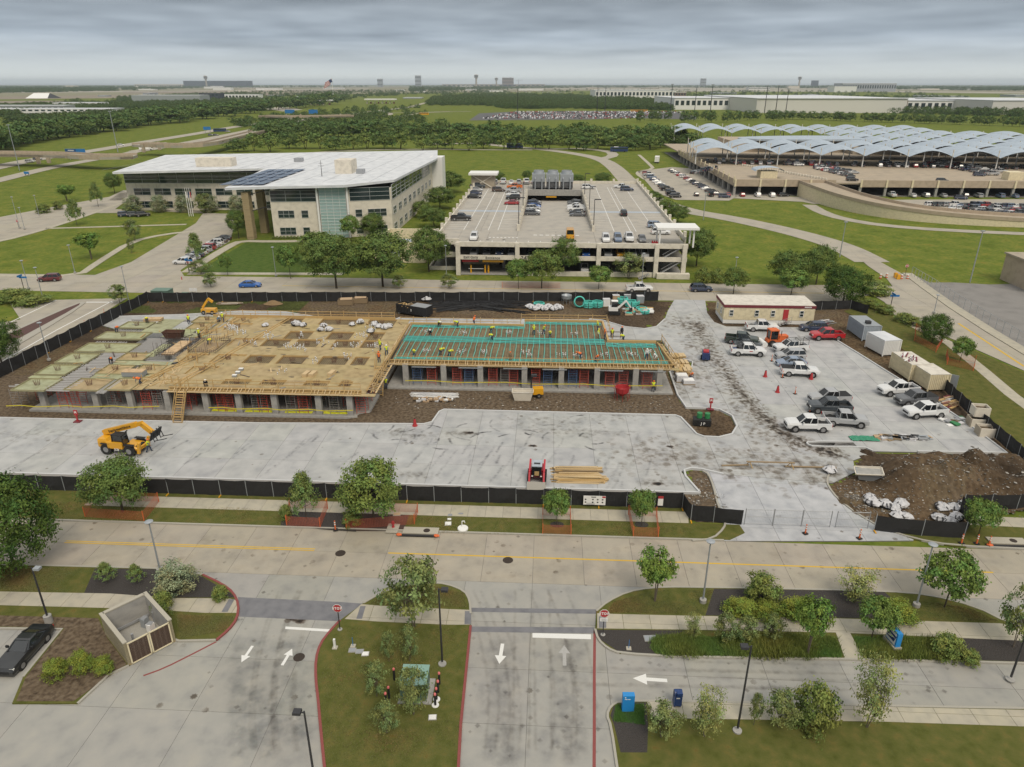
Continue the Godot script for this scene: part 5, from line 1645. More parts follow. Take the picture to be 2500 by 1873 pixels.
func scatter(called:String,label:String,mesh:Mesh,m:Material,tr:Array,cs:Array,cat:String):
	var mm:=MultiMesh.new()
	mm.transform_format=MultiMesh.TRANSFORM_3D
	mm.use_colors=not cs.is_empty()
	mm.mesh=mesh
	mm.instance_count=tr.size()
	for i in tr.size():
		mm.set_instance_transform(i,tr[i])
		if cs:
			mm.set_instance_color(i,cs[i])
	var o:=MultiMeshInstance3D.new()
	o.name=numbered(called)
	o.multimesh=mm
	o.material_override=m
	add_child(o)
	meta(o,label,cat,"","stuff")
# ------------------------------------------------------------------ buildings beyond the site
# a glazed opening on a wall: glass set just proud of the wall inside a deeper frame with mullions. right: along the wall, out: away from it
func window(root:Node3D,c:Vector3,right:Vector3,out:Vector3,w:float,h:float,nx:=1,ny:=1,glass:="glass_dark",frame:="mullion"):
	var bs:=Basis(right,Vector3.UP,out)
	var o:=part(root,"window",UB,M[glass],c+out*0.02,bs*Basis.from_scale(V(w,h,0.06)))
	var b:=MB.new()
	for k in nx+1:
		b.box(V(-0.5+k/float(nx),0,0.9),V(0.06/w,1.0,2.6))
	for k in ny+1:
		b.box(V(0,-0.5+k/float(ny),0.9),V(1.0,0.07/h,2.3))
	part(o,"frame",b.mesh(),M[frame])
	return o
func wall_seg(root:Node3D,a:Vector3,b:Vector3,h:float,m:Material,thick:=0.5,y0:=0.0):
	var d:=b - a
	var r:=d.normalized()
	var out:=V(-r.z,0,r.x)
	part(root,"wall",UB,m,(a+b)/2+V(0,y0+h/2,0) - out*thick/2,Basis(r,Vector3.UP,out)*Basis.from_scale(V(d.length(),h,thick)))
	return [r,out]
func text_mesh(s:String,size:float)->TextMesh:
	var t:=TextMesh.new()
	t.text=s
	var f:=SystemFont.new()
	f.font_names=PackedStringArray(["Droid Sans"])
	f.font_weight=700
	t.font=f
	t.font_size=32
	t.pixel_size=size/32.0
	t.depth=0.02
	t.curve_step=4.0
	return t
func build_office():
	var t:=thing("office_building","white-roofed beige office building with ribbon windows and a glass stair tower","building",V(-90,0,-250))
	var o:=V(90,0,250)
	var roof_y=func(x:float):return 15.1+(x+80.0)*0.015
	var A:=V(-151.5,0,-253.5)+o
	var Bq:=V(-100.0,0,-255.5)+o
	var L0:=V(-164.0,0,-309.0)+o
	var C0:=V(-81.0,0,-206.0)+o
	var C1:=V(-67.6,0,-207.4)+o
	var C2:=V(-58.6,0,-208.6)+o
	var C3:=V(-47.0,0,-212.6)+o
	var D0:=V(-46.4,0,-290.0)+o
	var E0:=V(-52.0,0,-312.0)+o
	var N0:=V(-83.0,0,-252.0)+o
	for q in [[A,Bq],[Bq,N0],[N0,C0],[C0,C1],[C1,C2],[C2,C3],[C3,D0],[D0,E0],[E0,L0],[L0,A]]:
		wall_seg(t,q[0],q[1],13.2+0.015*((q[0].x+q[1].x)/2 - 10.0),M.beige)
	for i in 7:
		var p:=A.lerp(Bq,(i+0.5)/7.0)
		bk(t,"panel_joint",M.beige_dark,p+V(0.0,5.0,0.02),V(0.08,10.0,0.04))
	var r:Vector3=(Bq - A).normalized()
	var out:=V(-r.z,0,r.x)
	var mid:=(A+Bq)/2
	window(t,mid+V(0,11.2,0)+r*-0.6,r,out,50.3,3.7,8,3)
	for i in 7:
		var p:=A.lerp(Bq,(i+0.5)/7.0)
		for y in [6.4,1.9]:
			window(t,p+r*1.9+V(0,y,0),r,out,5.9,2.3,2,2)
	r=(C1 - C0).normalized()
	out=V(-r.z,0,r.x)
	mid=(C0+C1)/2
	window(t,mid+V(0,12.1,0),r,out,13.0,3.2,3,3)
	for y in [6.9,2.0]:
		window(t,C0+r*4.2+V(0,y,0),r,out,4.6,2.1,3,2)
		window(t,C0+r*9.6+V(0,y,0),r,out,1.9,2.1,1,2)
	r=(C2 - C1).normalized()
	out=V(-r.z,0,r.x)
	mid=(C1+C2)/2+out*0.5
	window(t,mid+V(0,7.4,0),r,out,7.6,14.6,4,16,"glass_teal","white")
	for q in [C1+r*0.25,C2 - r*0.25]:
		bk(t,"tower_fin",M.white,q+out*0.5+V(0,7.5,0),V(0.5,15.0,1.2),atan2(-r.z,r.x))
	r=(C3 - C2).normalized()
	out=V(-r.z,0,r.x)
	window(t,(C2+C3)/2+V(0,12.3,0),r,out,11.6,3.6,2,3)
	for y in [6.9,2.0]:
		window(t,C2+r*2.6+V(0,y,0),r,out,1.9,2.1,1,2)
		window(t,C2+r*8.0+V(0,y,0),r,out,5.4,2.1,3,2)
	r=(D0 - C3).normalized()
	out=V(-r.z,0,r.x)
	window(t,C3.lerp(D0,0.44)+V(0,12.4,0),r,out,66.0,4.2,10,4)
	for i in 9:
		for y in [6.9,2.0]:
			window(t,C3+r*(4.0+i*7.9)+V(0,y,0),r,out,4.2,2.1,2,2)
	bk(t,"white_fin_wall",M.white,V(-44.8,7.8,-290.5)+o,V(5.0,15.6,8.0))
	var rp:=X([-150.5,-245.5,-99.5,-252.5,-91.9,-201.6,-81,-203.6,-59.0,-205.4,-46.6,-216.8,-43.6,-284.0,-44.4,-289.0,-48.9,-319.0,-165.5,-311.0])
	var b:=MB.new()
	var tri:=Geometry2D.triangulate_polygon(rp)
	for i in range(0,tri.size(),3):
		var v:=[]
		for k in 3:
			var p:=rp[tri[i+k]]
			v.append(V(p.x,roof_y.call(p.x),p.y)+o)
		if (v[1] - v[0]).cross(v[2] - v[0]).y<0:
			v=[v[0],v[2],v[1]]
		b.tri(v[0],v[1],v[2])
		for k in 3:
			v[k] -= V(0,0.7,0)
		b.tri(v[0],v[2],v[1])
	for i in rp.size():
		var p:=rp[i]
		var q:=rp[(i+1) % rp.size()]
		var a:=V(p.x,roof_y.call(p.x),p.y)+o
		var c:=V(q.x,roof_y.call(q.x),q.y)+o
		var dn:=V(0,-0.7,0)
		b.quad(a,a+dn,c+dn,c)
	var roof:=part(t,"roof",b.mesh(),M.roof_white)
	for i in 16:  # welded seams of the roofing membrane
		var x:=-158.0+i*7.0
		var z1:=-252.0 if x<-96 else -212.0
		stick(roof,"roof_seam",M.steel,V(x,roof_y.call(x)+0.02,z1)+o,V(x+0.5,roof_y.call(x)+0.02,-314.0)+o,0.12,0.03)
	for i in 4:
		for j in 5:  # solar array over the entrance canopy
			var x:=-95.4+i*3.3 - j*0.9+j*0.75
			var z:=-207.5 - j*8.2
			bk(roof,"solar_panel",M.solar,V(x+1.6,roof_y.call(x)+0.35,z - 2.0)+o,V(3.0,0.08,7.2),0.0,0.04)
	for q in [[-121,-262,13.0,3.0,5.0,"beige"],[-66.5,-237,5.4,4.2,7.0,"beige"],[-61.0,-234,2.4,1.4,2.4,"steel"],[-95,-275,3.0,1.4,2.6,"steel"]]:
		bk(roof,"plant_box",M[q[5]],V(q[0],roof_y.call(q[0])+q[3]/2,q[1])+o,V(q[2],q[3],q[4]))
	b=MB.new()
	b.tube(V(-71.6,15.2,-227)+o,V(-71.6,20.0,-227)+o,0.12,0.06,5)
	b.bar(V(-72.6,18.4,-227)+o,V(-70.6,18.4,-227)+o,0.08,0.08)
	b.bar(V(-72.2,19.2,-227)+o,V(-71.0,19.2,-227)+o,0.08,0.08)
	part(roof,"antenna",b.mesh(),M.dark_metal)
	for q in [V(-87.2,0,-204.6),V(-86.9,0,-214.2)]:
		var pl:=Node3D.new()
		pl.name="stone_pillar"
		pl.position=q+o
		t.add_child(pl,true)
		for k in 22:
			bk(pl,"stone_course",M.stone,V(rng.randf_range(-.04,.04),0.3+k*0.61,rng.randf_range(-.04,.04)),V(2.0+rng.randf_range(-.08,.08),0.59,2.3+rng.randf_range(-.08,.08)))
	stick(t,"strut",M.dark_metal,V(-86.4,12.6,-205)+o,V(-81.5,13.8,-206.5)+o,0.2,0.2)
	stick(t,"strut",M.dark_metal,V(-86.4,8.0,-205)+o,V(-81.5,9.2,-206.5)+o,0.2,0.2)
	for q in [[-83.5,-226.0],[-83.6,-236.0]]:
		bk(t,"canopy_post",M.white,V(q[0],7.0,q[1])+o,V(0.6,14.0,0.6))
	for i in 3:
		var p=g(462+i*5,528)
		var f:=thing("flagpole","tall white flagpole before the left office wing, %s of three" % ORD[i],"flagpole",p,0.0,"flagpoles before the office")
		b=MB.new()
		b.tube(Vector3.ZERO,V(0,9.5,0),0.12,0.07,6)
		part(f,"pole",b.mesh(),M.white)
		bk(f,"flag",[M.white,M.navy,M.red][i],V(0.25,7.2,0),V(0.3,2.0,0.1))
func build_garage():
	var D:=7.1
	var o:=V(-5,0,220)
	var t:=thing("parking_garage","beige three-level parking garage with cars on its roof deck","building",-o)
	for q in [[-22.4,-8.0,-183.0,-166.0],[-8.0,11.2,-183.0,-166.0],[11.2,32.0,-183.0,-166.0]]:
		deck_bays(t,q,D,o)
	deck_bays(t,[-27.4,-8.0,-279.0,-183.0],D,o)
	deck_bays(t,[-27.4,-22.4,-183.0,-173.0],D,o)
	deck_bays(t,[11.2,33.0,-279.0,-183.0],D,o)
	deck_bays(t,[-8.0,11.2,-279.0,-253.0],D,o)
	part(t,"second_floor",UB,M.garage_deck,V(5.0,3.7,-222.0)+o,Basis.from_scale(V(54.0,0.4,112.0)))
	part(t,"second_floor",UB,M.garage_deck,V(-24.8,3.7,-226.0)+o,Basis.from_scale(V(5.0,0.38,104.0)))
	part(t,"ground_floor",UB,M.grey_concrete,V(5.0,0.05,-222.0)+o,Basis.from_scale(V(54.0,0.1,113.0)))
	var b:=MB.new()
	b.quad(V(-8,D,-183)+o,V(11.2,D,-183)+o,V(11.2,4.2,-256)+o,V(-8,4.2,-256)+o)
	part(t,"ramp",b.mesh(),M.garage_deck)
	for x in [-8.0,11.2]:
		for i in 12:
			var z:=-184.0 - i*6.0
			bk(t,"ramp_parapet",M.grey_concrete,V(x,D - 1.4,z - 2.8)+o,V(0.3,4.6 - 0.0,5.6))
			bk(t,"ramp_post",M.garage_wall,V(x,D+0.3,z)+o,V(0.7,2.6,0.5))
	bk(t,"bridge_beam",M.grey_concrete,V(1.6,D+0.1,-253.0)+o,V(19.4,2.0,0.6))
	bk(t,"clearance_bar",M.yellow,V(0.4,D - 1.3,-252.6)+o,V(3.6,0.4,0.15))
	var W:Material=M.garage_wall
	bk(t,"roof_spandrel",W,V(5.2,7.35,-165.4)+o,V(53.8,1.1,0.5))
	bk(t,"floor_spandrel",W,V(5.2,4.25,-165.4)+o,V(53.8,1.0,0.5))
	bk(t,"base_wall",W,V(12.5,0.55,-165.4)+o,V(38.0,1.1,0.5))
	for x in [-21.4,-7.4,11.6,25.0,31.4]:
		bk(t,"facade_column",W,V(x,3.9,-165.2)+o,V(1.0,7.8,0.95))
	for x in [-15.0,-11.0,2.0,18.0]:
		bk(t,"inner_column",M.grey_concrete,V(x,3.6,-172.0)+o,V(0.7,7.0,0.7))
	for q in [[-27.5,-1],[32.8,1]]:
		bk(t,"side_parapet",W,V(q[0],D+0.3,-226.0)+o,V(0.4,1.2,106.0))
		bk(t,"side_spandrel",W,V(q[0],4.0,-226.0)+o,V(0.4,1.0,106.0))
		for i in range(1,15):
			bk(t,"side_post",W,V(q[0]+q[1]*0.1,4.5,-167.0 - i*8.0)+o,V(0.7,9.0,0.9))
	bk(t,"rear_parapet",W,V(2.7,D+0.3,-279.2)+o,V(60.8,1.2,0.4))
	for i in 8:
		bk(t,"rear_post",W,V(-27+i*8.5,D+0.7,-279.2)+o,V(0.8,2.0,0.8))
	bk(t,"rear_wall",M.grey_concrete,V(5.0,3.4,-279.0)+o,V(55.0,6.8,0.3))
	bk(t,"inner_wall",M.grey_concrete,V(5.0,3.4,-190.0)+o,V(54.0,6.4,0.3))
	bk(t,"entrance_wall",M.cream,V(-17.0,1.6,-176.0)+o,V(9.0,3.2,0.3))
	for x in [-15.2,-14.4,-18.6]:
		bk(t,"entrance_post",M.yellow,V(x,1.0,-167.2)+o,V(0.35,2.0,0.5))
	bk(t,"clearance_sign",M.yellow,V(-13.2,3.25,-165.9)+o,V(5.0,0.5,0.2))
	bk(t,"exit_sign",M.red,V(-18.6,3.25,-165.9)+o,V(4.0,0.5,0.2))
	bk(t,"gate_arm",M.white,V(-17.4,1.1,-167.0)+o,V(3.6,0.12,0.1))
	for q in [["Exit Only",-18.4,4.25,0.62],["Entrance",-13.2,4.15,0.62],["2415",-5.2,4.25,1.0]]:
		part(t,"lettering",text_mesh(q[0],q[3]*1.3),M.dark_metal,V(q[1],q[2],-165.12)+o)
	bk(t,"stair_canopy",M.white,V(29.6,D+4.2,-168.6)+o,V(9.6,0.5,6.4))
	for q in [[25.6,-166.4],[33.4,-166.4],[25.6,-171.0],[33.4,-171.0]]:
		bk(t,"canopy_post",M.white,V(q[0],D+2.0,q[1])+o,V(0.35,4.4,0.35))
	for y in [1.0,4.4]:
		b=MB.new()
		for k in 10:
			b.box(V(26.6+k*0.42,y+k*0.28,-166.2)+o,V(0.45,0.08,1.4))
		b.bar(V(26.4,y+0.9,-165.6)+o,V(30.8,y+3.6,-165.6)+o,0.08,0.08)
		b.bar(V(26.4,y,-165.6)+o,V(30.8,y+2.7,-165.6)+o,0.1,0.25)
		part(t,"stair_flight",b.mesh(),M.steel)
	for i in 6:
		bk(t,"red_bollard",M.red,V(24.2+(i % 3)*0.5,D+0.5,-166.6 - (i/3)*1.4)+o,V(0.25,1.0,0.25))
	bk(t,"stair_plinth",W,V(29.0,0.6,-164.4)+o,V(7.6,1.2,1.6))
	b=MB.new()
	for k in 7:
		b.box(V(21.2+k*0.35,0.1+k*0.16,-163.8)+o,V(0.4,0.16,1.6))
	part(t,"entrance_steps",b.mesh(),M.grey_concrete)
	bk(t,"lift_hut_roof",M.white,V(-24.2,D+5.0,-266.5)+o,V(10.4,0.7,8.4))
	bk(t,"lift_hut",M.beige_dark,V(-24.4,D+2.3,-267.0)+o,V(8.4,4.7,6.0))
	stick(t,"lift_hut_brace",M.beige,V(-27.8,D+0.3,-263.9)+o,V(-21.2,D+4.2,-263.9)+o,0.2,0.3)
	stick(t,"lift_hut_brace",M.beige,V(-21.2,D+0.3,-263.8)+o,V(-27.8,D+4.2,-263.8)+o,0.2,0.3)
	var line=func(c:Vector3,s:Vector3):bk(t,"bay_line",M.paint_white,c+o,s)
	for i in 32:
		var z:=-186.0 - i*2.75
		if i<31:
			line.call(V(-24.8,D+0.008,z),V(5.0,0.01,0.13))
			line.call(V(30.0,D+0.008,z),V(5.2,0.01,0.13))
			line.call(V(13.9,D+0.008,z),V(5.0,0.01,0.13))
			line.call(V(-10.8,D+0.008,z),V(5.0,0.01,0.13))
	for x in [-22.2,-19.2,-15.8,-13.3,16.6,20.8,22.2,27.2]:
		line.call(V(x,D+0.008,-226.0),V(0.16,0.01,84.0))
	for i in 17:
		line.call(V(-19.5+i*2.9,D+0.008,-168.6),V(0.14,0.01,4.6))
	for i in 8:
		bk(t,"bay_line",M.paint_white,V(-3.5+i*1.5,D+0.008,-178.2)+o,V(0.9,0.01,0.7))
		bk(t,"bay_line",M.paint_white,V(-14.6+i*0.95,D+0.008,-174.6)+o,V(0.5,0.01,0.6))
	for z in [-214.0]:
		bk(t,"sealant_band",M.pale_blue,V(-17.7,D+0.006,z)+o,V(19.0,0.01,2.6))
		bk(t,"sealant_band",M.pale_blue,V(22.0,D+0.006,z)+o,V(21.0,0.01,2.6))
	var only:=part(t,"painted_word",text_mesh("ONLY",2.2),M.paint_white,V(1.5,D - 0.02,-180.0)+o)
	only.transform.basis=Basis(Vector3.UP,PI)*Basis(Vector3.RIGHT,-PI/2)
	for q in [[-8.0,-186,"beside the ramp mouth on the left"],[11.3,-184,"beside the ramp mouth on the right"],[11.3,-208,"halfway along the right wall of the ramp"],[-8.0,-216,"halfway along the left wall of the ramp"],[11.3,-240,"far along the right wall of the ramp"]]:
		var l:=thing("roof_lamp","dark lamp post on the garage roof %s" % q[2],"lamp post",V(q[0],D,q[1]))
		b=MB.new()
		b.tube(Vector3.ZERO,V(0,8.0,0),0.12,0.09,6)
		part(l,"pole",b.mesh(),M.dark_metal)
		bk(l,"lamp_head",M.dark_metal,V(0.8,8.0,0),V(1.6,0.2,0.4))
	for i in 3:
		var c:=thing("cooling_tower","grey louvred cooling tower on the garage roof, %s of three from the left" % ORD[i],"cooling tower",V(-4.2+i*5.0,D,-264.0),0.0,"cooling towers on the garage roof")
		bk(c,"basin",M.dark_metal,V(0,1.6,0),V(4.4,2.2,5.2))
		bk(c,"casing",M.galv,V(0,4.0,0),V(4.7,2.6,5.4))
		b=MB.new()
		b.lathe([Vector2(2.0,5.3),Vector2(1.8,6.4),Vector2(1.6,6.4),Vector2(1.6,5.5),Vector2(0,5.5)],16)
		part(c,"fan_stack",b.mesh(),M.galv)
		for s in [-1,1]:
			b=MB.new()
			b.path([V(s*1.2,0.3,3.6),V(s*1.2,3.6,3.6),V(s*1.2,4.2,2.6)],0.22,8)
			part(c,"pipe",b.mesh(),M.galv)
		for k in 4:
			bk(c,"louvre",M.steel,V(0,0.9+k*0.45,2.66),V(4.2,0.1,0.16))
	var w:=thing("garage_ramp_wing","beige ramp wing stepping down at the left of the garage front","building",V(-26,0,-172))
	for q in [[0.0,0.9,0],[3.2,1.2,0],[6.3,1.4,0]]:
		bk(w,"ramp_spandrel",W,V(0.6,q[0]+q[1]/2,2.0),V(7.4,q[1],0.4))
		bk(w,"ramp_floor",M.grey_concrete,V(0.6,q[0]+0.15,-4.0),V(7.2,0.3,11.5))
		bk(w,"ramp_side",W,V(-3.1,q[0]+q[1]/2,-4.0),V(0.4,q[1],12.0))
	var y:=thing("service_yard","open-topped beige walled service yard between office and garage","wall",V(-38,0,-186))
	for q in [[-6.0,0,0.5,18.0],[6.5,0,0.5,18.0],[0.2,-9.0,12.8,0.5],[3.5,9.0,6.0,0.5]]:
		bk(y,"yard_wall",M.cream,V(q[0],2.6,q[1]),V(q[2],5.2,q[3]))
	bk(y,"generator",M.pale_blue,V(-1,1.8,0),V(5.0,3.6,6.0))
func deck_bays(t:Node3D,q:Array,D:float,o:Vector3):
	var nx:=maxi(1,int(round((q[1] - q[0])/9.0)))
	var nz:=maxi(1,int(round((q[3] - q[2])/9.5)))
	for i in nx:
		for j in nz:
			var b:=MB.new()
			var k:=1.0+rng.randf_range(-0.05,0.04)
			b.col=Color(k,k,k)
			var w:float=(q[1] - q[0])/nx
			var d:float=(q[3] - q[2])/nz
			b.box(Vector3.ZERO,V(w - 0.05,0.5,d - 0.05))
			part(t,"deck_bay",b.mesh(),M.garage_deck,V(q[0]+w*(i+0.5),D - 0.25,q[2]+d*(j+0.5))+o)
func garage_cars():
	var D:=7.1
	var gp:="cars parked on the garage roof"
	var z=func(x,y):return [1080+x*0.2712,420+y*0.2712]
	for q in [
		["sedan","black",287,236,0.0,"black sedan, nearest in the back left row on the garage roof"],
		["sedan","navy",295,202,0.0,"dark blue sedan, second in the back left row on the garage roof"],
		["sedan","silver",308,172,0.0,"silver sedan, third in the back left row on the garage roof"],
		["pickup","slate",318,146,0.0,"dark pickup, farthest in the back left row on the garage roof"],
		["suv","brown",506,176,0.1,"dark brown suv in the left aisle of the garage roof"],
		["pickup","orange",650,152,PI,"orange utility truck near the cooling towers"],
		["pickup","silver",642,188,PI,"silver-blue pickup beside the orange truck on the garage roof"],
		["sedan","white",635,214,PI,"white sedan between the silver pickup and the black suv on the roof"],
		["suv","black",636,246,PI,"black suv beside the left ramp wall on the garage roof"],
		["sedan","red",625,292,PI,"red sedan beside the left ramp wall on the garage roof"],
		["suv","silver",478,106,PI/2,"silver suv, first in the rear row on the garage roof"],
		["pickup","white",550,104,PI/2,"white pickup, second in the rear row on the garage roof"],
		["sedan","white",622,106,PI/2,"white sedan, third in the rear row on the garage roof"],
		["suv","silver",690,106,PI/2,"pale grey suv, fourth in the rear row on the garage roof"],
		["pickup","white",760,106,PI/2,"white pickup, fifth in the rear row on the garage roof"],
		["sedan","silver",822,104,PI/2,"silver sedan by the cooling towers in the rear row"],
		["suv","white",1312,152,0.0,"white suv at the far end of the right half of the garage roof"],
		["suv","navy",1660,170,0.0,"dark blue suv at the far right of the garage roof"],
		["pickup","black",170,436,0.0,"black pickup alone at the left parapet of the garage roof"],
		["suv","white",286,606,-PI/2,"white suv alone in the front left bay of the garage roof"],
		["van","yellow",1148,590,PI/2,"yellow van driving across the front of the garage roof"],
		["suv","white",1470,620,-PI/2,"white suv, first of four in the front right bays of the garage roof"],
		["suv","steel_blue",1578,618,-PI/2,"blue suv, second of four in the front right bays of the garage roof"],
		["pickup","white",1678,618,-PI/2,"white pickup, third of four in the front right bays of the garage roof"],
		["sedan","grey",1796,622,-PI/2,"grey sedan, last of four in the front right bays of the garage roof"],
		["suv","black",1630,390,PI/2,"black suv driving up the right aisle of the garage roof"],
		["suv","pale_blue",1925,500,0.0,"blue-grey suv behind the white stair canopy"],
		["suv","white",1965,560,0.0,"white suv under the stair canopy"]]:
		var p:Array=z.call(q[2],q[3])
		var c=g(p[0],p[1],D)
		car(q[0],q[1],c,q[4],q[5],false,gp)
	var lc:=["slate","navy","blue","silver","white","grey"]
	var rc:=["slate","grey","white","white","white","black","grey"]
	for i in 6:
		var zz:=-243.0+i*6.2 - 3.0
		var yy:=7.1 - (-183.0 - zz)*2.9/73.0
		car(["sedan","suv"][i % 2],lc[i],V(-5.2,yy,zz),0.0,"%s car, %s from the far end of the left row on the garage ramp" % [lc[i],ORD[i]],false,"cars on the garage ramp")
	for i in 7:
		var zz:=-246.0+i*5.6 - 1.0
		var yy:=7.1 - (-183.0 - zz)*2.9/73.0
		car(["sedan","suv","sedan","pickup","pickup","sedan","sedan"][i],rc[i],V(8.2,yy,zz),PI,"%s car, %s from the far end of the right row on the garage ramp" % [rc[i],ORD[i]],false,"cars on the garage ramp")
	var l2:=[[-18.0,"suv","silver"],[-14.9,"suv","grey"],[-11.8,"pickup","navy"],[-9.0,"hatch","silver"],[-4.5,"sedan","slate"],[3.5,"suv","navy"],[8.8,"pickup","blue"],[14.0,"pickup","silver"],[17.0,"pickup","yellow"],[19.8,"pickup","white"],[22.6,"pickup","white"]]
	for i in l2.size():
		car(l2[i][1],l2[i][2],V(l2[i][0],3.9,-169.4),-PI/2,"%s vehicle on the middle floor of the garage, %s from the left" % [l2[i][2],ORD[i]],false,"cars on the middle floor of the garage")
	var l1:=[[1.0,"sedan","white"],[8.6,"pickup","white"],[13.8,"suv","white"],[22.6,"sedan","grey"]]
	for i in 4:
		car(l1[i][1],l1[i][2],V(l1[i][0],0.1,-169.6),-PI/2,"%s vehicle on the ground floor of the garage, %s from the left" % [l1[i][2],ORD[i]],false,"cars on the ground floor of the garage")
func build_canopied():
	var D:=5.2
	var t:=thing("canopied_garage","wide tan parking structure under rows of wavy canopies","building",V(75,0,-302))
	var o:=V(-75,0,302)
	var T1:Material=M.tan_concrete
	for i in 8:
		for j in 5:
			if i==1 and j==0:
				pass
			part(t,"deck_bay",UB,M.garage_deck_tan,V(75+15.0+i*30.0,D - 0.3,-302.0 - 20.0 - j*40.0)+o,Basis.from_scale(V(29.9,0.6,39.9)))
	for i in 12:
		if i==4:
			continue
		var x:=75.0+i*10.0+5.0
		bk(t,"front_beam",T1,V(x,4.95,-301.6)+o,V(9.9,2.7,0.6))
		bk(t,"front_rib",M.cream,V(x - 5.0,4.95,-301.2)+o,V(0.7,2.9,0.5))
		bk(t,"front_column",M.grey_concrete,V(x - 5.0,1.8,-301.8)+o,V(0.9,3.6,0.9))
	for i in 12:
		var x:=195.0+i*12.0+5.0
		bk(t,"front_beam",T1,V(x,4.95,-301.6)+o,V(11.9,2.7,0.6))
	for i in 14:
		var z:=-302.0 - i*10.0 - 5.0
		bk(t,"side_beam",T1,V(75.0,4.95,z)+o,V(0.6,2.7,9.9))
		bk(t,"side_column",M.grey_concrete,V(75.0,1.8,z+5.0)+o,V(0.9,3.6,0.9))
		bk(t,"side_rib",M.cream,V(74.6,6.2,z+5.0)+o,V(0.5,2.6,0.7))
	bk(t,"ground_floor",M.asphalt_worn,V(195,0.02,-400)+o,V(240,0.08,197))
	bk(t,"back_wall",M.grey_concrete,V(195,2.3,-330)+o,V(239,4.6,0.4))
	var pts:=soft(X([105.5,-302,106.5,-285,109.5,-268,118,-252,134,-243,160,-238.5,210,-236]),3,false)
	var n:=pts.size()
	var rb:=MB.new()
	var rw:=MB.new()
	var rk:=MB.new()
	var rk2:=MB.new()
	for i in n - 1:
		var q:=[]
		for k in 2:
			var p:=pts[i+k]
			var d:=(pts[mini(i+k+1,n - 1)] - pts[maxi(i+k - 1,0)]).normalized()
			var s:=Vector2(-d.y,d.x)*5.2
			var y:=lerpf(5.2,1.2,smoothstep(0.05,1.0,(i+k)/float(n - 1)))
			q.append(V(p.x+s.x,y,p.y+s.y)+o)
			q.append(V(p.x - s.x,y,p.y - s.y)+o)
		rb.quad(q[0],q[1],q[3],q[2])
		for e in [[0,2],[1,3]]:
			var a:Vector3=q[e[0]]
			var c:Vector3=q[e[1]]
			rw.bar((a+V(0,0.4,0)),(c+V(0,0.4,0)),0.35,1.1)
			(rk if e[0]==0 else rk2).quad(V(a.x,-0.1,a.z),V(c.x,-0.1,c.z),c - V(0,0.1,0),a - V(0,0.1,0))
	part(t,"ramp",rb.mesh(),M.garage_deck_tan)
	part(t,"ramp_parapet",rw.mesh(),M.tan_concrete)
	part(t,"ramp_retaining_wall",rk.mesh(),M.cream)
	part(t,"ramp_retaining_wall",rk2.mesh(),M.cream)
	bk(t,"kiosk",M.cream,V(92,D+1.4,-318)+o,V(7,2.8,6))
	var kr:=MB.new()
	for i in 8:
		var a0:=PI*i/8.0
		var a1:=PI*(i+1)/8.0
		kr.quad(V(-cos(a0)*6,2.9+sin(a0)*1.6,4),V(-cos(a1)*6,2.9+sin(a1)*1.6,4),V(-cos(a1)*6,2.9+sin(a1)*1.6,-4),V(-cos(a0)*6,2.9+sin(a0)*1.6,-4))
	part(t,"kiosk_roof",kr.mesh(),M.canopy,V(92,D,-318)+o)
	bk(t,"kiosk",M.cream,V(192,D+1.6,-316)+o,V(6,3.2,5))
	for i in 34:  # parapet posts and barrier blocks along the inner lane
		bk(t,"barrier_block",M.beige,V(93.5+i*0.62 ,D+0.4,-366+i*1.7)+o,V(0.7,0.8,1.3))
	var b:=MB.new()
	var N:=10
	for i in N:
		for j in 4:
			var f=func(ii,jj):
				var x:float=-1.0+2.0*ii/N
				var zz:float=-1.0+2.0*jj/4.0
				return V(x*9.75,2.9*(1.0 - pow(absf(x),1.7))*(1.0+0.12*(1.0 - zz*zz))+0.8*(1.0 - zz*zz),zz*15.0)
			b.quad(f.call(i,j),f.call(i,j+1),f.call(i+1,j+1),f.call(i+1,j))
	var mesh:=b.mesh()
	b=MB.new()
	b.tube(V(-9.7,-5.2,12.6),V(-9.7,0.3,12.6),0.3,0.25,6)
	var posts:=b.mesh()
	b=MB.new()
	b.tube(V(-9.7,0.3,12.6),V(-9.7,2.6,12.6),0.28,0.2,6)
	b.tube(V(-9.7,2.6,12.6),V(-9.7,3.4,12.6),0.42,0.1,6)
	var masts:=b.mesh()
	for row in 7:
		for i in (11 if row>0 else 9):
			var x:=83.0+i*19.3+row*3.0
			var z:=-372.0+(x - 74.0)*0.13 - row*33.0 - 13.0
			if row in [2,3,4] and i<5:
				continue
			if row in [5,6] and i>8:
				continue
			var c:=thing("canopy","wavy blue-grey canopy, %s from the left end of the %s row from the front" % [nth(i),ORD[row]],"canopy",V(x,10.4,z),-0.12,"wavy canopies, %s row" % ORD[row])
			part(c,"membrane",mesh,M.canopy)
			for zz in [0.0,-25.2]:
				part(c,"post",posts,M.white,V(0,0,zz))
				part(c,"mast",masts,M.beige,V(0,0,zz))
	var hl:=thing("terminal_hall","tan hall with a curved blue-grey roof amid the canopies","building",V(150,0,-470))
	bk(hl,"wall",M.tan_concrete,V(-8,5.5,6),V(72,11,40))
	bk(hl,"wing",M.beige_dark,V(50,4.5,18),V(60,9,46))
	var cr:=PackedVector2Array()
	for i in 20:
		var a:=TAU*i/20.0
		cr.append(Vector2(4+cos(a)*44.0,16+sin(a)*17.0 - cos(a)*5.0))
	b=MB.new()
	b.prism(cr,11.6,12.6,true,true)
	part(hl,"curved_roof",b.mesh(),M.canopy)
	bk(hl,"window_band",M.glass_dark,V(-2,9.2,26.1),V(54,2.6,0.3))
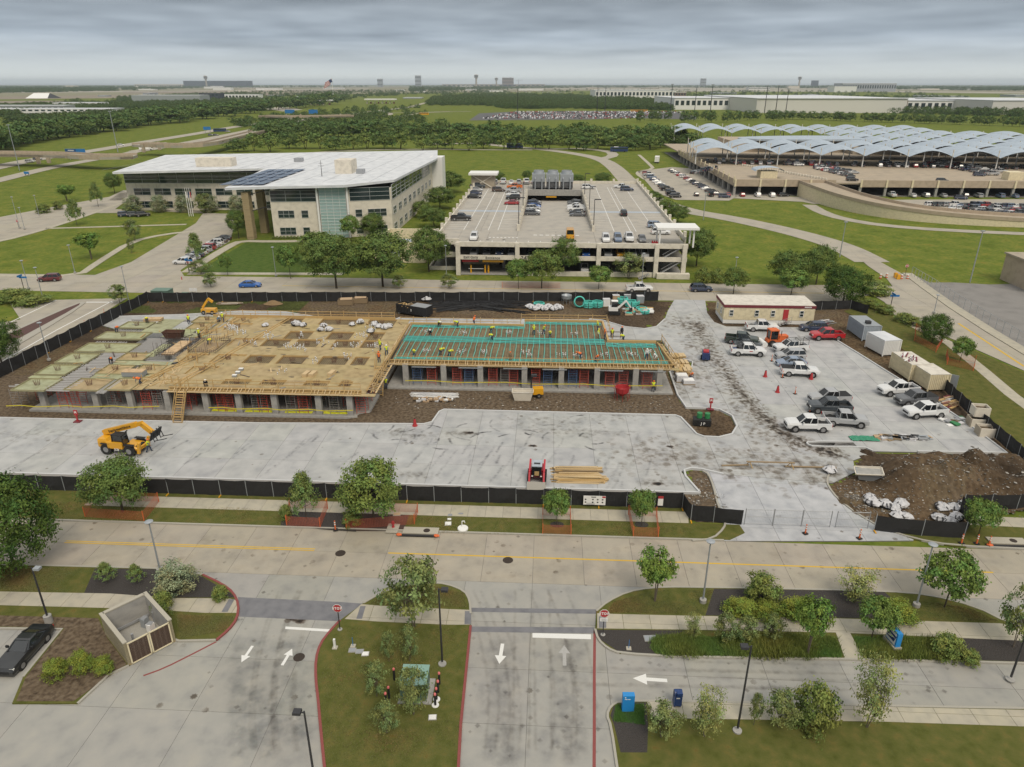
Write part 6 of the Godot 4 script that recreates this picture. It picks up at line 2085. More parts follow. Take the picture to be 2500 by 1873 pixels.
	var r:=RandomNumberGenerator.new()
	r.seed=55
	var cols:=["white","white","silver","silver","grey","black","black","navy","slate","red","steel_blue","white","grey"]
	var kinds:=["sedan","suv","suv","sedan","pickup","hatch"]
	var lots:=[
		[[1690,425],[1745,415],8,D,"on the deck inside the left parapet of the canopied garage",1.2],
		[[1985,402],[2085,424],9,D,"in the crowded block in the middle of the canopied deck",0.1],
		[[1995,412],[2075,432],9,D,"in the second line of the crowded block on the canopied deck",0.1],
		[[2265,400],[2420,428],12,D,"in the large block on the right of the canopied deck",0.0],
		[[2290,396],[2440,422],10,D,"in the farther line of the right block on the canopied deck",0.0],
		[[1700,478],[1880,480],6,0.1,"in the shade under the left end of the canopied garage",1.5],
		[[2180,480],[2480,482],8,0.1,"in the shade under the right of the canopied garage",1.5],
		[[2270,503],[2500,508],16,0.0,"in the far line of the crowded lot below the ramp",0.2],
		[[2330,512],[2520,518],14,0.0,"in the middle line of the crowded lot below the ramp",0.2],
		[[2400,522],[2530,527],10,0.0,"in the near line of the crowded lot below the ramp",0.2],
		[[1578,425],[1648,482],12,0.0,"in the left column of the small lot beside the access road",0.1],
		[[1640,418],[1748,476],15,0.0,"in the right column of the small lot beside the access road",0.1]]
	for l in lots:
		for i in l[2]:
			var f:float=(i+r.randf_range(-0.15,0.15))/maxf(1.0,l[2] - 1)
			var p=g(lerpf(l[0][0],l[1][0],f),lerpf(l[0][1],l[1][1],f),l[3])
			var c:String=cols[r.randi() % cols.size()]
			car(kinds[r.randi() % kinds.size()],c,p,l[5]+r.randf_range(-0.05,0.05),"%s car %s, %s" % [c.replace("_"," "),l[4],ORD[i]],false,"cars "+l[4])
	var ci:=0
	for q in [[2165,398,"white"],[2195,404,"white"],[2300,445,"slate"],[2390,430,"navy"],[2080,442,"black"],[1950,405,"white"],[1930,403,"grey"],[1913,480,"black"],[2345,487,"navy"],[1768,483,"navy"]]:
		var h:=5.2 if q[1]<460 else 0.0
		ci += 1
		car("suv",q[2],g(q[0],q[1],h),r.randf_range(-0.2,0.2),"lone %s car %s the canopied garage, at its %s" % [q[2],"on the deck of" if h>0 else "in front of",["open right side","right middle","front right parapet","far right","ramp head","centre rear","centre","left front","right front","left corner"][ci - 1]],false,"cars standing apart at the canopied garage")
	var s:=struct("car_park","pale paved lots beside and below the canopied garage")
	sheet(s,"paving",P([1556,418,1640,408,1700,412,1800,480,1780,490,1650,488,1600,470]),0.03,M.far_concrete)
	sheet(s,"paving",P([1790,484,1800,476,2060,484,2060,500,1985,498,1960,493]),0.03,M.far_concrete)
	sheet(s,"paving",P([2170,488,2700,485,2700,545,2420,535,2250,512]),0.03,M.far_concrete)
	var dk:=["black","grey","slate","navy","white","silver","red"]
	for row in 2:
		for i in 44:
			if r.randf()<0.2:
				continue
			var x:=80.0+i*3.9
			var c:String=dk[r.randi() % dk.size()]
			car(kinds[r.randi() % kinds.size()],c,V(x,D,-372.0+(x - 74.0)*0.13 - 3.0 - row*9.0),1.4,"%s car under the front canopies, %s place from the left in the %s line" % [c,nth(i) if i<40 else "forty-"+ORD[i - 40],["near","far"][row]],false,"cars under the front canopies")
func fb(called:String,label:String,x0:float,x1:float,yb:float,yt:float,deep:float,key:String,rows:=0,wkey:="glass_dark")->Node3D:
	yb=maxf(yb,212.5)
	var a=g(x0,yb)
	var c=g(x1,yb)
	var mid=(a+c)/2
	var lo:=0.5
	var hi:=300.0
	for k in 40:
		var m:=(lo+hi)/2
		if g_row(mid,m)>yt:lo=m
		else:hi=m
	var d=c - a
	var w:float=d.length()
	var t:=thing(called,label,"building",mid,atan2(-d.z,d.x))
	bk(t,"wall",M[key],V(0,lo/2,-deep/2),V(w,lo,deep))
	bk(t,"roof_slab",M.roof_white if key != "navy_far" else M.asphalt,V(0,lo+lo*0.02,-deep/2),V(w*1.005,lo*0.04,deep*1.01))
	for r in rows:
		var n:=clampi(int(w/9.0),4,22)
		for i in n:
			bk(t,"window",M[wkey],V(-w/2+w*(i+0.5)/n,lo*(r+0.6)/rows,0.1),V(w/n*0.6,lo/rows*0.4,0.3))
	return t
func build_far():
	var b:MB
	var s:=struct("airfield","pale runways, taxiways and bare soil of the distant airport")
	sheet(s,"dry_grass",P([-800,240,400,236,900,229,1400,222,1900,222,2700,232,3300,240,3000,211,1250,209.5,-600,211]),0.02,M.airfield_grass)
	for q in [["far_soil",[-300,236,0,236,300,232,520,229,760,226,760,231,500,236,250,240,-300,246]],["far_soil",[300,224,700,220,900,219,900,222,700,224,300,229]],["far_concrete",[-300,226,400,222,900,216,900,217,400,224,-300,229]],["far_concrete",[1450,221,1700,219,2100,221,2700,228,2700,230,2100,224,1450,223]],["far_concrete",[1200,217,1600,215,2200,217,2700,221,2700,222,2200,219,1200,218]],["far_soil",[-300,250,60,246,160,246,160,250,-300,258]],["far_concrete",[620,262,700,262,740,268,690,272]]]:
		sheet(s,"strip",P(q[1]),0.05,M[q[0]])
	s=struct("highway","pale concrete highway curving away at the left")
	for q in [[[-150,440,0,407,63,393,152,379,228,368,294,357,345,348,420,336,506,322,551,313,640,300,700,291,760,284,870,276,1000,262],13.0],[[335,369,411,357,468,347,525,336,600,321,660,308,700,300,790,284,900,276],13.0],[[-100,462,0,440,60,424,130,408,228,390,300,378,335,369],9.0],[[-100,318,60,312,187,308,262,296,357,286,470,279,560,274],11.0],[[800,279,940,283,960,278,930,272,880,273],7.0],[[970,286,1010,278,1060,274,1150,272],7.0],[[1000,262,1040,250,1110,238,1180,228],12.0],[[870,276,980,276,1100,272],8.0]]:
		ribbon(s,"carriageway",soft(P(q[0]),2,false),q[1],0.08,M.far_concrete)
	s=struct("distant_car_park","dark asphalt of the crowded car park in the middle distance")
	sheet(s,"asphalt",P([1145,294,1170,277,1250,273,1460,271,1640,272,1700,285,1700,292,1540,288,1440,292]),0.06,M.asphalt)
	var cm:=MB.new()
	cm.loft([ring_of(-2.2,0.3,0.9,0.85),ring_of(-0.0,0.3,1.0,0.9),ring_of(2.2,0.3,0.75,0.8)])
	cm.loft([cabin_ring(-1.8,1.0,0.95,0.82),cabin_ring(-1.1,0.3,1.5,0.65)])
	var tr:=[]
	var rr:=RandomNumberGenerator.new()
	rr.seed=12
	for q in 1:
		for row in 11:
			var y:=lerpf(290.0,273.5,row/10.0)
			var x0:=lerpf(1175,1255,row/10.0)
			var x1:=lerpf(1545,1690,row/10.0)
			var p0=g(x0,y)
			var p1=g(x1,y)
			var n:=int((p1 - p0).length()/3.0)
			for i in n:
				if rr.randf()<0.78:
					tr.append(Transform3D(Basis(Vector3.UP,PI/2+rr.randf_range(-0.05,0.05)),p0.lerp(p1,i/float(n))+V(0,0.1,rr.randf_range(-0.4,0.4))))
	for k in 220:  # the dealers' rows at the left
		tr.append(Transform3D(Basis(Vector3.UP,rr.randf_range(-0.2,0.2)),g(rr.randf_range(60,270),rr.randf_range(281,286))+V(0,0.1,0)))
	for k in 260:
		tr.append(Transform3D(Basis(Vector3.UP,rr.randf_range(-0.2,0.2)),g(rr.randf_range(500,640),rr.randf_range(242,247))+V(0,0.1,0)))
	for k in 500:
		tr.append(Transform3D(Basis(Vector3.UP,rr.randf_range(-0.2,0.2)),g(rr.randf_range(1140,1400),rr.randf_range(219,227))+V(0,0.1,0)))
	var cs:=[]
	for i in tr.size():
		var v=[0.6,0.6,0.35,0.3,0.1,0.05,0.02][rr.randi() % 7]
		cs.append(Color(v,v,v*1.05) if rr.randf()<0.88 else Color(0.25,0.03,0.03))
	scatter("distant_cars","hundreds of parked cars in the distant lots",cm.mesh(),M.tint,tr,cs,"cars")
	fb("showroom","long white low building with dark windows at the far left",-40,272,283,266,40,"white",2)
	fb("showroom","white upper storey with a sloped roof at the far left edge",-40,160,276,258,30,"steel",1)
	fb("depot","low white depot behind the far left building",130,240,264,251,40,"white")
	fb("warehouse","long pale grey warehouse left of centre",323,490,250,233,60,"galv")
	fb("office_block","dark stepped block at the end of the pale grey warehouse",488,536,246,228,40,"navy_far",2)
	fb("showroom","low white building right of the dark stepped block",534,632,243,231,40,"white",1)
	fb("terminal","long dark terminal below the left control tower",449,606,206,198,200,"navy_far")
	fb("terminal","pale terminal buildings left of the left control tower",329,450,211,206,150,"beige",1)
	fb("terminal","low terminal complex below the middle control tower",1080,1330,212,206,300,"beige_dark",1)
	fb("hotel","brown hotel block on the skyline right of the middle tower",1226,1254,206,190,60,"brick_far",3)
	fb("hotel","pale double block on the skyline left of the middle tower",1014,1028,207,185,60,"galv",3)
	fb("office_block","small pale block on the skyline beside the crane",922,934,207,193,60,"galv",2)
	fb("office_block","grey tower block on the skyline left of the right control tower",1711,1723,208,192,60,"galv",3)
	fb("office_block","dark block on the skyline right of the right control tower",1983,1997,210,197,60,"navy_far",3)
	fb("hangar","large pale hangar on the right skyline",2055,2186,224,204,120,"galv",1)
	fb("hangar","lower front of the pale hangar on the right skyline",2036,2090,225,211,90,"white")
	fb("warehouse","long white warehouse with loading doors behind the wood",1453,1650,241,221,160,"white",1)
	fb("warehouse","brown-cornered white warehouse behind the crowded lot",1645,1845,268,240,190,"white",1)
	fb("warehouse","huge pale warehouse behind the canopies, blank wall",1845,2210,276,241,330,"pale_far")
	fb("warehouse","pale warehouse at the right with a row of loading doors",2065,2420,274,246,220,"white",1)
	fb("warehouse","pale warehouse cut by the right edge",2418,2700,280,246,220,"pale_far")
	for q in [[1647,1674,245,226],[1806,1848,268,242],[2008,2016,272,241],[2176,2212,274,245],[2370,2420,275,247]]:
		fb("entrance_block","glazed brown entrance corner of the warehouses, %s from the left" % ORD[[1647,1806,2008,2176,2370].find(int(q[0]))],q[0],q[1],q[2]+1,q[3],14,"brick_far",2).set_meta("group","entrance corners of the warehouses")
	var fr:=RandomNumberGenerator.new()
	fr.seed=21
	for i in 46:
		var x:=fr.randf_range(-60,2560)
		var y:=fr.randf_range(214.0,226.0) if i % 3 else fr.randf_range(228.0,246.0)
		if x>1000 and x<1700 and y>226:
			continue
		var w:=fr.randf_range(14,62)
		fb("shed","low pale %s shed on the airport land, %s of the scattered ones" % [["grey","white","tan"][i % 3],nth(i % 38)],x,x+w,y,y - fr.randf_range(2.2,6.0),fr.randf_range(30,90),["galv","white","beige"][i % 3],1 if i % 2 else 0).set_meta("group","scattered sheds on the airport land")
	var tent:=thing("salt_shed","white peaked storage shed at the far left","building",g(96,240))
	var ws:float=(g(125,240) - g(64,240)).length()
	b=MB.new()
	b.quad(V(-ws/2,0,10),V(ws*0.42,0,10),V(ws*0.30,15,-20),V(-ws*0.36,15,-20))
	b.quad(V(ws*0.5,0,-50),V(-ws/2,0,-50),V(-ws*0.36,15,-20),V(ws*0.30,15,-20))
	part(tent,"roof",b.mesh(),M.white)
	b=MB.new()
	b.tri(V(ws*0.42,0,10),V(ws*0.5,0,-50),V(ws*0.30,15,-20))
	b.tri(V(-ws*0.5,0,-50),V(-ws*0.5,0,10),V(-ws*0.36,15,-20))
	part(tent,"gable",b.mesh(),M.dark_metal)
	for q in [[690,812,256,242,"long white toll plaza canopy beside the flagpole"],[890,966,253,238,"white toll plaza canopy over the lanes in the centre"]]:
		var t:=fb_canopy(q[0],q[1],q[2],q[3],q[4])
	for q in [[505,206,184,"slender control tower on the left skyline"],[1163,208,181,"dark control tower on the middle skyline"],[1950,212,186,"tall pale control tower on the right skyline"],[1212,208,189,"small round water tower on the middle skyline"]]:
		var p=g(q[0],maxf(q[1],212.5))
		var lo:=1.0
		var hi:=400.0
		for k in 40:
			var m:=(lo+hi)/2
			if g_row(p,m)>q[2]:lo=m
			else:hi=m
		var t:=thing("control_tower" if q[0] != 1212 else "water_tower",q[3],"tower",p)
		b=MB.new()
		b.lathe([Vector2(lo*0.085,0),Vector2(lo*0.075,lo*0.62),Vector2(lo*0.10,lo*0.68)],12)
		part(t,"shaft",b.mesh(),M.beige_dark)
		b=MB.new()
		b.lathe([Vector2(lo*0.10,lo*0.68),Vector2(lo*0.18,lo*0.76),Vector2(lo*0.19,lo*0.80)],12)
		part(t,"collar",b.mesh(),M.beige_dark)
		b=MB.new()
		b.lathe([Vector2(lo*0.15,lo*0.80),Vector2(lo*0.175,lo*0.91)],12)
		part(t,"cab",b.mesh(),M.glass_dark)
		b=MB.new()
		b.lathe([Vector2(lo*0.19,lo*0.91),Vector2(lo*0.16,lo*0.95),Vector2(lo*0.03,lo*0.96),Vector2(lo*0.012,lo)],12)
		part(t,"roof",b.mesh(),M.beige_dark)
	for q in [[918,207,178,"tilted lattice crane on the left-centre skyline",0.5],[1266,208,180,"tower crane on the middle skyline",0.0]]:
		var p=g(q[0],maxf(q[1],212.5))
		var t:=thing("crane",q[3],"crane",p)
		b=MB.new()
		var hgt:=95.0
		b.bar(Vector3.ZERO,V(hgt*q[4],hgt,0),4,4)
		part(t,"mast",b.mesh(),M.steel)
		b=MB.new()
		if q[4]==0.0:
			b.bar(V(-35,hgt - 8,0),V(60,hgt - 8,0),3,3)
		else:
			b.box(V(0,5,0),V(14,10,10))
		part(t,"jib" if q[4]==0.0 else "cab",b.mesh(),M.steel)
	var fp:=thing("flagpole","giant flag on a tall white pole beside the toll plaza","flagpole",g(815,248))
	b=MB.new()
	b.tube(Vector3.ZERO,V(0,56,0),0.9,0.5,8)
	part(fp,"pole",b.mesh(),M.white)
	for i in 7:
		b=MB.new()
		b.col=Color(0.42,0.04,0.05) if i % 2==0 else Color(0.65,0.65,0.65)
		for k in 6:
			var f=func(kk,yy):return V(-kk*3.0 - yy*0.35,54.0 - yy - kk*1.6,sin(kk*1.2)*1.2)
			b.quad(f.call(k,i*2.0),f.call(k+1,i*2.0),f.call(k+1,i*2.0+2.0),f.call(k,i*2.0+2.0))
		part(fp,"stripe",b.mesh(),M.tint)
	bk(fp,"canton",M.navy,V(-3.4,48.6,0.4),V(6.5,7.0,3.0),0.0,0.35)
	bridge("overpass","tan highway overpass with a blue sign at the left edge",[[-120,374],[0,374],[163,377],[228,382],[330,380]],6.5,10.0,"tan_concrete",[[95,400],[120,398]])
	bridge("overpass","curving tan ramp bridge over the highway",[[332,354],[360,352],[430,355],[500,352],[560,338],[640,318]],6.5,9.0,"tan_concrete",[[352,372],[390,366]])
	bridge("overpass","distant dark overpass crossing the highway in the centre",[[640,283],[700,284],[760,284],[860,282]],7.0,14.0,"tan_concrete",[[665,291],[700,291],[735,290]])
	for q in [[163,213,366,382,390,"large blue highway direction sign on the left overpass"],[697,721,270,278,288,"blue gantry sign with a yellow tab on the distant overpass"],[755,777,270,279,288,"plain blue gantry sign on the distant overpass"],[498,516,311,318,325,"small blue highway sign before the overpass"],[60,72,420,425,430,"small blue sign beside the frontage road"]]:
		var pb=g((q[0]+q[1])/2.0,q[4])
		var sc:=depth_at(pb)/FPX
		var hb:float=maxf(0.5,(q[4] - q[3])*sc*1.05)
		var hs:float=(q[3] - q[2])*sc*1.05
		var t:=thing("highway_sign",q[5],"sign",pb)
		var w:float=(q[1] - q[0])*sc
		bk(t,"board",M.blue,V(0,hb+hs/2,0),V(w,hs,0.3))
		for sx in [-1,1]:
			bk(t,"post",M.steel,V(sx*w*0.35,(hb+hs)/2,-0.3),V(0.3,hb+hs,0.3))
		if q[0]==163:
			bk(t,"board_half",M.navy_sign,V(-w*0.22,hb+hs/2,0.17),V(w*0.54,hs*0.94,0.04))
			bk(t,"yellow_tab",M.yellow,V(w*0.3,hb+hs*0.12,0.18),V(w*0.34,hs*0.2,0.06))
			for k in 3:
				bk(t,"lettering",M.white,V(-w*0.2,hb+hs*(0.8 - 0.24*k),0.21),V(w*(0.3 - 0.05*k),hs*0.09,0.03))
	for q in [[48,417,305,"tall grey light mast by the frontage road at the far left"],[288,372,272,"tall grey light mast by the highway"],[1457,285,213,"dark light mast at the left of the crowded lot"],[1476,285,215,"second dark light mast in the crowded lot"],[1636,281,206,"dark light mast in the middle of the crowded lot"],[1694,292,214,"light mast at the right end of the crowded lot"],[1734,275,207,"tall light mast behind the trees right of the lot"],[1866,277,210,"thin light mast before the blank warehouse"],[1893,277,209,"tall light mast before the blank warehouse"],[1916,290,217,"light mast between the canopies and the blank warehouse"],[1264,290,217,"light mast at the far left of the crowded lot"],[2368,690,564,"tall grey light mast at the right beside the asphalt yard"],[2050,628,542,"grey street lamp beside the access road"],[1717,537,470,"street lamp beside the access road near the small lot"]]:
		var p=g(q[0],q[1])
		var lo:=1.0
		var hi:=200.0
		for k in 40:
			var m:=(lo+hi)/2
			if g_row(p,m)>q[2]:lo=m
			else:hi=m
		var t:=thing("light_mast",q[3],"lamp post",p)
		var thin:=maxf(0.12,depth_at(p)/FPX*0.9)
		b=MB.new()
		b.tube(Vector3.ZERO,V(0,lo,0),thin*1.2,thin*0.7,6)
		part(t,"pole",b.mesh(),M.galv if q[1]>300 else M.dark_metal)
		bk(t,"lamp_head",M.galv,V(0,lo,0),V(thin*7,thin*2.0,thin*4))
	for q in [[1257,362,5,"dark blue shuttle bus under the trees, left"],[1511,371,4,"dark blue shuttle bus on the loop road, right"]]:
		var t:=thing("bus",q[3],"bus",g(q[0],q[1]),0.0)
		bk(t,"body",M.navy,V(0,1.75,0),V(11.5,2.7,2.6))
		bk(t,"window_band",M.glass_dark,V(0.2,2.3,0),V(10.6,0.9,2.64))
		bk(t,"roof_unit",M.white,V(-2,3.2,0),V(3.0,0.3,1.6))
		for x in [-3.6,3.6]:
			for zz in [-1.2,1.2]:
				b=MB.new()
				b.tube(V(0,0,-0.15),V(0,0,0.15),0.5,0.5,10)
				part(t,"wheel",b.mesh(),M.tyre,V(x,0.5,zz))
	for q in [[358,367,"white box lorry passing under the curving ramp bridge",0.35],[1604,397,"white box truck parked at the head of the small lot",1.4]]:
		var t:=thing("box_truck",q[2],"truck",g(q[0],q[1]),q[3])
		bk(t,"cargo_box",M.white,V(-1.2,2.2,0),V(6.4,2.9,2.5))
		bk(t,"cab",M.white,V(3.1,1.4,0),V(1.9,1.9,2.2))
		bk(t,"windscreen",M.glass_dark,V(3.6,1.9,0),V(1.0,0.7,2.24))
		for x in [-2.8,2.8]:
			for zz in [-1.0,1.0]:
				b=MB.new()
				b.tube(V(0,0,-0.15),V(0,0,0.15),0.48,0.48,10)
				part(t,"wheel",b.mesh(),M.tyre,V(x,0.48,zz))
	for q in [[73,397,"silver","silver car on the highway near the left overpass"],[92,391,"slate","dark car on the highway near the left overpass"],[296,357,"white","white car on the highway beside the light mast"],[405,354,"white","white van on the highway beyond the ramp bridge"],[515,332,"slate","dark car on the highway behind the office, nearer"],[527,332,"black","black car on the highway behind the office, second"],[556,323,"grey","grey car on the highway behind the office, farther"],[937,274,"white","white car on the centre crossroad"]]:
		car("suv",q[2],g(q[0],q[1])+V(0,0.08,0),0.35,q[3])
	for q in [[537,322,"blue shuttle bus on the highway behind the office"]]:
		var t:=thing("bus",q[2],"bus",g(q[0],q[1]),0.4)
		bk(t,"body",M.navy,V(0,1.75,0),V(11.5,2.7,2.6))
		bk(t,"window_band",M.glass_dark,V(0.2,2.3,0),V(10.6,0.9,2.64))
	for i in 3:
		var t:=thing("school_bus","yellow bus in the line beside the crowded lot, %s" % ORD[i],"bus",g(1035+i*0+[0,515,535][i],281 - [0,8,8][i]),0.0,"yellow buses in the distance")
		bk(t,"body",M.yellow,V(0,1.8,0),V(14,2.8,2.6))
		bk(t,"window_band",M.glass_dark,V(0,2.4,0),V(12.6,0.7,2.64))
func fb_canopy(x0,x1,yb,yt,label)->Node3D:
	var a=g(x0,yb)
	var c=g(x1,yb)
	var w:float=(c - a).length()
	var t:=thing("toll_plaza",label,"building",(a+c)/2)
	bk(t,"roof",M.white,V(0,9.0,-8),V(w,2.6,22))
	for i in 8:
		bk(t,"post",M.white,V(-w/2+w*(i+0.5)/8.0,4,-8),V(1.0,8,1.0))
		bk(t,"booth",M.maroon if i % 2 else M.beige,V(-w/2+w*(i+0.5)/8.0,1.6,-4),V(3.0,3.2,4.0))
	return t
func bridge(called:String,label:String,px:Array,h:float,w:float,key:String,piers:Array):
	var pts:=PackedVector2Array()
	for q in px:
		var p=g(q[0],q[1],h)
		pts.append(Vector2(p.x,p.z))
	pts=soft(pts,1,false)
	var org:=V(pts[0].x,0,pts[0].y)
	var t:=thing(called,label,"bridge",org)
	var loc:=PackedVector2Array()
	for p in pts:
		loc.append(p - pts[0])
	ribbon(t,"deck",loc,w,h,M.far_concrete,1.3)
	for s in [-1,1]:
		var op:=PackedVector2Array()
		for i in loc.size():
			var d:=(loc[mini(i+1,loc.size() - 1)] - loc[maxi(i - 1,0)]).normalized()
			op.append(loc[i]+Vector2(-d.y,d.x)*(w/2 - 0.2)*s)
		ribbon(t,"parapet",op,0.4,h+1.0,M[key],2.4)
	for q in piers:
		var p=g(q[0],q[1])
		bk(t,"pier",M[key],V(p.x,h/2 - 0.6,p.z) - org,V(1.6,h - 1.2,1.6))
# ------------------------------------------------------------------ fences
func screen_mesh(w:float,h:float,s:int)->ArrayMesh:
	var b:=MB.new()
	var nz:=noise(0.5,3,s)
	var f=func(i,j):
		var x:float=w*i/8.0
		var y:float=h*j/3.0
		return V(x,y - (0.05*sin(PI*i/8.0) if j==3 else 0.0),nz.get_noise_2d(x*1.7,y*1.7)*0.16*sin(PI*i/8.0))
	for i in 8:
		for j in 3:
			b.quad(f.call(i,j),f.call(i+1,j),f.call(i+1,j+1),f.call(i,j+1))
	return b.mesh()
var SCR:=[]
func screen_fence(label:String,p:PackedVector2Array,h:=1.9,y:=0.08):
	if SCR.is_empty():
		for s in 3:
			SCR.append(screen_mesh(1.0,1.0,s+3))
	var t:=thing("screen_fence",label,"fence",V(p[0].x,y,p[0].y),0.0,"black mesh fences round the site")
	for i in p.size() - 1:
		var a:=p[i] - p[0]
		var b:=p[i+1] - p[0]
		var n:=maxi(1,int(round((b - a).length()/3.0)))
		for k in n:
			var q:=a.lerp(b,k/float(n))
			var e:=a.lerp(b,(k+1.0)/n)
			var d:=(e - q)
			var x:=V(d.x,0,d.y)
			var hh:=h*rng.randf_range(0.96,1.03)
			part(t,"screen",SCR[rng.randi() % 3],M.screen,V(q.x,0.04,q.y),Basis(x,V(rng.randf_range(-.03,.03),hh,rng.randf_range(-.05,.05)),V(-d.y,0,d.x).normalized()*1.0))
			bk(t,"post",M.galv,V(q.x,h/2+0.03,q.y),V(0.06,h+0.12,0.06))
			if rng.randf()<0.3:
				bk(t,"base_block",M.yellow,V(q.x,0.06,q.y+0.3),V(0.12,0.1,0.5))
func net_ring(label:String,p:PackedVector2Array,h:=1.15,y:=0.1,group:="orange nets round the street trees"):
	var t:=thing("safety_net",label,"net",V(p[0].x,y,p[0].y),0.0,group)
	for i in p.size() - 1:
		var a:=p[i] - p[0]
		var e:=p[i+1] - p[0]
		var l:=(e - a).length()
		var b:=MB.new()
		for k in 9:
			var yy:=0.05+(h - 0.1)*k/8.0
			b.bar(V(a.x,yy,a.y),V(e.x,yy - 0.03,e.y),0.006,0.026)
		for k in int(l/0.16):
			var q:=a.lerp(e,(k+0.5)*0.16/l)
			b.bar(V(q.x,0.05,q.y),V(q.x,h - 0.05,q.y),0.014,0.006)
		part(t,"netting",b.mesh(),M.net)
		bk(t,"stake",M.orange,V(a.x,h/2,a.y),V(0.06,h+0.15,0.06))
# ------------------------------------------------------------------ people
func sdf_mesh(bones:Array,cell:float,grow:=0.0,b:=MB.new())->ArrayMesh:
	var lo:=Vector3.ONE*99
	var hi:=-lo
	for q in bones:
		var r:float=maxf(q[2],q[3])+grow+cell*2
		lo=lo.min(q[0] - Vector3.ONE*r).min(q[1] - Vector3.ONE*r)
		hi=hi.max(q[0]+Vector3.ONE*r).max(q[1]+Vector3.ONE*r)
	var nx:=int((hi.x - lo.x)/cell)+2
	var ny:=int((hi.y - lo.y)/cell)+2
	var nz:=int((hi.z - lo.z)/cell)+2
	var f:=PackedFloat32Array()
	f.resize(nx*ny*nz)
	f.fill(1.0)
	var K:=0.05
	for q in bones:
		var a:Vector3=q[0]
		var ba:Vector3=q[1] - q[0]
		var bb:=maxf(ba.length_squared(),1e-6)
		var rm:float=maxf(q[2],q[3])+grow+cell*2.5
		var l0:=(a.min(q[1]) - Vector3.ONE*rm - lo)/cell
		var h0:=(a.max(q[1])+Vector3.ONE*rm - lo)/cell
		for k in range(maxi(0,int(l0.z)),mini(nz,int(h0.z)+2)):
			for j in range(maxi(0,int(l0.y)),mini(ny,int(h0.y)+2)):
				for i in range(maxi(0,int(l0.x)),mini(nx,int(h0.x)+2)):
					var p:=lo+V(i,j,k)*cell
					var t:=clampf((p - a).dot(ba)/bb,0.0,1.0)
					var d:=(p - a - ba*t).length() - lerpf(q[2],q[3],t) - grow
					var id:=(k*ny+j)*nx+i
					var o:=f[id]
					var hh:=clampf(0.5+0.5*(o - d)/K,0.0,1.0)
					f[id]=lerpf(o,d,hh) - K*hh*(1.0 - hh)
	var vid:={}
	var vs:=PackedVector3Array()
	for k in nz - 1:
		for j in ny - 1:
			for i in nx - 1:
				var c:=Vector3.ZERO
				var m:=0
				var base:=(k*ny+j)*nx+i
				var v0:=f[base]<0
				for e in [[0,0,0,1,0,0],[0,1,0,1,1,0],[0,0,1,1,0,1],[0,1,1,1,1,1],[0,0,0,0,1,0],[1,0,0,1,1,0],[0,0,1,0,1,1],[1,0,1,1,1,1],[0,0,0,0,0,1],[1,0,0,1,0,1],[0,1,0,0,1,1],[1,1,0,1,1,1]]:
					var fa:=f[base+(e[2]*ny+e[1])*nx+e[0]]
					var fb_:=f[base+(e[5]*ny+e[4])*nx+e[3]]
					if (fa<0) != (fb_<0):
						c += V(e[0],e[1],e[2]).lerp(V(e[3],e[4],e[5]),fa/(fa - fb_))
						m += 1
				if m:
					vid[base]=vs.size()
					vs.append(lo+(V(i,j,k)+c/m)*cell)
	for base in vid:
		var i:int=base % nx
		var j:int=(base/nx) % ny
		var k:int=base/(nx*ny)
		if i==0 or j==0 or k==0:
			continue
		var s0:=f[base]<0
		for ax in 3:
			var st:int=[1,nx,nx*ny][ax]
			if (f[base+st]<0)==s0:
				continue
			var u:int=[nx,nx*ny,1][ax]
			var w:int=[nx*ny,1,nx][ax]
			if vid.has(base - u) and vid.has(base - w) and vid.has(base - u - w):
				var q:=[vs[vid[base]],vs[vid[base - u]],vs[vid[base - u - w]],vs[vid[base - w]]]
				if s0:
					b.quad(q[0],q[1],q[2],q[3])
				else:
					b.quad(q[0],q[3],q[2],q[1])
	return b.mesh()
var POSES:={}
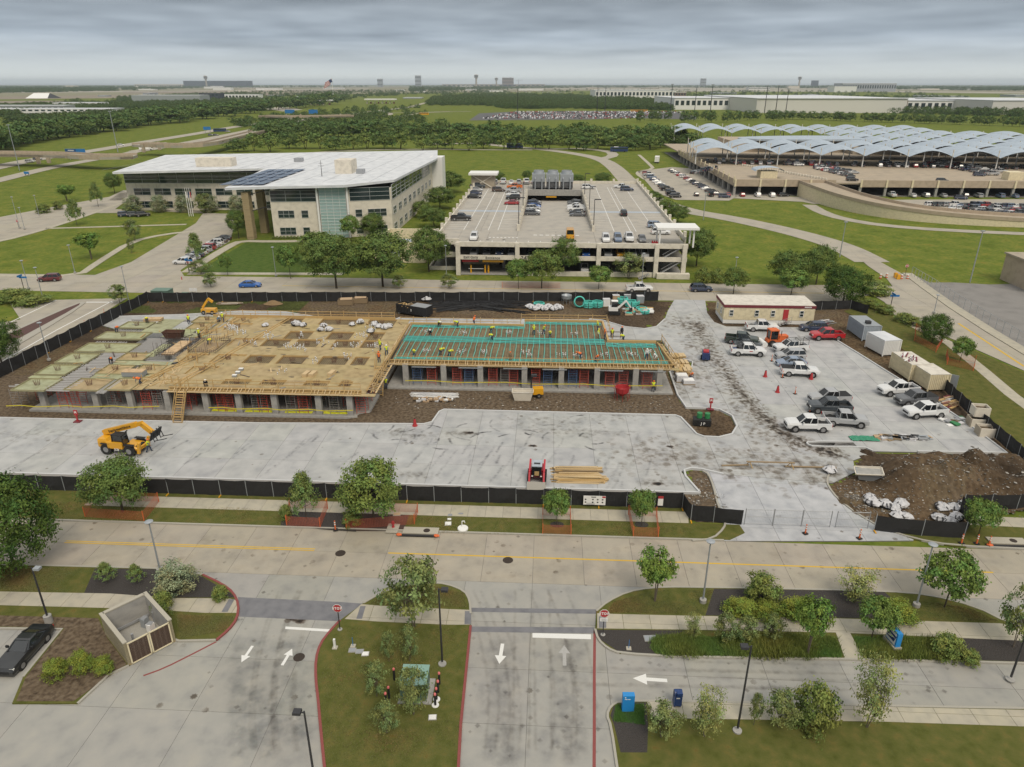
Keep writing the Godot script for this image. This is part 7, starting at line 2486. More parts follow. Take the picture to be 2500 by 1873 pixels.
# joints of a figure facing +z; bend: how far the trunk leans forward, crouch: how far the knees fold
func make_pose(key:String,bend:float,crouch:float,stride:float,la:Array,ra:Array):
	var hip:=V(0,0.92 - crouch*0.42,-crouch*0.12)
	var up:=V(0,cos(bend),sin(bend))
	var fw:=V(0,-sin(bend),cos(bend))
	var chest:=hip+up*0.34
	var neck:=hip+up*0.55
	var head:=neck+up*0.17+fw*0.03
	var legs:=[]
	var arms:=[]
	var tors:=[[hip,hip+up*0.14,0.145,0.135],[hip+up*0.14,chest,0.135,0.16],[chest,neck,0.16,0.08]]
	for s in [-1,1]:
		var hj:Vector3=hip+V(s*0.10,-0.02,0)
		var foot:=V(s*0.13,0.06,stride*s*0.5 - crouch*0.1)
		var knee:Vector3=(hj+foot)/2+V(s*0.04,0,0.05+crouch*0.34)
		legs += [[hj,knee,0.095,0.065],[knee,foot,0.065,0.045]]
		var sh:Vector3=chest+up*0.14+V(s*0.19,0,0)
		var a:Array=la if s<0 else ra
		var el:Vector3=sh+V(s*a[0],a[1],a[2])
		var hd:Vector3=el+V(s*a[3],a[4],a[5])
		arms += [[sh,el,0.058,0.046],[el,hd,0.046,0.033]]
		tors.append([chest+up*0.12,sh,0.12,0.07])
	var body:=legs+arms+tors+[[neck - up*0.02,head - up*0.05,0.055,0.055],[head - up*0.02,head+up*0.06+fw*0.01,0.085,0.095]]
	var boots:=[]
	for q in [1,3]:
		var ft:Vector3=legs[q][1]
		body.append([ft+V(0,-0.02,-0.03),ft+V(0,-0.025,0.13),0.045,0.035])
		boots.append([ft+V(0,-0.02,-0.03),ft+V(0,-0.025,0.15),0.052,0.042])
		boots.append([ft,ft+V(0,0.12,0),0.055,0.055])
	var P0:={}
	var hb:=MB.new()
	for q in [1,3]:
		var w:Vector3=arms[q][1]
		var d:Vector3=(arms[q][1] - arms[q][0]).normalized()
		var sd:=d.cross(V(0,0,1) if absf(d.z)<0.8 else Vector3.UP).normalized()
		var pn:=d.cross(sd)
		hb.tube(w,w+d*0.08,0.034,0.04,6)
		for k in 4:
			var o:=sd*(0.028 - 0.018*k)
			var m:Vector3=w+d*(0.12 - 0.006*absf(k - 1.2))+o
			hb.tube(w+d*0.075+o,m,0.010,0.009,5)
			hb.tube(m,m+(d*0.5+pn*0.8).normalized()*0.04,0.009,0.007,5)
		hb.tube(w+d*0.03+sd*0.03,w+d*0.07+sd*0.065,0.011,0.009,5)
	for e in [[fw*0.10,0.016],[fw*0.085+up*0.03+V(0.035,0,0),0.012],[fw*0.085+up*0.03 - V(0.035,0,0),0.012],[V(0.09,0,0),0.018],[V(-0.09,0,0),0.018]]:
		hb.tube(head+e[0] - up*0.02,head+e[0]+up*0.02,e[1],e[1]*0.6,5)
	P0.body=sdf_mesh(body,0.045,0.0,hb)
	P0.trousers=sdf_mesh(legs+[tors[0]],0.05,0.02)
	P0.shirt=sdf_mesh(tors.slice(1)+[arms[0],arms[2],[arms[1][0],arms[1][0].lerp(arms[1][1],0.8),0.046,0.038],[arms[3][0],arms[3][0].lerp(arms[3][1],0.8),0.046,0.038]],0.05,0.018)
	P0.vest=sdf_mesh([[hip+up*0.06,chest,0.14,0.16],[chest,neck - up*0.06,0.16,0.09],tors[3],tors[4]],0.05,0.035)
	P0.boots=sdf_mesh(boots,0.04)
	var hm:=MB.new()
	hm.lathe([Vector2(0.165,0.0),Vector2(0.165,0.015),Vector2(0.135,0.02),Vector2(0.13,0.06),Vector2(0.10,0.11),Vector2(0.05,0.135),Vector2(0.0,0.14)],12)
	P0.helmet=hm.mesh()
	P0.hat=Transform3D(Basis(V(1,0,0),up,fw),head+up*0.055)
	POSES[key]=P0
func person(pose:String,at:Vector3,yaw:float,label:String,vest:="hi_yellow",hat:="hat_white",shirt:="cloth_grey",legs:="denim"):
	var q:Dictionary=POSES[pose]
	var t:=thing("person",label,"person",at,yaw,"workers on the site")
	part(t,"body",q.body,M.skin)
	part(t,"trousers",q.trousers,M[legs])
	part(t,"shirt",q.shirt,M[shirt])
	if vest:part(t,"vest",q.vest,M[vest])
	part(t,"boots",q.boots,M.black)
	part(t,"helmet",q.helmet,M[hat],q.hat.origin,q.hat.basis)
func build_people():
	mat("hi_yellow",[0.60,0.68,0.03],0.6)
	mat("hi_orange",[0.72,0.16,0.03],0.6)
	mat("hat_white",[0.75,0.75,0.73],0.35)
	mat("hat_yellow",[0.72,0.62,0.04],0.35)
	mat("hat_orange",[0.70,0.16,0.02],0.35)
	mat("cloth_grey",[0.14,0.15,0.16],0.9)
	mat("cloth_blue",[0.12,0.24,0.40],0.9)
	mat("cloth_white",[0.55,0.55,0.54],0.9)
	mat("cloth_black",[0.02,0.02,0.025],0.9)
	mat("denim",[0.035,0.055,0.10],0.9)
	mat("khaki",[0.20,0.15,0.09],0.9)
	make_pose("stand",0.08,0.0,0.12,[0.05,-0.27,0.0,-0.02,-0.22,0.1],[0.05,-0.27,0.02,-0.02,-0.22,0.12])
	make_pose("walk",0.12,0.05,0.55,[0.04,-0.25,0.12,0.0,-0.16,0.18],[0.04,-0.25,-0.12,0.0,-0.22,0.05])
	make_pose("bend",1.15,0.25,0.2,[0.02,-0.25,0.10,0.0,-0.24,0.06],[0.02,-0.25,0.12,-0.03,-0.24,0.08])
	make_pose("crouch",0.7,1.1,0.3,[0.05,-0.18,0.2,0.0,-0.2,0.12],[0.05,-0.18,0.2,-0.04,-0.2,0.14])
	make_pose("reach",0.35,0.1,0.3,[0.08,-0.12,0.24,0.0,-0.02,0.25],[0.08,-0.14,0.22,-0.04,-0.06,0.24])
	var y:=HR - 0.12
	for q in [
		["bend",1072,798,y,0.5,"hi_yellow","hat_white","worker in dark clothes bending at the rear left of the rebar deck","cloth_black","cloth_black"],
		["bend",1118,798,y,-1.0,"hi_yellow","hat_yellow","worker in yellow vest bending at the rear edge of the rebar deck"],
		["reach",1157,794,y,2.4,"hi_orange","hat_orange","worker in orange vest at the rear edge of the rebar deck"],
		["crouch",1051,818,y,0.0,"","hat_white","worker in black crouching among the cables at the left","cloth_black","cloth_black"],
		["bend",1198,812,y,1.0,"hi_yellow","hat_yellow","worker in yellow leaning over the cables near the middle"],
		["bend",1202,830,y,-0.6,"hi_yellow","hat_yellow","worker in yellow bent double over the banded cables"],
		["stand",1303,818,y,0.3,"hi_yellow","hat_yellow","standing worker in yellow vest right of the deck centre"],
		["reach",1327,816,y,1.2,"hi_yellow","hat_orange","worker in yellow vest reaching, beside the standing one"],
		["crouch",1343,822,y,0.0,"hi_yellow","hat_yellow","crouching worker in yellow and dark trousers near the banded cables"],
		["stand",1459,808,y,-1.4,"hi_yellow","hat_yellow","worker in yellow vest at the rear right corner of the rebar deck"],
		["stand",1460,828,y,1.2,"hi_yellow","hat_yellow","worker in green vest at the step in the rebar deck","cloth_white","khaki"],
		["stand",1477,828,y,-1.2,"hi_orange","hat_orange","worker in orange vest at the step in the rebar deck"],
		["stand",1494,826,y,0.0,"hi_yellow","hat_orange","worker behind the low wall of the rebar deck, middle","cloth_black"],
		["bend",1522,832,y,-0.8,"hi_yellow","hat_yellow","worker in yellow bending over the low end wall"],
		["stand",1517,822,y,0.4,"","hat_orange","worker in dark clothes behind the low end wall","cloth_black","cloth_black"],
		["crouch",1012,868,y,0.0,"hi_yellow","hat_yellow","kneeling worker in yellow at the front left of the rebar deck"],
		["bend",1074,866,y,1.3,"hi_yellow","hat_yellow","worker in yellow bent at the front of the rebar deck, left"],
		["bend",1097,870,y,1.0,"hi_yellow","hat_yellow","worker in yellow bent at the front of the rebar deck beside another"],
		["bend",1418,876,y,-1.3,"hi_orange","hat_orange","worker in orange bending at the front right of the rebar deck"],
		["crouch",1456,882,y,0.5,"hi_orange","hat_orange","worker in orange crouching at the front rail of the rebar deck"],
		["stand",1578,878,y,0.2,"","hat_white","worker in a white shirt at the right end of the rebar deck","cloth_white"],
		["crouch",1602,880,y,-1.0,"","hat_white","worker crouching in the right front corner of the rebar deck","cloth_white","khaki"],
		["stand",1246,885,y - 0.3,0.0,"","hat_orange","worker in khaki on the edge platform of the rebar deck","khaki","khaki"],
		["stand",926,885,y,0.1,"hi_orange","hat_orange","worker in orange vest at the head of the middle stair"],
		["walk",929,855,HL,-0.5,"hi_yellow","hat_yellow","worker in yellow vest behind the head of the middle stair"],
		["stand",944,868,HL,0.6,"hi_yellow","hat_white","worker in pale shirt and white helmet by the middle stair","cloth_blue"],
		["walk",487,826,HL,0.2,"hi_yellow","hat_white","worker in green vest walking past the brown steel skip","cloth_white","cloth_black"],
		["bend",510,842,HL,1.0,"hi_yellow","hat_yellow","worker in jeans bending over the rebar core"],
		["stand",545,786,HL,0.0,"hi_yellow","hat_white","worker in yellow jacket at the rear of the plywood deck"],
		["crouch",533,786,HL,1.0,"","hat_white","kneeling worker in blue at the rear of the plywood deck","cloth_blue","denim"],
		["stand",462,792,HL,0.3,"hi_yellow","hat_orange","worker in yellow vest at the rear left of the plywood deck"],
		["bend",359,788,HL,0.6,"hi_yellow","hat_yellow","worker bending at the far left rear of the green trays"],
		["bend",285,811,HL,1.0,"hi_orange","hat_orange","worker in orange bent over at the left edge trays"],
		["bend",271,888,HL,0.8,"","hat_orange","worker in dark clothes among the bare beams","cloth_black","cloth_black"],
		["bend",344,938,HL,-1.0,"hi_orange","hat_orange","worker in orange bent at the front edge of the green trays"],
		["crouch",503,943,HL,0.5,"","hat_white","worker crouching behind the front guard rail","cloth_black","cloth_black"],
		["walk",364,1103,0.1,1.9,"hi_yellow","hat_orange","worker in yellow vest walking beside the yellow telehandler"],
		["stand",1594,956,0.25,0.0,"hi_yellow","hat_orange","worker standing under the right end of the rebar deck"],
		["crouch",1686,924,0.1,0.4,"hi_orange","hat_orange","worker in orange beside the stacked pallets"],
		["stand",943,948,0.2,0.0,"hi_yellow","hat_white","worker in yellow vest in the shade beside the middle stair"]]:
		person(q[0],g(q[1],q[2],q[3]),q[4],q[7],q[5],q[6],q[8] if q.size()>8 else "cloth_grey",q[9] if q.size()>9 else "denim")
# ------------------------------------------------------------------ machines and materials on the site
func wheel(t:Node3D,at:Vector3,r:float,w:float,rim:="rim"):
	var n:=Node3D.new()
	n.name="wheel"
	n.position=at
	t.add_child(n,true)
	var b:=MB.new()
	b.tube(V(0,0,-w/2),V(0,0,w/2),r,r,18)
	for k in 16:
		var a:=TAU*k/16
		b.box(V(cos(a)*r,sin(a)*r,0),V(0.06,r*0.14,w),Basis(Vector3.BACK,a))
	part(n,"tyre",b.mesh(),M.tyre)
	b=MB.new()
	b.tube(V(0,0,-w/2 - 0.01),V(0,0,w/2+0.01),r*0.5,r*0.5,12)
	part(n,"rim",b.mesh(),M[rim])
func container(label:String,a:Array,b_:Array,c:Array,h:float,key:String,roof:String)->Node3D:
	var p0=g(a[0],a[1],0.1)
	var p1=g(b_[0],b_[1],0.1)
	var p2=g(c[0],c[1],0.1)
	var ux:Vector3=(p0 - p1).normalized()
	var l:float=(p0 - p1).length()
	var w:float=clampf((p2 - p1).length(),2.2,3.0)
	var uz:=V(ux.z,0,-ux.x)
	if uz.dot(p2 - p1)<0:
		uz=-uz
	var t:=thing("storage_container",label,"container",p1,0.0)
	var bs:=Basis(ux,Vector3.UP,uz)
	part(t,"body",UB,M[key],ux*l/2+uz*w/2+V(0,h/2+0.1,0),bs*Basis.from_scale(V(l - 0.08,h - 0.1,w - 0.08)))
	part(t,"roof",UB,M[roof],ux*l/2+uz*w/2+V(0,h+0.1,0),bs*Basis.from_scale(V(l+0.04,0.08,w+0.04)))
	var r:=MB.new()
	for s in [0.0,1.0]:
		for k in int(l/0.28):
			r.box(ux*(0.2+k*0.28)+uz*(w*s)+V(0,h/2+0.1,0),V(0.12,h - 0.3,0.07),bs)
		for k in int(w/0.28) - 1:
			r.box(ux*(l*s)+uz*(0.28+k*0.28)+V(0,h/2+0.1,0),V(0.07,h - 0.3,0.12),bs)
	part(t,"corrugation",r.mesh(),M[key])
	for s in [0.0,1.0]:
		for q in [0.0,1.0]:
			part(t,"corner_post",UB,M[key],ux*l*s+uz*w*q+V(0,h/2+0.05,0),bs*Basis.from_scale(V(0.16,h+0.12,0.16)))
	t.set_meta("axes",[ux,uz,l,w])
	return t
func bags(label:String,spots:Array,group:String):
	for i in spots.size():
		var s:Array=spots[i]
		var t:=thing("bulk_sack",label % ORD[i],"sack",V(s[0],s[1],s[2]),s[4],group)
		t.scale=Vector3.ONE*s[3]
		part(t,"sack_body",BAG[i % 3][0],M.sack)
		part(t,"strap",BAG[i % 3][1],M.dark_metal)
var BAG:=[]
func cone(label:String,at:Vector3,key:="red",kind:="barricade"):
	var t:=thing("barricade_cone" if kind=="barricade" else "traffic_delineator",label,"cone",at,0.0)
	var b:=MB.new()
	if kind=="barricade":
		b.lathe([Vector2(0.36,0.0),Vector2(0.36,0.1),Vector2(0.27,0.12),Vector2(0.14,1.0),Vector2(0.0,1.02)],8)
		part(t,"body",b.mesh(),M[key])
		bk(t,"handle",M.black,V(0,1.06,0),V(0.16,0.1,0.06))
	else:
		b.lathe([Vector2(0.085,0.05),Vector2(0.06,1.1),Vector2(0.0,1.12)],8)
		part(t,"tube",b.mesh(),M[key])
		for y in [0.62,0.86]:
			b=MB.new()
			b.tube(V(0,y,0),V(0,y+0.12,0),0.084,0.08,8,false)
			part(t,"reflective_band",b.mesh(),M.white)
		bk(t,"base",M.black,V(0,0.04,0),V(0.45,0.08,0.45),0.4)
func pile(called:String,label:String,cat:String,at:Vector3,turn:float,n:int,l:float,spread:Vector2,w:float,h:float,keys:Array,jit:float,piece:="board",layers:=4):
	var t:=thing(called,label,cat,at,turn)
	for i in n:
		var lay:=i*layers/n
		var k:float=1.0 - lay/float(layers+1)*0.6
		bk(t,piece,M[keys[i % keys.size()]],V(rng.randf_range(-jit,jit),h/2+lay*h,rng.randf_range(-spread.y,spread.y)*k),V(l*rng.randf_range(0.7,1.0),h,w),rng.randf_range(-jit,jit)*0.12)
	return t
func build_site():
	for s in 3:
		BAG.append([bag_mesh(s+1),bag_seams(s+5)])
	var b:MB
	var t:Node3D
	screen_fence("long black mesh fence between the near sidewalk and the new paving",X([-95,-65.7,14.8,-65.7]))
	screen_fence("black mesh fence turning the corner left of the site gate",X([14.8,-65.7,15.3,-63.4,17.6,-63.3,20.4,-62.9]),1.85)
	screen_fence("black mesh fence right of the site gate, bending round the sacks",X([33.6,-62.6,38,-61.9,42.0,-61.7,43.8,-64.0,44.2,-66.8]),1.85)
	screen_fence("black mesh fence leaving the right edge beside the round tree",X([44.6,-67.0,62,-68.0]),1.85)
	screen_fence("black mesh fence climbing the right side by the planter crates",X([57.2,-76.5,57.6,-84,58.2,-92,58.9,-100]),1.85)
	screen_fence("short black mesh fence behind the trailer",X([50.8,-139.6,55,-140.5,61,-141.4,63.0,-137.8]),1.8)
	screen_fence("long black mesh fence behind the site along the back street",X([-83.2,-138.9,-40,-141.6,0,-143.6,23.0,-145.0]),2.0)
	screen_fence("black mesh fence along the left street",X([-83.2,-138.9,-83.8,-120,-84.4,-97.0,-93,-91.0]),2.2)
	t=thing("fence_banner","white safety notice with a red corner hung on the near fence","sign",g(1450,1236,0.1)+V(0,0,0.35))
	bk(t,"board",M.white,V(0,0.95,0),V(2.35,1.1,0.03))
	bk(t,"red_corner",M.red,V(0.98,1.38,0.02),V(0.35,0.2,0.02))
	bk(t,"title",M.black,V(-0.1,1.36,0.02),V(0.5,0.09,0.02))
	for i in 8:
		bk(t,"pictogram",M.black,V(-0.95+(i % 4)*0.52+(0.25 if i % 4 else 0.0),1.06 - (i/4)*0.34,0.02),V(0.16,0.14,0.02))
	for i in 3:
		bk(t,"text_line",M.steel,V(-0.4,0.62 - i*0.09,0.02),V(0.9,0.03,0.02))
	t=thing("fence_banner","small white and red notice near the fence corner","sign",g(1610,1238,0.1)+V(0,0,0.35))
	bk(t,"board",M.white,V(0,0.85,0),V(0.55,0.9,0.03))
	bk(t,"red_corner",M.red,V(0,1.42,0.02),V(0.55,0.3,0.02))
	for q in [[20.7,23.6,"left leaf"],[23.6,26.5,"middle leaf"],[26.5,29.4,"right leaf"],[29.9,33.2,"small separate leaf"]]:
		t=thing("chain_link_gate","steel pipe gate panel across the driveway, %s" % q[2],"gate",V(q[0],0.08,-63.0),0.0,"gate panels across the driveway")
		b=MB.new()
		var w:float=q[1] - q[0] - 0.06
		for y in [0.15,1.0,1.85]:
			b.tube(V(0,y,0),V(w,y,0),0.035,0.035,6)
		for x in [0.0,w]:
			b.tube(V(x,0.0,0),V(x,1.95,0),0.045,0.045,6)
		part(t,"frame",b.mesh(),M.steel)
		b=MB.new()
		for k in int(w/0.16):
			b.bar(V(k*0.16,0.15,0),V(k*0.16+0.02,1.85,0),0.008,0.008)
		for k in 10:
			b.bar(V(0,0.2+k*0.17,0),V(w,0.2+k*0.17,0),0.008,0.008)
		part(t,"wire_mesh",b.mesh(),M.galv)
	t=thing("office_trailer","cream office trailer with a dark red roof band and a red door","trailer",V(41.6,0.1,-133.9))
	var W:=16.8
	var Dp:=6.8
	bk(t,"skirting",M.white,V(0,0.4,0),V(W - 0.1,0.8,Dp - 0.1))
	bk(t,"wall",M.cream,V(0,2.0,0),V(W,2.5,Dp))
	bk(t,"roof_band",M.maroon,V(0,3.4,0),V(W+0.2,0.5,Dp+0.2))
	bk(t,"roof",M.cream_roof,V(0,3.68,0),V(W+0.1,0.12,Dp+0.1))
	for x in [-7.0,-2.3,0.7,6.0]:
		window(t,V(x,2.1,Dp/2),Vector3.RIGHT,Vector3.BACK,0.7,1.15,1,2,"glass_dark","white")
	for z in [-1.5,1.6]:
		window(t,V(-W/2,2.1,z),Vector3.BACK,Vector3.LEFT,0.7,1.15,1,2,"glass_dark","white")
	bk(t,"door",M.red,V(3.1,1.85,Dp/2+0.04),V(0.95,2.05,0.08))
	for k in 6:
		bk(t,"lettering",M.white,V(6.45+k*0.22,3.4,Dp/2+0.11),V(0.15,0.22 if k % 2 else 0.26,0.02))
	for k in 40:
		bk(t,"siding_batten",M.cream,V(-W/2+0.3+k*0.42,2.0,Dp/2+0.008),V(0.04,2.4,0.02))
	for k in 4:
		bk(t,"step",M.steel,V(3.1 - 0.5*k+0.4,0.75 - k*0.2,Dp/2+0.8),V(0.9 if k==0 else 0.35,0.06,1.1))
	b=MB.new()
	b.bar(V(3.9,0.8,Dp/2+1.3),V(3.9,1.8,Dp/2+1.3),0.05,0.05)
	b.bar(V(3.9,1.8,Dp/2+1.3),V(1.6,1.0,Dp/2+1.3),0.05,0.05)
	b.bar(V(1.6,0.0,Dp/2+1.3),V(1.6,1.0,Dp/2+1.3),0.05,0.05)
	part(t,"handrail",b.mesh(),M.steel)
	t=container("pale blue office container with an open side door",[2068,805],[2104,832],[2137,811],2.6,"pale_blue","galv")
	bk(t,"roof_unit",M.dark_metal,t.get_meta("axes")[0]*1.4+t.get_meta("axes")[1]*1.2+V(0,3.0,0),V(0.8,0.5,0.8))
	container("white corrugated container between the blue and cream ones",[2112,847],[2154,870],[2187,855],2.6,"white","roof_white")
	t=container("cream container with red and white boards piled on its roof",[2171,898],[2218,931],[2256,904],2.6,"cream","cream_roof")
	for i in 14:
		var ax:Array=t.get_meta("axes")
		part(t,"roof_board",UB,M.maroon if i % 2 else M.white,ax[0]*rng.randf_range(1.2,4.4)+ax[1]*rng.randf_range(0.4,2.0)+V(0,2.8+0.05*(i % 3),0),Basis(Vector3.UP,rng.randf_range(0.7,1.2))*Basis.from_scale(V(2.2,0.06,0.2)))
	t=container("short cream container with its end doors open by the fence",[2222,927],[2264,955],[2287,942],2.5,"cream","cream_roof")
	var ax2:Array=t.get_meta("axes")
	part(t,"open_door",UB,M.galv,ax2[1]*(ax2[3]+0.6)+V(0,1.3,0),Basis(Vector3.UP,0.9)*Basis.from_scale(V(0.08,2.4,1.2)))
	telehandler()
	skid_steer()
	t=thing("street_sweeper","orange street sweeper tractor among the parked pickups","tractor",g(1890,842,0.1),0.15)
	bk(t,"chassis",M.orange,V(0.2,0.95,0),V(3.4,0.5,1.3))
	bk(t,"engine_hood",M.orange,V(1.3,1.45,0),V(1.6,0.7,1.1))
	bk(t,"cab_glass",M.auto_glass,V(-0.5,2.0,0),V(1.35,1.5,1.35))
	bk(t,"cab_roof",M.orange,V(-0.5,2.82,0),V(1.6,0.16,1.6))
	for x in [-1.2,0.2]:
		for z in [-0.7,0.7]:
			bk(t,"cab_post",M.orange,V(x,2.0,z),V(0.12,1.6,0.12))
	b=MB.new()
	b.tube(V(-2.2,0.5,-1.2),V(-2.2,0.5,1.2),0.48,0.48,14)
	part(t,"broom_hood",b.mesh(),M.white)
	for q in [[1.5,0.45,0.9],[-0.8,0.55,0.9]]:
		for s in [-1,1]:
			wheel(t,V(q[0],q[1],s*q[2]),q[1],0.35)
	b=MB.new()
	b.tube(V(0.9,1.8,0.3),V(0.9,2.6,0.3),0.06,0.06,6)
	part(t,"exhaust",b.mesh(),M.black)
	t=thing("welder_trailer","small dark blue equipment trailer with red reels on the paving","trailer",g(1722,878,0.1),1.4)
	bk(t,"body",M.navy,V(0,0.85,0),V(1.9,1.1,1.2))
	bk(t,"reel",M.red,V(0,1.5,0),V(1.2,0.25,0.9))
	bk(t,"drawbar",M.black,V(-1.5,0.5,0),V(1.2,0.08,0.1))
	for s in [-1,1]:
		wheel(t,V(0.1,0.35,s*0.68),0.35,0.2)
	t=thing("light_tower","yellow mobile light tower with a folded dark mast","light tower",g(1310,968,0.05),0.1)
	bk(t,"body",M.yellow,V(0.2,0.95,0),V(1.5,0.9,1.1))
	bk(t,"chassis",M.black,V(0,0.45,0),V(2.0,0.12,1.0))
	b=MB.new()
	b.bar(V(-0.8,0.4,0),V(-0.8,3.0,0),0.2,0.2)
	b.bar(V(-0.8,3.0,0),V(-0.1,3.2,0),0.12,0.12)
	part(t,"mast",b.mesh(),M.black)
	bk(t,"lamp_head",M.dark_metal,V(-0.4,3.3,0),V(0.8,0.3,0.5))
	for s in [-1,1]:
		wheel(t,V(0.3,0.32,s*0.62),0.32,0.2)
	t=thing("washout_bin","pale steel concrete washout bin on the soil","bin",g(1276,975,0.0))
	tub(t,3.0,1.5,1.35,"beige")
	t=thing("concrete_bucket","red round concrete bucket in a wire frame under the deck edge","bucket",g(1518,974,0.0))
	b=MB.new()
	b.lathe([Vector2(0.25,0.5),Vector2(0.95,1.15),Vector2(1.05,1.9),Vector2(0.98,1.9),Vector2(0.9,1.2),Vector2(0.2,0.6)],18)
	part(t,"bucket",b.mesh(),M.red)
	b=MB.new()
	for k in 8:
		var a:=TAU*k/8
		b.tube(V(cos(a)*1.05,0,sin(a)*1.05),V(cos(a)*1.12,2.1,sin(a)*1.12),0.03,0.03,4)
	for k in 20:
		b.tube(V(cos(TAU*k/20)*1.12,2.1,sin(TAU*k/20)*1.12),V(cos(TAU*(k+1)/20)*1.12,2.1,sin(TAU*(k+1)/20)*1.12),0.03,0.03,4)
	part(t,"frame",b.mesh(),M.red)
	t=thing("concrete_bucket","grey wire-sided bucket on the soil strip behind the building","bucket",g(1383,742,0.0))
	b=MB.new()
	b.lathe([Vector2(0.25,0.5),Vector2(0.95,1.2),Vector2(1.05,1.9),Vector2(0.95,1.9),Vector2(0.2,0.6)],18)
	part(t,"bucket",b.mesh(),M.galv)
	b=MB.new()
	for k in 8:
		b.tube(V(cos(TAU*k/8)*0.9,0,sin(TAU*k/8)*0.9),V(cos(TAU*k/8)*1.05,1.9,sin(TAU*k/8)*1.05),0.03,0.03,4)
	part(t,"frame",b.mesh(),M.galv)
	for q in [[2098,1165,2.9,1.9,0.55,"beige","pale washout tub half sunk in the mud by the driveway"]]:
		t=thing("washout_tub",q[6],"tub",g(2118,1168,0.15),-0.25)
		tub(t,2.6,1.6,0.8,"galv")
		t=thing("washout_tub","second pale tub tilted on top of the first by the driveway","tub",g(2121,1155,0.9),-0.25)
		t.rotation.z=0.12
		tub(t,2.9,1.9,0.3,"beige")
	t=thing("fuel_skid","black skid with two green cylinders on the soil island","skid",g(1713,1036,0.05),-0.12)
	bk(t,"tray",M.black,V(0,0.45,0),V(2.3,0.8,1.3))
	for x in [-0.35,0.65]:
		b=MB.new()
		b.tube(V(x,0.5,-0.3),V(x,1.55,-0.3),0.36,0.36,12)
		part(t,"cylinder",b.mesh(),M.green)
	part(t,"lettering",text_mesh("J P",0.5),M.white,V(0.1,0.4,0.66))
	for q in [[1734,1000,"red hydrant sign post beside the soil island"],[190,1030,"red sign post on the paving at the foot of the left deck"]]:
		t=thing("sign_post",q[2],"sign",g(q[0],q[1],0.1))
		bk(t,"post",M.red,V(0,0.7,0),V(0.16,1.4,0.16))
		bk(t,"sign_plate",M.red,V(0,1.35,0),V(0.5,0.75,0.1))
		bk(t,"notice",M.white,V(0,1.4,0.06),V(0.28,0.3,0.02))
		bk(t,"foot",M.maroon,V(0,0.06,0),V(0.9,0.12,0.7))
	for q in [[1868,920,"red barricade cone alone in the car park, left"],[1980,926,"red barricade cone beside the off-road pickup"],[1898,958,"red barricade cone before the silver pickup"],[1013,1040,"red barricade cone on the front paving by the kerb step"],[1049,764,"red barricade cone beside the black dumpster"]]:
		cone(q[2],g(q[0],q[1],0.1))
	for q in [[1884,882,"orange delineator post by the pale blue sedan"],[1910,922,"orange delineator post left of the off-road pickup"],[1941,962,"orange delineator post between the two cones"],[1977,1006,"orange delineator post near the lifted pickup"],[1966,1303,"orange delineator before the gate, left"],[2098,1315,"orange delineator before the gate, right"],[819,1294,"orange delineator at the red mulch bed"],[208,796,"orange delineator on the left street, nearer"],[255,768,"orange delineator on the left street, farther"],[2347,1327,"orange delineator at the right kerb, first"],[2384,1328,"orange delineator at the right kerb, second"],[2414,1332,"orange delineator beside the right storm inlet"]]:
		cone(q[2],g(q[0],q[1],0.1),"orange","delineator")
	pile("lumber_stack","stack of pale boards on the front paving, rear one","lumber",g(1408,1150,0.1),0.04,44,6.0,Vector2(0,0.9),0.14,0.09,["lumber_pale","lumber","lumber_old"],0.25)
	pile("lumber_stack","stack of pale boards on the front paving, front one","lumber",g(1416,1172,0.1),0.02,50,6.4,Vector2(0,0.8),0.14,0.09,["lumber_pale","lumber_pale","lumber"],0.3)
	pile("pipe_stack","white plastic pipes piled on the soil below the rebar deck","pipes",g(1062,966,0.0),0.02,24,7.0,Vector2(0,0.8),0.1,0.1,["white","sack","white"],0.4,"pipe",3)
	pile("debris_heap","heap of cartons and scraps beside the white pipes","debris",g(1058,978,0.0),0.0,44,0.7,Vector2(0,0.6),0.4,0.22,["carton","white","sack","carton","sand"],2.6,"scrap",2)
	pile("ply_stack","stack of cut boards and pipes behind the right kerb","lumber",g(2010,788,0.1),0.5,30,3.2,Vector2(0,1.3),0.12,0.08,["steel","galv","white","maroon"],1.0,"bar")
	for q in [[845,742,"timber crate pile on the soil strip, left"],[880,738,"timber crate pile on the soil strip, middle"],[925,730,"timber crate pile on the soil strip, right"]]:
		t=thing("timber_crate",q[2],"crate",g(q[0],q[1],0.0),0.1)
		for k in 5:
			bk(t,"board",M.lumber_old,V(0,0.12+k*0.2,1.0),V(3.0,0.17,0.06))
			bk(t,"board",M.lumber_old,V(0,0.12+k*0.2,-1.0),V(3.0,0.17,0.06))
			bk(t,"board",M.lumber_old,V(1.5,0.12+k*0.2,0),V(0.06,0.17,2.0))
			bk(t,"board",M.lumber_old,V(-1.5,0.12+k*0.2,0),V(0.06,0.17,2.0))
		bk(t,"lid",M.carton,V(0.1,1.1,0),V(2.4,0.08,1.7),0.1)
	pile("lumber_stack","loose boards scattered on the soil strip behind the deck","lumber",g(800,732,0.0),0.1,22,3.4,Vector2(0,1.5),0.14,0.08,["lumber_old","lumber","lumber_pale"],2.2)
	pile("pipe_stack","long black pipes lying on the soil strip behind the rebar deck","pipes",g(1170,743,0.0),0.0,70,16.0,Vector2(0,3.6),0.16,0.16,["black","dark_metal","black"],5.0,"pipe",2)
	pile("rebar_stack","bundle of rusty bars on the rear paving","rebar",g(560,742,0.1),0.05,40,5.0,Vector2(0,0.7),0.06,0.07,["lumber_old","rebar_rust","beige"],0.5,"bar")
	t=thing("ply_stack","stack of fresh plywood sheets on the green trays","plywood",g(329,916,HL+0.1),0.02)
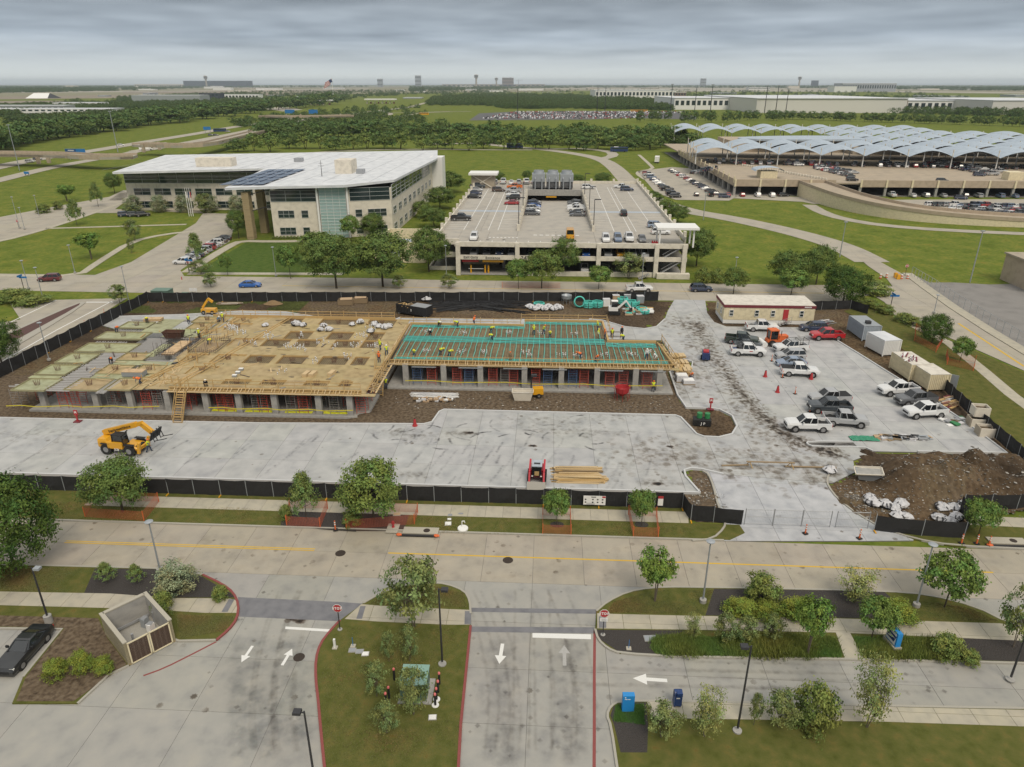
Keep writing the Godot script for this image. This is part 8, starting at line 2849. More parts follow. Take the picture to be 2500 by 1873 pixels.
	for k in 10:
		bk(t,"sheet",M.ply_raw if k==9 else M.galv,V(rng.randf_range(-.02,.02),0.03+k*0.075,rng.randf_range(-.02,.02)),V(3.0,0.07,1.35))
	t=thing("ply_stack","stack of plywood at the rear of the green trays","plywood",g(375,782,HL+0.1),0.1)
	for k in 6:
		bk(t,"sheet",M.ply_raw,V(0,0.03+k*0.07,0),V(3.0,0.06,1.4))
	t=thing("steel_skip","rust brown steel skip on the plywood deck","skip",g(426,824,HL),0.0)
	t.scale=V(0.75,0.9,0.9)
	b=MB.new()
	b.loft([PackedVector3Array([V(-1.7,0,0.6),V(1.7,0,0.6),V(1.7,0,-0.6),V(-1.7,0,-0.6)]),PackedVector3Array([V(-2.2,1.25,0.85),V(2.2,1.25,0.85),V(2.2,1.25,-0.85),V(-2.2,1.25,-0.85)])],false)
	part(t,"shell",b.mesh(),M.rust)
	bk(t,"floor",M.rust,V(0,0.04,0),V(3.4,0.08,1.2))
	bk(t,"rim",M.rust,V(0,1.25,0.86),V(4.4,0.1,0.08))
	bk(t,"rubbish",M.lumber_old,V(0,0.7,0),V(3.6,0.2,1.3))
	for q in [[470,880,"left"],[513,900,"right"]]:
		t=thing("sawhorse","timber sawhorse on the plywood deck, %s" % q[2],"sawhorse",g(q[0]+0.0,q[1],HL),0.1,"sawhorses on the plywood deck")
		bk(t,"beam",M.lumber,V(0,0.85,0),V(1.7,0.12,0.1))
		for sx in [-0.7,0.7]:
			for sz in [-1,1]:
				stick(t,"leg",M.lumber,V(sx,0.82,0),V(sx,0,sz*0.35),0.07,0.07)
	for i in 3:
		t=thing("junction_box","small grey junction box on the plywood deck, %s of three" % ORD[i],"box",g(573+i*8,920 - i*8,HL),0.0,"junction boxes on the plywood deck")
		bk(t,"body",M.galv,V(0,0.14,0),V(0.6,0.28,0.45))
		bk(t,"lid",M.white,V(0,0.3,0),V(0.64,0.04,0.48))
	for i in 3:
		t=thing("form_box","open pale timber form box at the front of the plywood deck, %s of three" % ORD[i],"box",g([748,764,810][i],[916,916,914][i],HL),-0.15,"timber form boxes on the plywood deck")
		for s in [-1,1]:
			bk(t,"side",M.lumber_pale,V(s*0.3,0.2,0),V(0.05,0.4,1.6))
			bk(t,"end",M.lumber_pale,V(0,0.2,s*0.8),V(0.6,0.4,0.05))
		bk(t,"top",M.lumber_pale,V(0,0.42,0),V(0.66,0.04,1.5))
	b=MB.new()
	for c in [[653,820,16],[700,845,10],[722,846,10],[745,850,8],[565,800,40],[585,812,20],[620,838,8],[735,818,8],[780,838,8],[825,845,8],[688,910,4],[845,872,8],[870,842,10],[770,880,6],[915,845,14],[885,820,12],[905,800,14]]:
		for k in c[2]:
			var p=g(c[0]+rng.randfn(0,8),c[1]+rng.randfn(0,4),HL)
			b.col=Color(0.7,0.7,0.7)
			b.tube(p,p+V(0,0.13,0),0.075,0.075,6)
			b.col=Color(0.02,0.02,0.02)
			b.tube(p+V(0,0.13,0),p+V(0,0.2,0),0.078,0.078,6)
			b.col=Color(0.7,0.7,0.7)
			b.tube(p+V(0,0.2,0),p+V(0,0.34,0),0.075,0.075,6)
	single("pipe_sleeves",b.mesh(),M.tint,"scattered black and white pipe sleeves on the plywood deck","sleeves",Vector3.ZERO,0.0,"","stuff")
	var sp:=[]
	for q in [[648,797,1.0],[724,795,1.5],[740,797,1.1],[790,798,1.1],[783,808,1.1],[803,808,1.2],[860,795,1.0],[880,790,1.3],[915,795,1.2],[925,800,1.1],[940,803,1.3],[950,800,1.2],[905,812,1.2]]:
		var p=g(q[0],q[1],HL)
		sp.append([p.x,HL,p.z,q[2],rng.randf()*6])
	bags("white bulk sack on the plywood deck, %s from the left",sp,"bulk sacks on the plywood deck")
	sp=[]
	for q in [[2128,1236,1.4],[2122,1220,1.1],[2160,1240,1.3],[2182,1248,1.2],[2198,1240,1.4],[2212,1265,1.1],[2190,1262,1.2]]:
		var p=g(q[0],q[1],0.05)
		sp.append([p.x,soil_height(p.x,p.z,noise(0.02,4,41)) - 0.05,p.z,q[2],rng.randf()*6])
	bags("slumped white sack in the left heap by the fence bend, %s",sp,"sacks in the left heap by the fence bend")
	sp=[]
	for q in [[2300,1244,1.3],[2328,1244,1.2],[2352,1236,1.1],[2292,1270,1.3],[2318,1280,1.3],[2334,1266,1.2],[2450,1228,1.5],[2485,1232,1.2]]:
		var p=g(q[0],q[1],0.05)
		sp.append([p.x,0.0,p.z,q[2],rng.randf()*6])
	bags("slumped white sack in the right heap inside the fence bend, %s",sp,"sacks in the right heap inside the fence bend")
	sp=[[g(2025,1155).x,0.08,g(2025,1155).z,1.3,1.0]]
	bags("single white sack at the head of the driveway, the %s one there",sp,"sack at the driveway head")
	sp=[]
	for i in 11:
		var p=g(1292+i*7.5,752+(i % 3)*3,0)
		sp.append([p.x,0.0,p.z,1.4,rng.randf()*6])
	bags("white sack of fittings behind the rebar deck, %s from the left",sp,"sacks behind the rebar deck")
	bags("white sack beside the black pipes, the %s one",[[g(1042,735).x,0,g(1042,735).z,2.0,0.3]],"sack beside the black pipes")
	b=MB.new()
	for k in 9:
		var r:=1.05+0.08*sin(k*2.2)
		var pts:=[]
		for i in 25:
			pts.append(V(cos(TAU*i/24)*r,0.1+k*0.13+0.03*sin(i*1.7+k),sin(TAU*i/24)*r))
		b.path(pts,0.075,5)
	var coil:=b.mesh()
	for q in [[1414,748,1,"leaning against the fence side"],[1436,750,0,"in the front pair, left"],[1458,749,0,"in the front pair, right"],[1316,746,2,"on the heap of white sacks"],[1520,740,0,"behind the mini excavator"],[1540,748,0,"right of the mini excavator"],[1566,758,2,"collapsed by the kerb"],[1572,764,2,"collapsed at the right end"],[1548,742,2,"beside the crates"]]:
		t=thing("tendon_coil","teal tendon coil %s" % q[3],"coil",g(q[0],q[1],0.05),0.0,"teal tendon coils on the soil strip")
		part(t,"cable",coil,M.teal,V(0,0.9 if q[2]==1 else 0.0,0),(Basis(Vector3.RIGHT,1.2) if q[2]==1 else Basis(Vector3.UP,q[0]))*Basis.from_scale(V(1,0.55 if q[2]==2 else 1.0,1)))
		bk(t,"strap",M.dark_metal,V(0,0.62 if q[2]==0 else 0.35,1.05),V(0.1,1.2 if q[2]==0 else 0.6,0.25))
	pile("supply_heap","heap of boxes, boards and teal hose by the rear kerb","supplies",g(1560,762,0.0),0.2,40,1.6,Vector2(0,1.7),0.5,0.22,["carton","white","lumber_old","sack","teal","lumber"],2.6,"piece",3)
	for q in [[1480,748,"white"],[1503,738,"carton"],[1530,736,"galv"],[1562,740,"galv"]]:
		t=thing("wrapped_pallet","%s wrapped pallet by the rear fence" % {"white":"white","carton":"brown carton","galv":"grey"}[q[2]]+(" at the far end" if q[0]==1562 else " near the excavator"),"pallet",g(q[0],q[1],0.0),0.1)
		bk(t,"pallet",M.lumber_old,V(0,0.08,0),V(1.5,0.14,1.3))
		bk(t,"load",M[q[2]],V(0,0.85,0),V(1.4,1.4,1.2))
		bk(t,"cap",M.sack,V(0,1.58,0),V(1.44,0.06,1.24))
	excavator()
	dumpster()
	for q in [[1655,873,0.5],[1660,895,1.0],[1668,905,0.8],[1665,915,1.1]]:
		t=thing("board_pallet","pallet of cut boards at the right end of the rebar deck, %s one" % {873:"rear",895:"middle",905:"inner",915:"front"}[q[1]],"pallet",g(q[0],q[1],0.1),0.05)
		for k in 6:
			for i in 4:
				bk(t,"board",M.lumber_pale if (i+k) % 3 else M.lumber,V(-0.9+i*0.6+rng.randf_range(-.1,.1),0.1+k*0.16*q[2],rng.randf_range(-.1,.1)),V(0.5,0.14*q[2],1.6),rng.randf_range(-.1,.1))
	for q in [[1663,930,0.9,"white carton load on a pallet at the corner of the paving"],[1680,936,0.5,"plastic-wrapped bags on a pallet at the corner of the paving"]]:
		t=thing("wrapped_pallet",q[3],"pallet",g(q[0],q[1],0.1),0.05)
		bk(t,"pallet",M.lumber_old,V(0,0.08,0),V(1.8,0.14,1.5))
		bk(t,"load",M.sack,V(0,0.15+q[2]/2,0),V(1.7,q[2],1.4))
		bk(t,"cap",M.white,V(0,0.18+q[2],0),V(1.5,0.06,1.2))
	for q in [[399,730,3.6,2.0,2.4,"large green utility box inside the far left fence corner"],[452,727,1.3,1.0,1.0,"small green utility box beside the large one"]]:
		t=thing("utility_box",q[5],"utility box",g(q[0],q[1],0.0))
		bk(t,"body",M.box_green,V(0,q[3]/2,0),V(q[2],q[3],q[4]))
		bk(t,"lid",M.box_green,V(0,q[3]+0.05,0),V(q[2]+0.12,0.1,q[4]+0.12))
		bk(t,"pad",M.grey_concrete,V(0,0.05,0),V(q[2]+0.6,0.1,q[4]+0.6))
	t=thing("wooden_bin","grey timber bin on the soil at the far left","crate",g(500,734,0.0))
	for s in [-1,1]:
		bk(t,"side",M.beige_dark,V(s*1.3,0.4,0),V(0.12,0.8,1.8))
		bk(t,"end",M.beige_dark,V(0,0.4,s*0.9),V(2.5,0.8,0.12))
	bk(t,"fill",M.soil,V(0,0.55,0),V(2.4,0.1,1.6))
	t=thing("notice_board","white notice board on two posts at the far left","sign",g(475,726,0.0))
	for s in [-1,1]:
		bk(t,"post",M.white,V(s*0.6,1.0,0),V(0.1,2.0,0.1))
		bk(t,"panel",M.white,V(s*0.45,1.7,0.08),V(0.8,0.7,0.05))
	t=thing("sand_heap","small heap of tan sand on the rear paving","heap",g(667,742,0.1))
	b=MB.new()
	var nh:=noise(0.8,3,8)
	for i in 12:
		for j in 20:
			var f=func(ii,jj):return V(cos(TAU*jj/20.0)*ii*0.17,maxf(0.0,0.75*pow(cos(ii/12.0*PI/2),1.3)+nh.get_noise_2d(ii*0.7,(jj % 20)*0.9)*0.12*(1.0 if ii<12 else 0.0)),sin(TAU*jj/20.0)*ii*0.1)
			b.quad(f.call(i,j),f.call(i,j+1),f.call(i+1,j+1),f.call(i+1,j))
	part(t,"sand",b.mesh(),M.sand)
	for q in [[2380,1040,0.0,"lower left of three grey planter crates by the right fence"],[2402,1063,0.0,"front right of three grey planter crates by the right fence"],[2384,1035,1.35,"upper of three grey planter crates by the right fence"]]:
		t=thing("planter_crate",q[3],"crate",g(q[0],q[1],0.0)+V(0,q[2],0),-0.12)
		for s in [-1,1]:
			bk(t,"side",M.beige_dark if q[2]==0 else M.beige,V(s*0.9,0.65,0),V(0.1,1.3,1.5))
			bk(t,"end",M.beige,V(0,0.65,s*0.75),V(1.72,1.3,0.1))
		bk(t,"fill",M.soil,V(0,0.9,0),V(1.7,0.1,1.4))
	pile("debris_heap","heap of timber, pallets and red ladder by the right fence","debris",g(2310,985,0.05),0.5,34,1.9,Vector2(0,1.4),0.3,0.16,["lumber_old","carton","maroon","lumber","sack","rebar_rust"],1.6,"scrap",3)
	pile("debris_heap","scattered bags and netting beside the white fence-corner pickup","debris",g(2335,1030,0.0),0.3,22,0.8,Vector2(0,1.4),0.6,0.2,["sack","sand","steel","green","white"],2.0,"scrap",2)
	pile("debris_heap","row of wrapped slabs and tarps along the lower kerb of the car park","debris",g(2205,1072,0.0),0.0,40,1.2,Vector2(0,0.5),0.7,0.2,["steel","carton","sack","galv","dark_metal","lumber_old"],3.6,"slab_piece",2)
	t=thing("green_tarp","crumpled green tarp at the lower kerb of the car park","tarp",g(2108,1072,0.1))
	b=MB.new()
	for i in 14:
		for j in 5:
			var f=func(ii,jj):return V(ii*0.25 - 1.7,0.08+0.35*absf(nh.get_noise_2d(ii*1.3,jj*1.7)),jj*0.26 - 0.6)
			b.quad(f.call(i,j),f.call(i,j+1),f.call(i+1,j+1),f.call(i+1,j))
	part(t,"sheet",b.mesh(),M.green_tarp)
	t=thing("timber_barrier","long boards on low trestles across the head of the driveway","barrier",g(1870,1140,0.1),0.0)
	for q in [[-3.6,0.12,3.2,0.06],[0.4,0.72,5.6,0.0],[5.2,0.1,6.0,0.0]]:
		bk(t,"board",M.lumber_old,V(q[0],q[1]+0.02,0.2 - absf(q[0])*0.05),V(q[2],0.08,0.24),0.0,q[3])
	for x in [-2.0,2.8]:
		for s in [-1,1]:
			stick(t,"trestle_leg",M.lumber,V(x,0.7,0.1),V(x+0.3*s,0.0,0.1+s*0.4),0.08,0.08)
	var rk:=MB.new()
	var ring:=[]
	for i in 4:
		var rr:=PackedVector3Array()
		for j in 6:
			var a:=-TAU*j/6
			var rad:float=[0.3,0.55,0.5,0.2][i]*(0.8+0.4*absf(sin(j*3.1+i)))
			rr.append(V(cos(a)*rad,i*0.22 - 0.2,sin(a)*rad))
		ring.append(rr)
	rk.loft(ring)
	var nz:=noise(0.02,4,41)
	var tr:=[]
	var cs:=[]
	while tr.size()<4600:
		var x:float
		var z:float
		var k:=tr.size()
		if k<2300:
			x=rng.randfn(47,6.5)
			z=rng.randfn(-71.5,4.5)
		elif k<3600:
			x=rng.randfn(34.5,2.2)
			z=rng.randfn(-67.0,2.4)
		elif k<4000:
			x=rng.randf_range(15.8,19.8)
			z=rng.randf_range(-72.5,-63.5)
		elif k<4600:
			x=rng.randf_range(-22,18)
			z=rng.randf_range(-96,-89.5)
		else:
			x=rng.randf_range(-80,16)
			z=rng.randf_range(-68.6,-66.2) if rng.randf()<0.5 else rng.randf_range(-144,-132)
		if x>57 or z>-62.8 or (x>20.4 and x<33.0 and z>-74) or (z>-66.0 and x<15.6):
			tr.append(Transform3D(Basis.from_scale(Vector3.ONE*0.001),V(40,-0.2,-72)))
			cs.append(Color.BLACK)
			continue
		var s:=absf(rng.randfn(0.05,0.055))+0.03
		tr.append(Transform3D(Basis(Vector3.UP,rng.randf()*TAU)*Basis.from_scale(V(s,s*0.7,s*rng.randf_range(0.7,1.6))),V(x,soil_height(x,z,nz)+s*0.1,z)))
		var v:=rng.randf_range(0.2,0.45) if rng.randf()<0.3 else rng.randf_range(0.07,0.18)
		cs.append(Color(v,v*0.95,v*0.86))
	scatter("rubble","pale broken stones strewn over the soil mounds",rk.mesh(),M.tint,tr,cs,"rubble")
func tub(t:Node3D,w:float,d:float,h:float,key:String):
	var b:=MB.new()
	var a:=PackedVector3Array([V(-w*0.38,0,d*0.38),V(w*0.38,0,d*0.38),V(w*0.38,0,-d*0.38),V(-w*0.38,0,-d*0.38)])
	var c:=PackedVector3Array([V(-w/2,h,d/2),V(w/2,h,d/2),V(w/2,h,-d/2),V(-w/2,h,-d/2)])
	b.loft([a,c],false)
	part(t,"shell",b.mesh(),M[key])
	bk(t,"sludge",M.grey_concrete,V(0,h*0.6,0),V(w*0.84,h*0.1,d*0.84))
	for s in [-1,1]:
		bk(t,"rim",M[key],V(0,h,s*d/2),V(w+0.1,0.1,0.1))
		bk(t,"rim",M[key],V(s*w/2,h,0),V(0.1,0.1,d+0.1))
func telehandler():
	var t:=thing("telehandler","yellow telehandler with its boom lowered on the front paving","telehandler",g(306,1101,0.1),-0.12)
	var Y:Material=M.yellow
	var b:=MB.new()
	bk(t,"chassis",M.black,V(0,0.95,0),V(4.9,0.45,1.3))
	b=MB.new()
	b.loft([ring_of(-2.7,0.8,1.9,1.0),ring_of(-1.6,0.8,1.95,1.05),ring_of(-1.2,0.8,1.4,1.05)])
	part(t,"rear_body",b.mesh(),Y)
	b=MB.new()
	b.loft([ring_of(0.6,0.75,1.25,1.05),ring_of(2.0,0.7,1.2,1.0),ring_of(2.6,0.6,0.95,0.85)])
	part(t,"front_body",b.mesh(),Y)
	bk(t,"engine_box",Y,V(-0.2,1.35,0.95),V(2.0,0.8,0.7))
	for x in [-1.55,1.55]:
		for s in [-1,1]:
			wheel(t,V(x,0.7,s*1.05),0.7,0.5,"rim")
			bk(t,"mudguard",M.black,V(x,1.45,s*1.05),V(1.3,0.06,0.5))
	bk(t,"cab_glass",M.auto_glass,V(0.1,1.95,0.55),V(1.45,1.25,0.95))
	for x in [-0.65,0.85]:
		for z in [0.06,1.05]:
			stick(t,"cab_post",M.black,V(x,1.3,z),V(x*0.86+0.02,2.62,z),0.09,0.09)
	bk(t,"cab_roof",M.black,V(0.1,2.64,0.55),V(1.5,0.08,1.05))
	var boom:=Node3D.new()
	boom.name="boom"
	boom.position=V(-2.3,2.0,-0.35)
	boom.rotation.z=0.30
	t.add_child(boom,true)
	bk(boom,"outer_section",Y,V(2.2,0.3,0),V(5.0,0.62,0.5))
	bk(boom,"inner_section",Y,V(4.9,0.28,0),V(1.4,0.48,0.4))
	part(boom,"lettering",text_mesh("EquipmentShare",0.42),M.black,V(2.3,0.3,0.27))
	var head:=Node3D.new()
	head.name="boom_head"
	head.position=V(3.1,3.6,-0.35)
	t.add_child(head,true)
	stick(head,"elbow",Y,V(-0.3,0.2,0),V(1.1,-1.0,0),0.4,0.6)
	bk(head,"carriage",M.black,V(1.35,-1.0,0),V(0.15,1.2,1.9),0.0,-0.4)
	for s in [-1,-0.4,0.4,1]:
		stick(head,"fork_bar",M.dark_metal,V(1.3,-0.4,s*0.85),V(1.7,-1.7,s*0.85),0.08,0.08)
	for s in [-0.6,0.6]:
		stick(head,"fork",M.dark_metal,V(1.6,-1.65,s),V(3.2,-1.2,s),0.14,0.06)
	b=MB.new()
	b.tube(V(-1.2,1.3,-0.35),V(0.6,2.7,-0.35),0.11,0.07,8)
	part(t,"lift_ram",b.mesh(),M.black)
	for s in [-1,1]:
		bk(t,"stabiliser",Y,V(2.75,1.1,s*0.9),V(0.3,1.5,0.3),0.0,-0.2)
	part(t,"lettering",text_mesh("JCB",0.4),M.white,V(0.0,0.85,1.32))
	t=thing("telehandler","second telehandler, mostly hidden behind the plywood deck, yellow boom showing","telehandler",g(512,766,0.1))
	t.scale=V(0.62,0.62,0.62)
	bk(t,"body",Y,V(0,1.2,0),V(4.5,1.2,2.0))
	stick(t,"boom",Y,V(-2.0,2.0,0),V(0.3,4.9,0),0.5,0.6)
	stick(t,"boom_head",Y,V(0.2,5.0,0),V(1.6,3.9,0),0.5,0.7)
	for x in [-1.4,1.4]:
		for s in [-1,1]:
			wheel(t,V(x,0.65,s*1.05),0.65,0.45)
func skid_steer():
	var t:=thing("skid_steer","red tracked skid steer loader with a blue cab roof on the front paving","loader",g(1311,1172,0.1),-PI/2 - 0.03)
	for s in [-1,1]:
		var b:=MB.new()
		b.loft([PackedVector3Array([V(-1.2,0.12,s*0.72),V(1.05,0.05,s*0.72),V(1.25,0.35,s*0.72),V(0.7,0.75,s*0.72),V(-1.2,0.8,s*0.72),V(-1.45,0.45,s*0.72)]),PackedVector3Array([V(-1.2,0.12,s*1.08),V(1.05,0.05,s*1.08),V(1.25,0.35,s*1.08),V(0.7,0.75,s*1.08),V(-1.2,0.8,s*1.08),V(-1.45,0.45,s*1.08)])])
		part(t,"track",b.mesh(),M.tyre)
		for k in 12:
			bk(t,"track_pad",M.black,V(-1.1+k*0.2,0.8,s*0.9),V(0.1,0.05,0.4))
		stick(t,"lift_arm",M.bright_red,V(-1.3,1.9,s*0.82),V(0.9,1.5,s*0.82),0.2,0.28)
		stick(t,"lift_arm",M.bright_red,V(0.9,1.55,s*0.82),V(1.6,0.5,s*0.82),0.2,0.24)
		bk(t,"headlight",M.lamp_white,V(0.98,1.05,s*0.5),V(0.08,0.1,0.2))
	bk(t,"body",M.bright_red,V(-0.5,1.0,0),V(1.7,0.9,1.4))
	bk(t,"cab_glass",M.auto_glass,V(0.2,1.55,0),V(1.3,1.15,1.1))
	bk(t,"cab_roof",M.pale_blue,V(0.0,2.15,0),V(1.5,0.1,1.15))
	bk(t,"roof_vent",M.dark_metal,V(0.1,2.22,0),V(0.3,0.06,0.7))
	bk(t,"seat",M.lumber,V(0.88,1.35,0),V(0.06,0.5,0.5))
	var b:=MB.new()
	b.loft([PackedVector3Array([V(1.5,0.1,1.05),V(2.5,0.06,1.05),V(1.7,0.75,1.05)]),PackedVector3Array([V(1.5,0.1,-1.05),V(2.5,0.06,-1.05),V(1.7,0.75,-1.05)])])
	part(t,"bucket",b.mesh(),M.drive_plain)
func excavator():
	var t:=thing("mini_excavator","white mini excavator with a black cab by the rear soil island","excavator",g(1500,766,0.1),0.0)
	for s in [-1,1]:
		bk(t,"track",M.tyre,V(0,0.3,s*0.7),V(2.2,0.55,0.4))
	bk(t,"turntable",M.black,V(0,0.65,0),V(1.2,0.2,1.0))
	bk(t,"body",M.white,V(-0.3,1.15,0),V(1.8,0.8,1.6))
	bk(t,"cab",M.auto_glass,V(-0.1,2.0,0.25),V(1.2,1.3,1.0))
	bk(t,"cab_roof",M.white,V(-0.1,2.7,0.25),V(1.3,0.12,1.1))
	stick(t,"boom",M.white,V(0.7,1.1,-0.3),V(2.2,2.6,-0.3),0.28,0.34)
	stick(t,"stick_arm",M.white,V(2.2,2.6,-0.3),V(3.2,1.2,-0.3),0.22,0.26)
	bk(t,"bucket",M.dark_metal,V(3.2,0.9,-0.3),V(0.6,0.6,0.6))
func dumpster():
	var a=g(968,765,0.1)
	var b_=g(1040,777,0.1)
	var d=b_ - a
	var l:float=d.length()
	var t:=thing("roll_off_dumpster","long black roll-off dumpster full of timber offcuts behind the deck","dumpster",a,atan2(-d.z,d.x))
	for s in [-0.05,-2.35]:
		bk(t,"side_wall",M.black,V(l/2,1.15,s),V(l,1.7,0.1))
		for k in 9:
			bk(t,"side_rib",M.black,V(0.3+k*l/9.0,1.15,s+(0.08 if s>-1 else -0.08)),V(0.14,1.6,0.1))
	bk(t,"end_wall",M.black,V(0,1.15,-1.2),V(0.1,1.7,2.4))
	bk(t,"end_wall",M.black,V(l,1.15,-1.2),V(0.1,1.7,2.4))
	bk(t,"floor",M.black,V(l/2,0.3,-1.2),V(l,0.12,2.3))
	bk(t,"tarp",M.steel,V(l*0.74,1.98,-1.2),V(l*0.5,0.1,2.36))
	for k in 20:
		bk(t,"offcut",M.lumber if k % 2 else M.lumber_old,V(rng.randf_range(0.5,l*0.45),rng.randf_range(1.4,1.95),rng.randf_range(-2.0,-0.4)),V(rng.randf_range(0.6,1.8),0.1,0.2),rng.randf()*3,rng.randf_range(-.4,.4))
	part(t,"lettering",text_mesh("8",0.7),M.white,V(l*0.5,1.1,0.02))
	for x in [0.5,l - 0.5]:
		bk(t,"roller",M.steel,V(x,0.15,-1.2),V(0.3,0.3,2.2))
# ------------------------------------------------------------------ street furniture
func street_lamp(x:float,y:float,ytop:float,label:String,kind:String):
	var p=g(x,y,0.1)
	var lo:=1.0
	var hi:=40.0
	for k in 40:
		var m:=(lo+hi)/2
		if g_row(p,m)>ytop:lo=m
		else:hi=m
	var t:=thing("street_lamp",label,"lamp post",p)
	var b:=MB.new()
	b.tube(V(0,0.3,0),V(0,lo,0),0.085,0.06,8)
	part(t,"pole",b.mesh(),M.galv if kind=="round" else M.dark_metal)
	b=MB.new()
	if kind=="round":
		b.lathe([Vector2(0.3,0),Vector2(0.3,0.32),Vector2(0.22,0.34),Vector2(0.22,0.36),Vector2(0,0.36)],14)
		part(t,"base",b.mesh(),M.grey_concrete)
		b=MB.new()
		b.lathe([Vector2(0.08,lo - 0.12),Vector2(0.34,lo - 0.02),Vector2(0.38,lo+0.06),Vector2(0.2,lo+0.14),Vector2(0,lo+0.15)],18)
		part(t,"lamp_head",b.mesh(),M.galv)
	else:
		b.lathe([Vector2(0.32,0),Vector2(0.32,0.75 if kind=="tall_base" else 0.1),Vector2(0,0.76 if kind=="tall_base" else 0.11)],14)
		part(t,"base",b.mesh(),M.grey_concrete)
		bk(t,"bracket",M.dark_metal,V(0.2 if kind != "left" else -0.2,lo - 0.1,0),V(0.4,0.07,0.07))
		bk(t,"lamp_head",M.dark_metal if kind != "tall_base" else M.galv,V(0.45 if kind != "left" else -0.45,lo - 0.08,0),V(0.5,0.2,0.42))
	return t
func stop_sign(x,y,ytop,label):
	var p=g(x,y,0.1)
	var t:=thing("stop_sign",label,"sign",p,0.0)
	bk(t,"post",M.dark_metal,V(0,1.1,0),V(0.07,2.2,0.07))
	var b:=MB.new()
	var oc:=PackedVector2Array()
	for k in 8:
		oc.append(Vector2(cos(PI/8+k*PI/4),sin(PI/8+k*PI/4))*0.41)
	var f=func(r:float,z:float):
		var q:=PackedVector3Array()
		for e in oc:
			q.append(V(e.x*r,2.25+e.y*r,z))
		return q
	b.loft([f.call(1.0,0.04),f.call(1.0,0.06)])
	part(t,"border",b.mesh(),M.white)
	b=MB.new()
	b.loft([f.call(0.93,0.058),f.call(0.93,0.066)])
	part(t,"face",b.mesh(),M.red)
	part(t,"lettering",text_mesh("STOP",0.34),M.white,V(0,2.25,0.075))
	b=MB.new()
	b.lathe([Vector2(0.2,0),Vector2(0.2,0.05),Vector2(0,0.06)],12)
	part(t,"base",b.mesh(),M.grey_concrete)
	return t
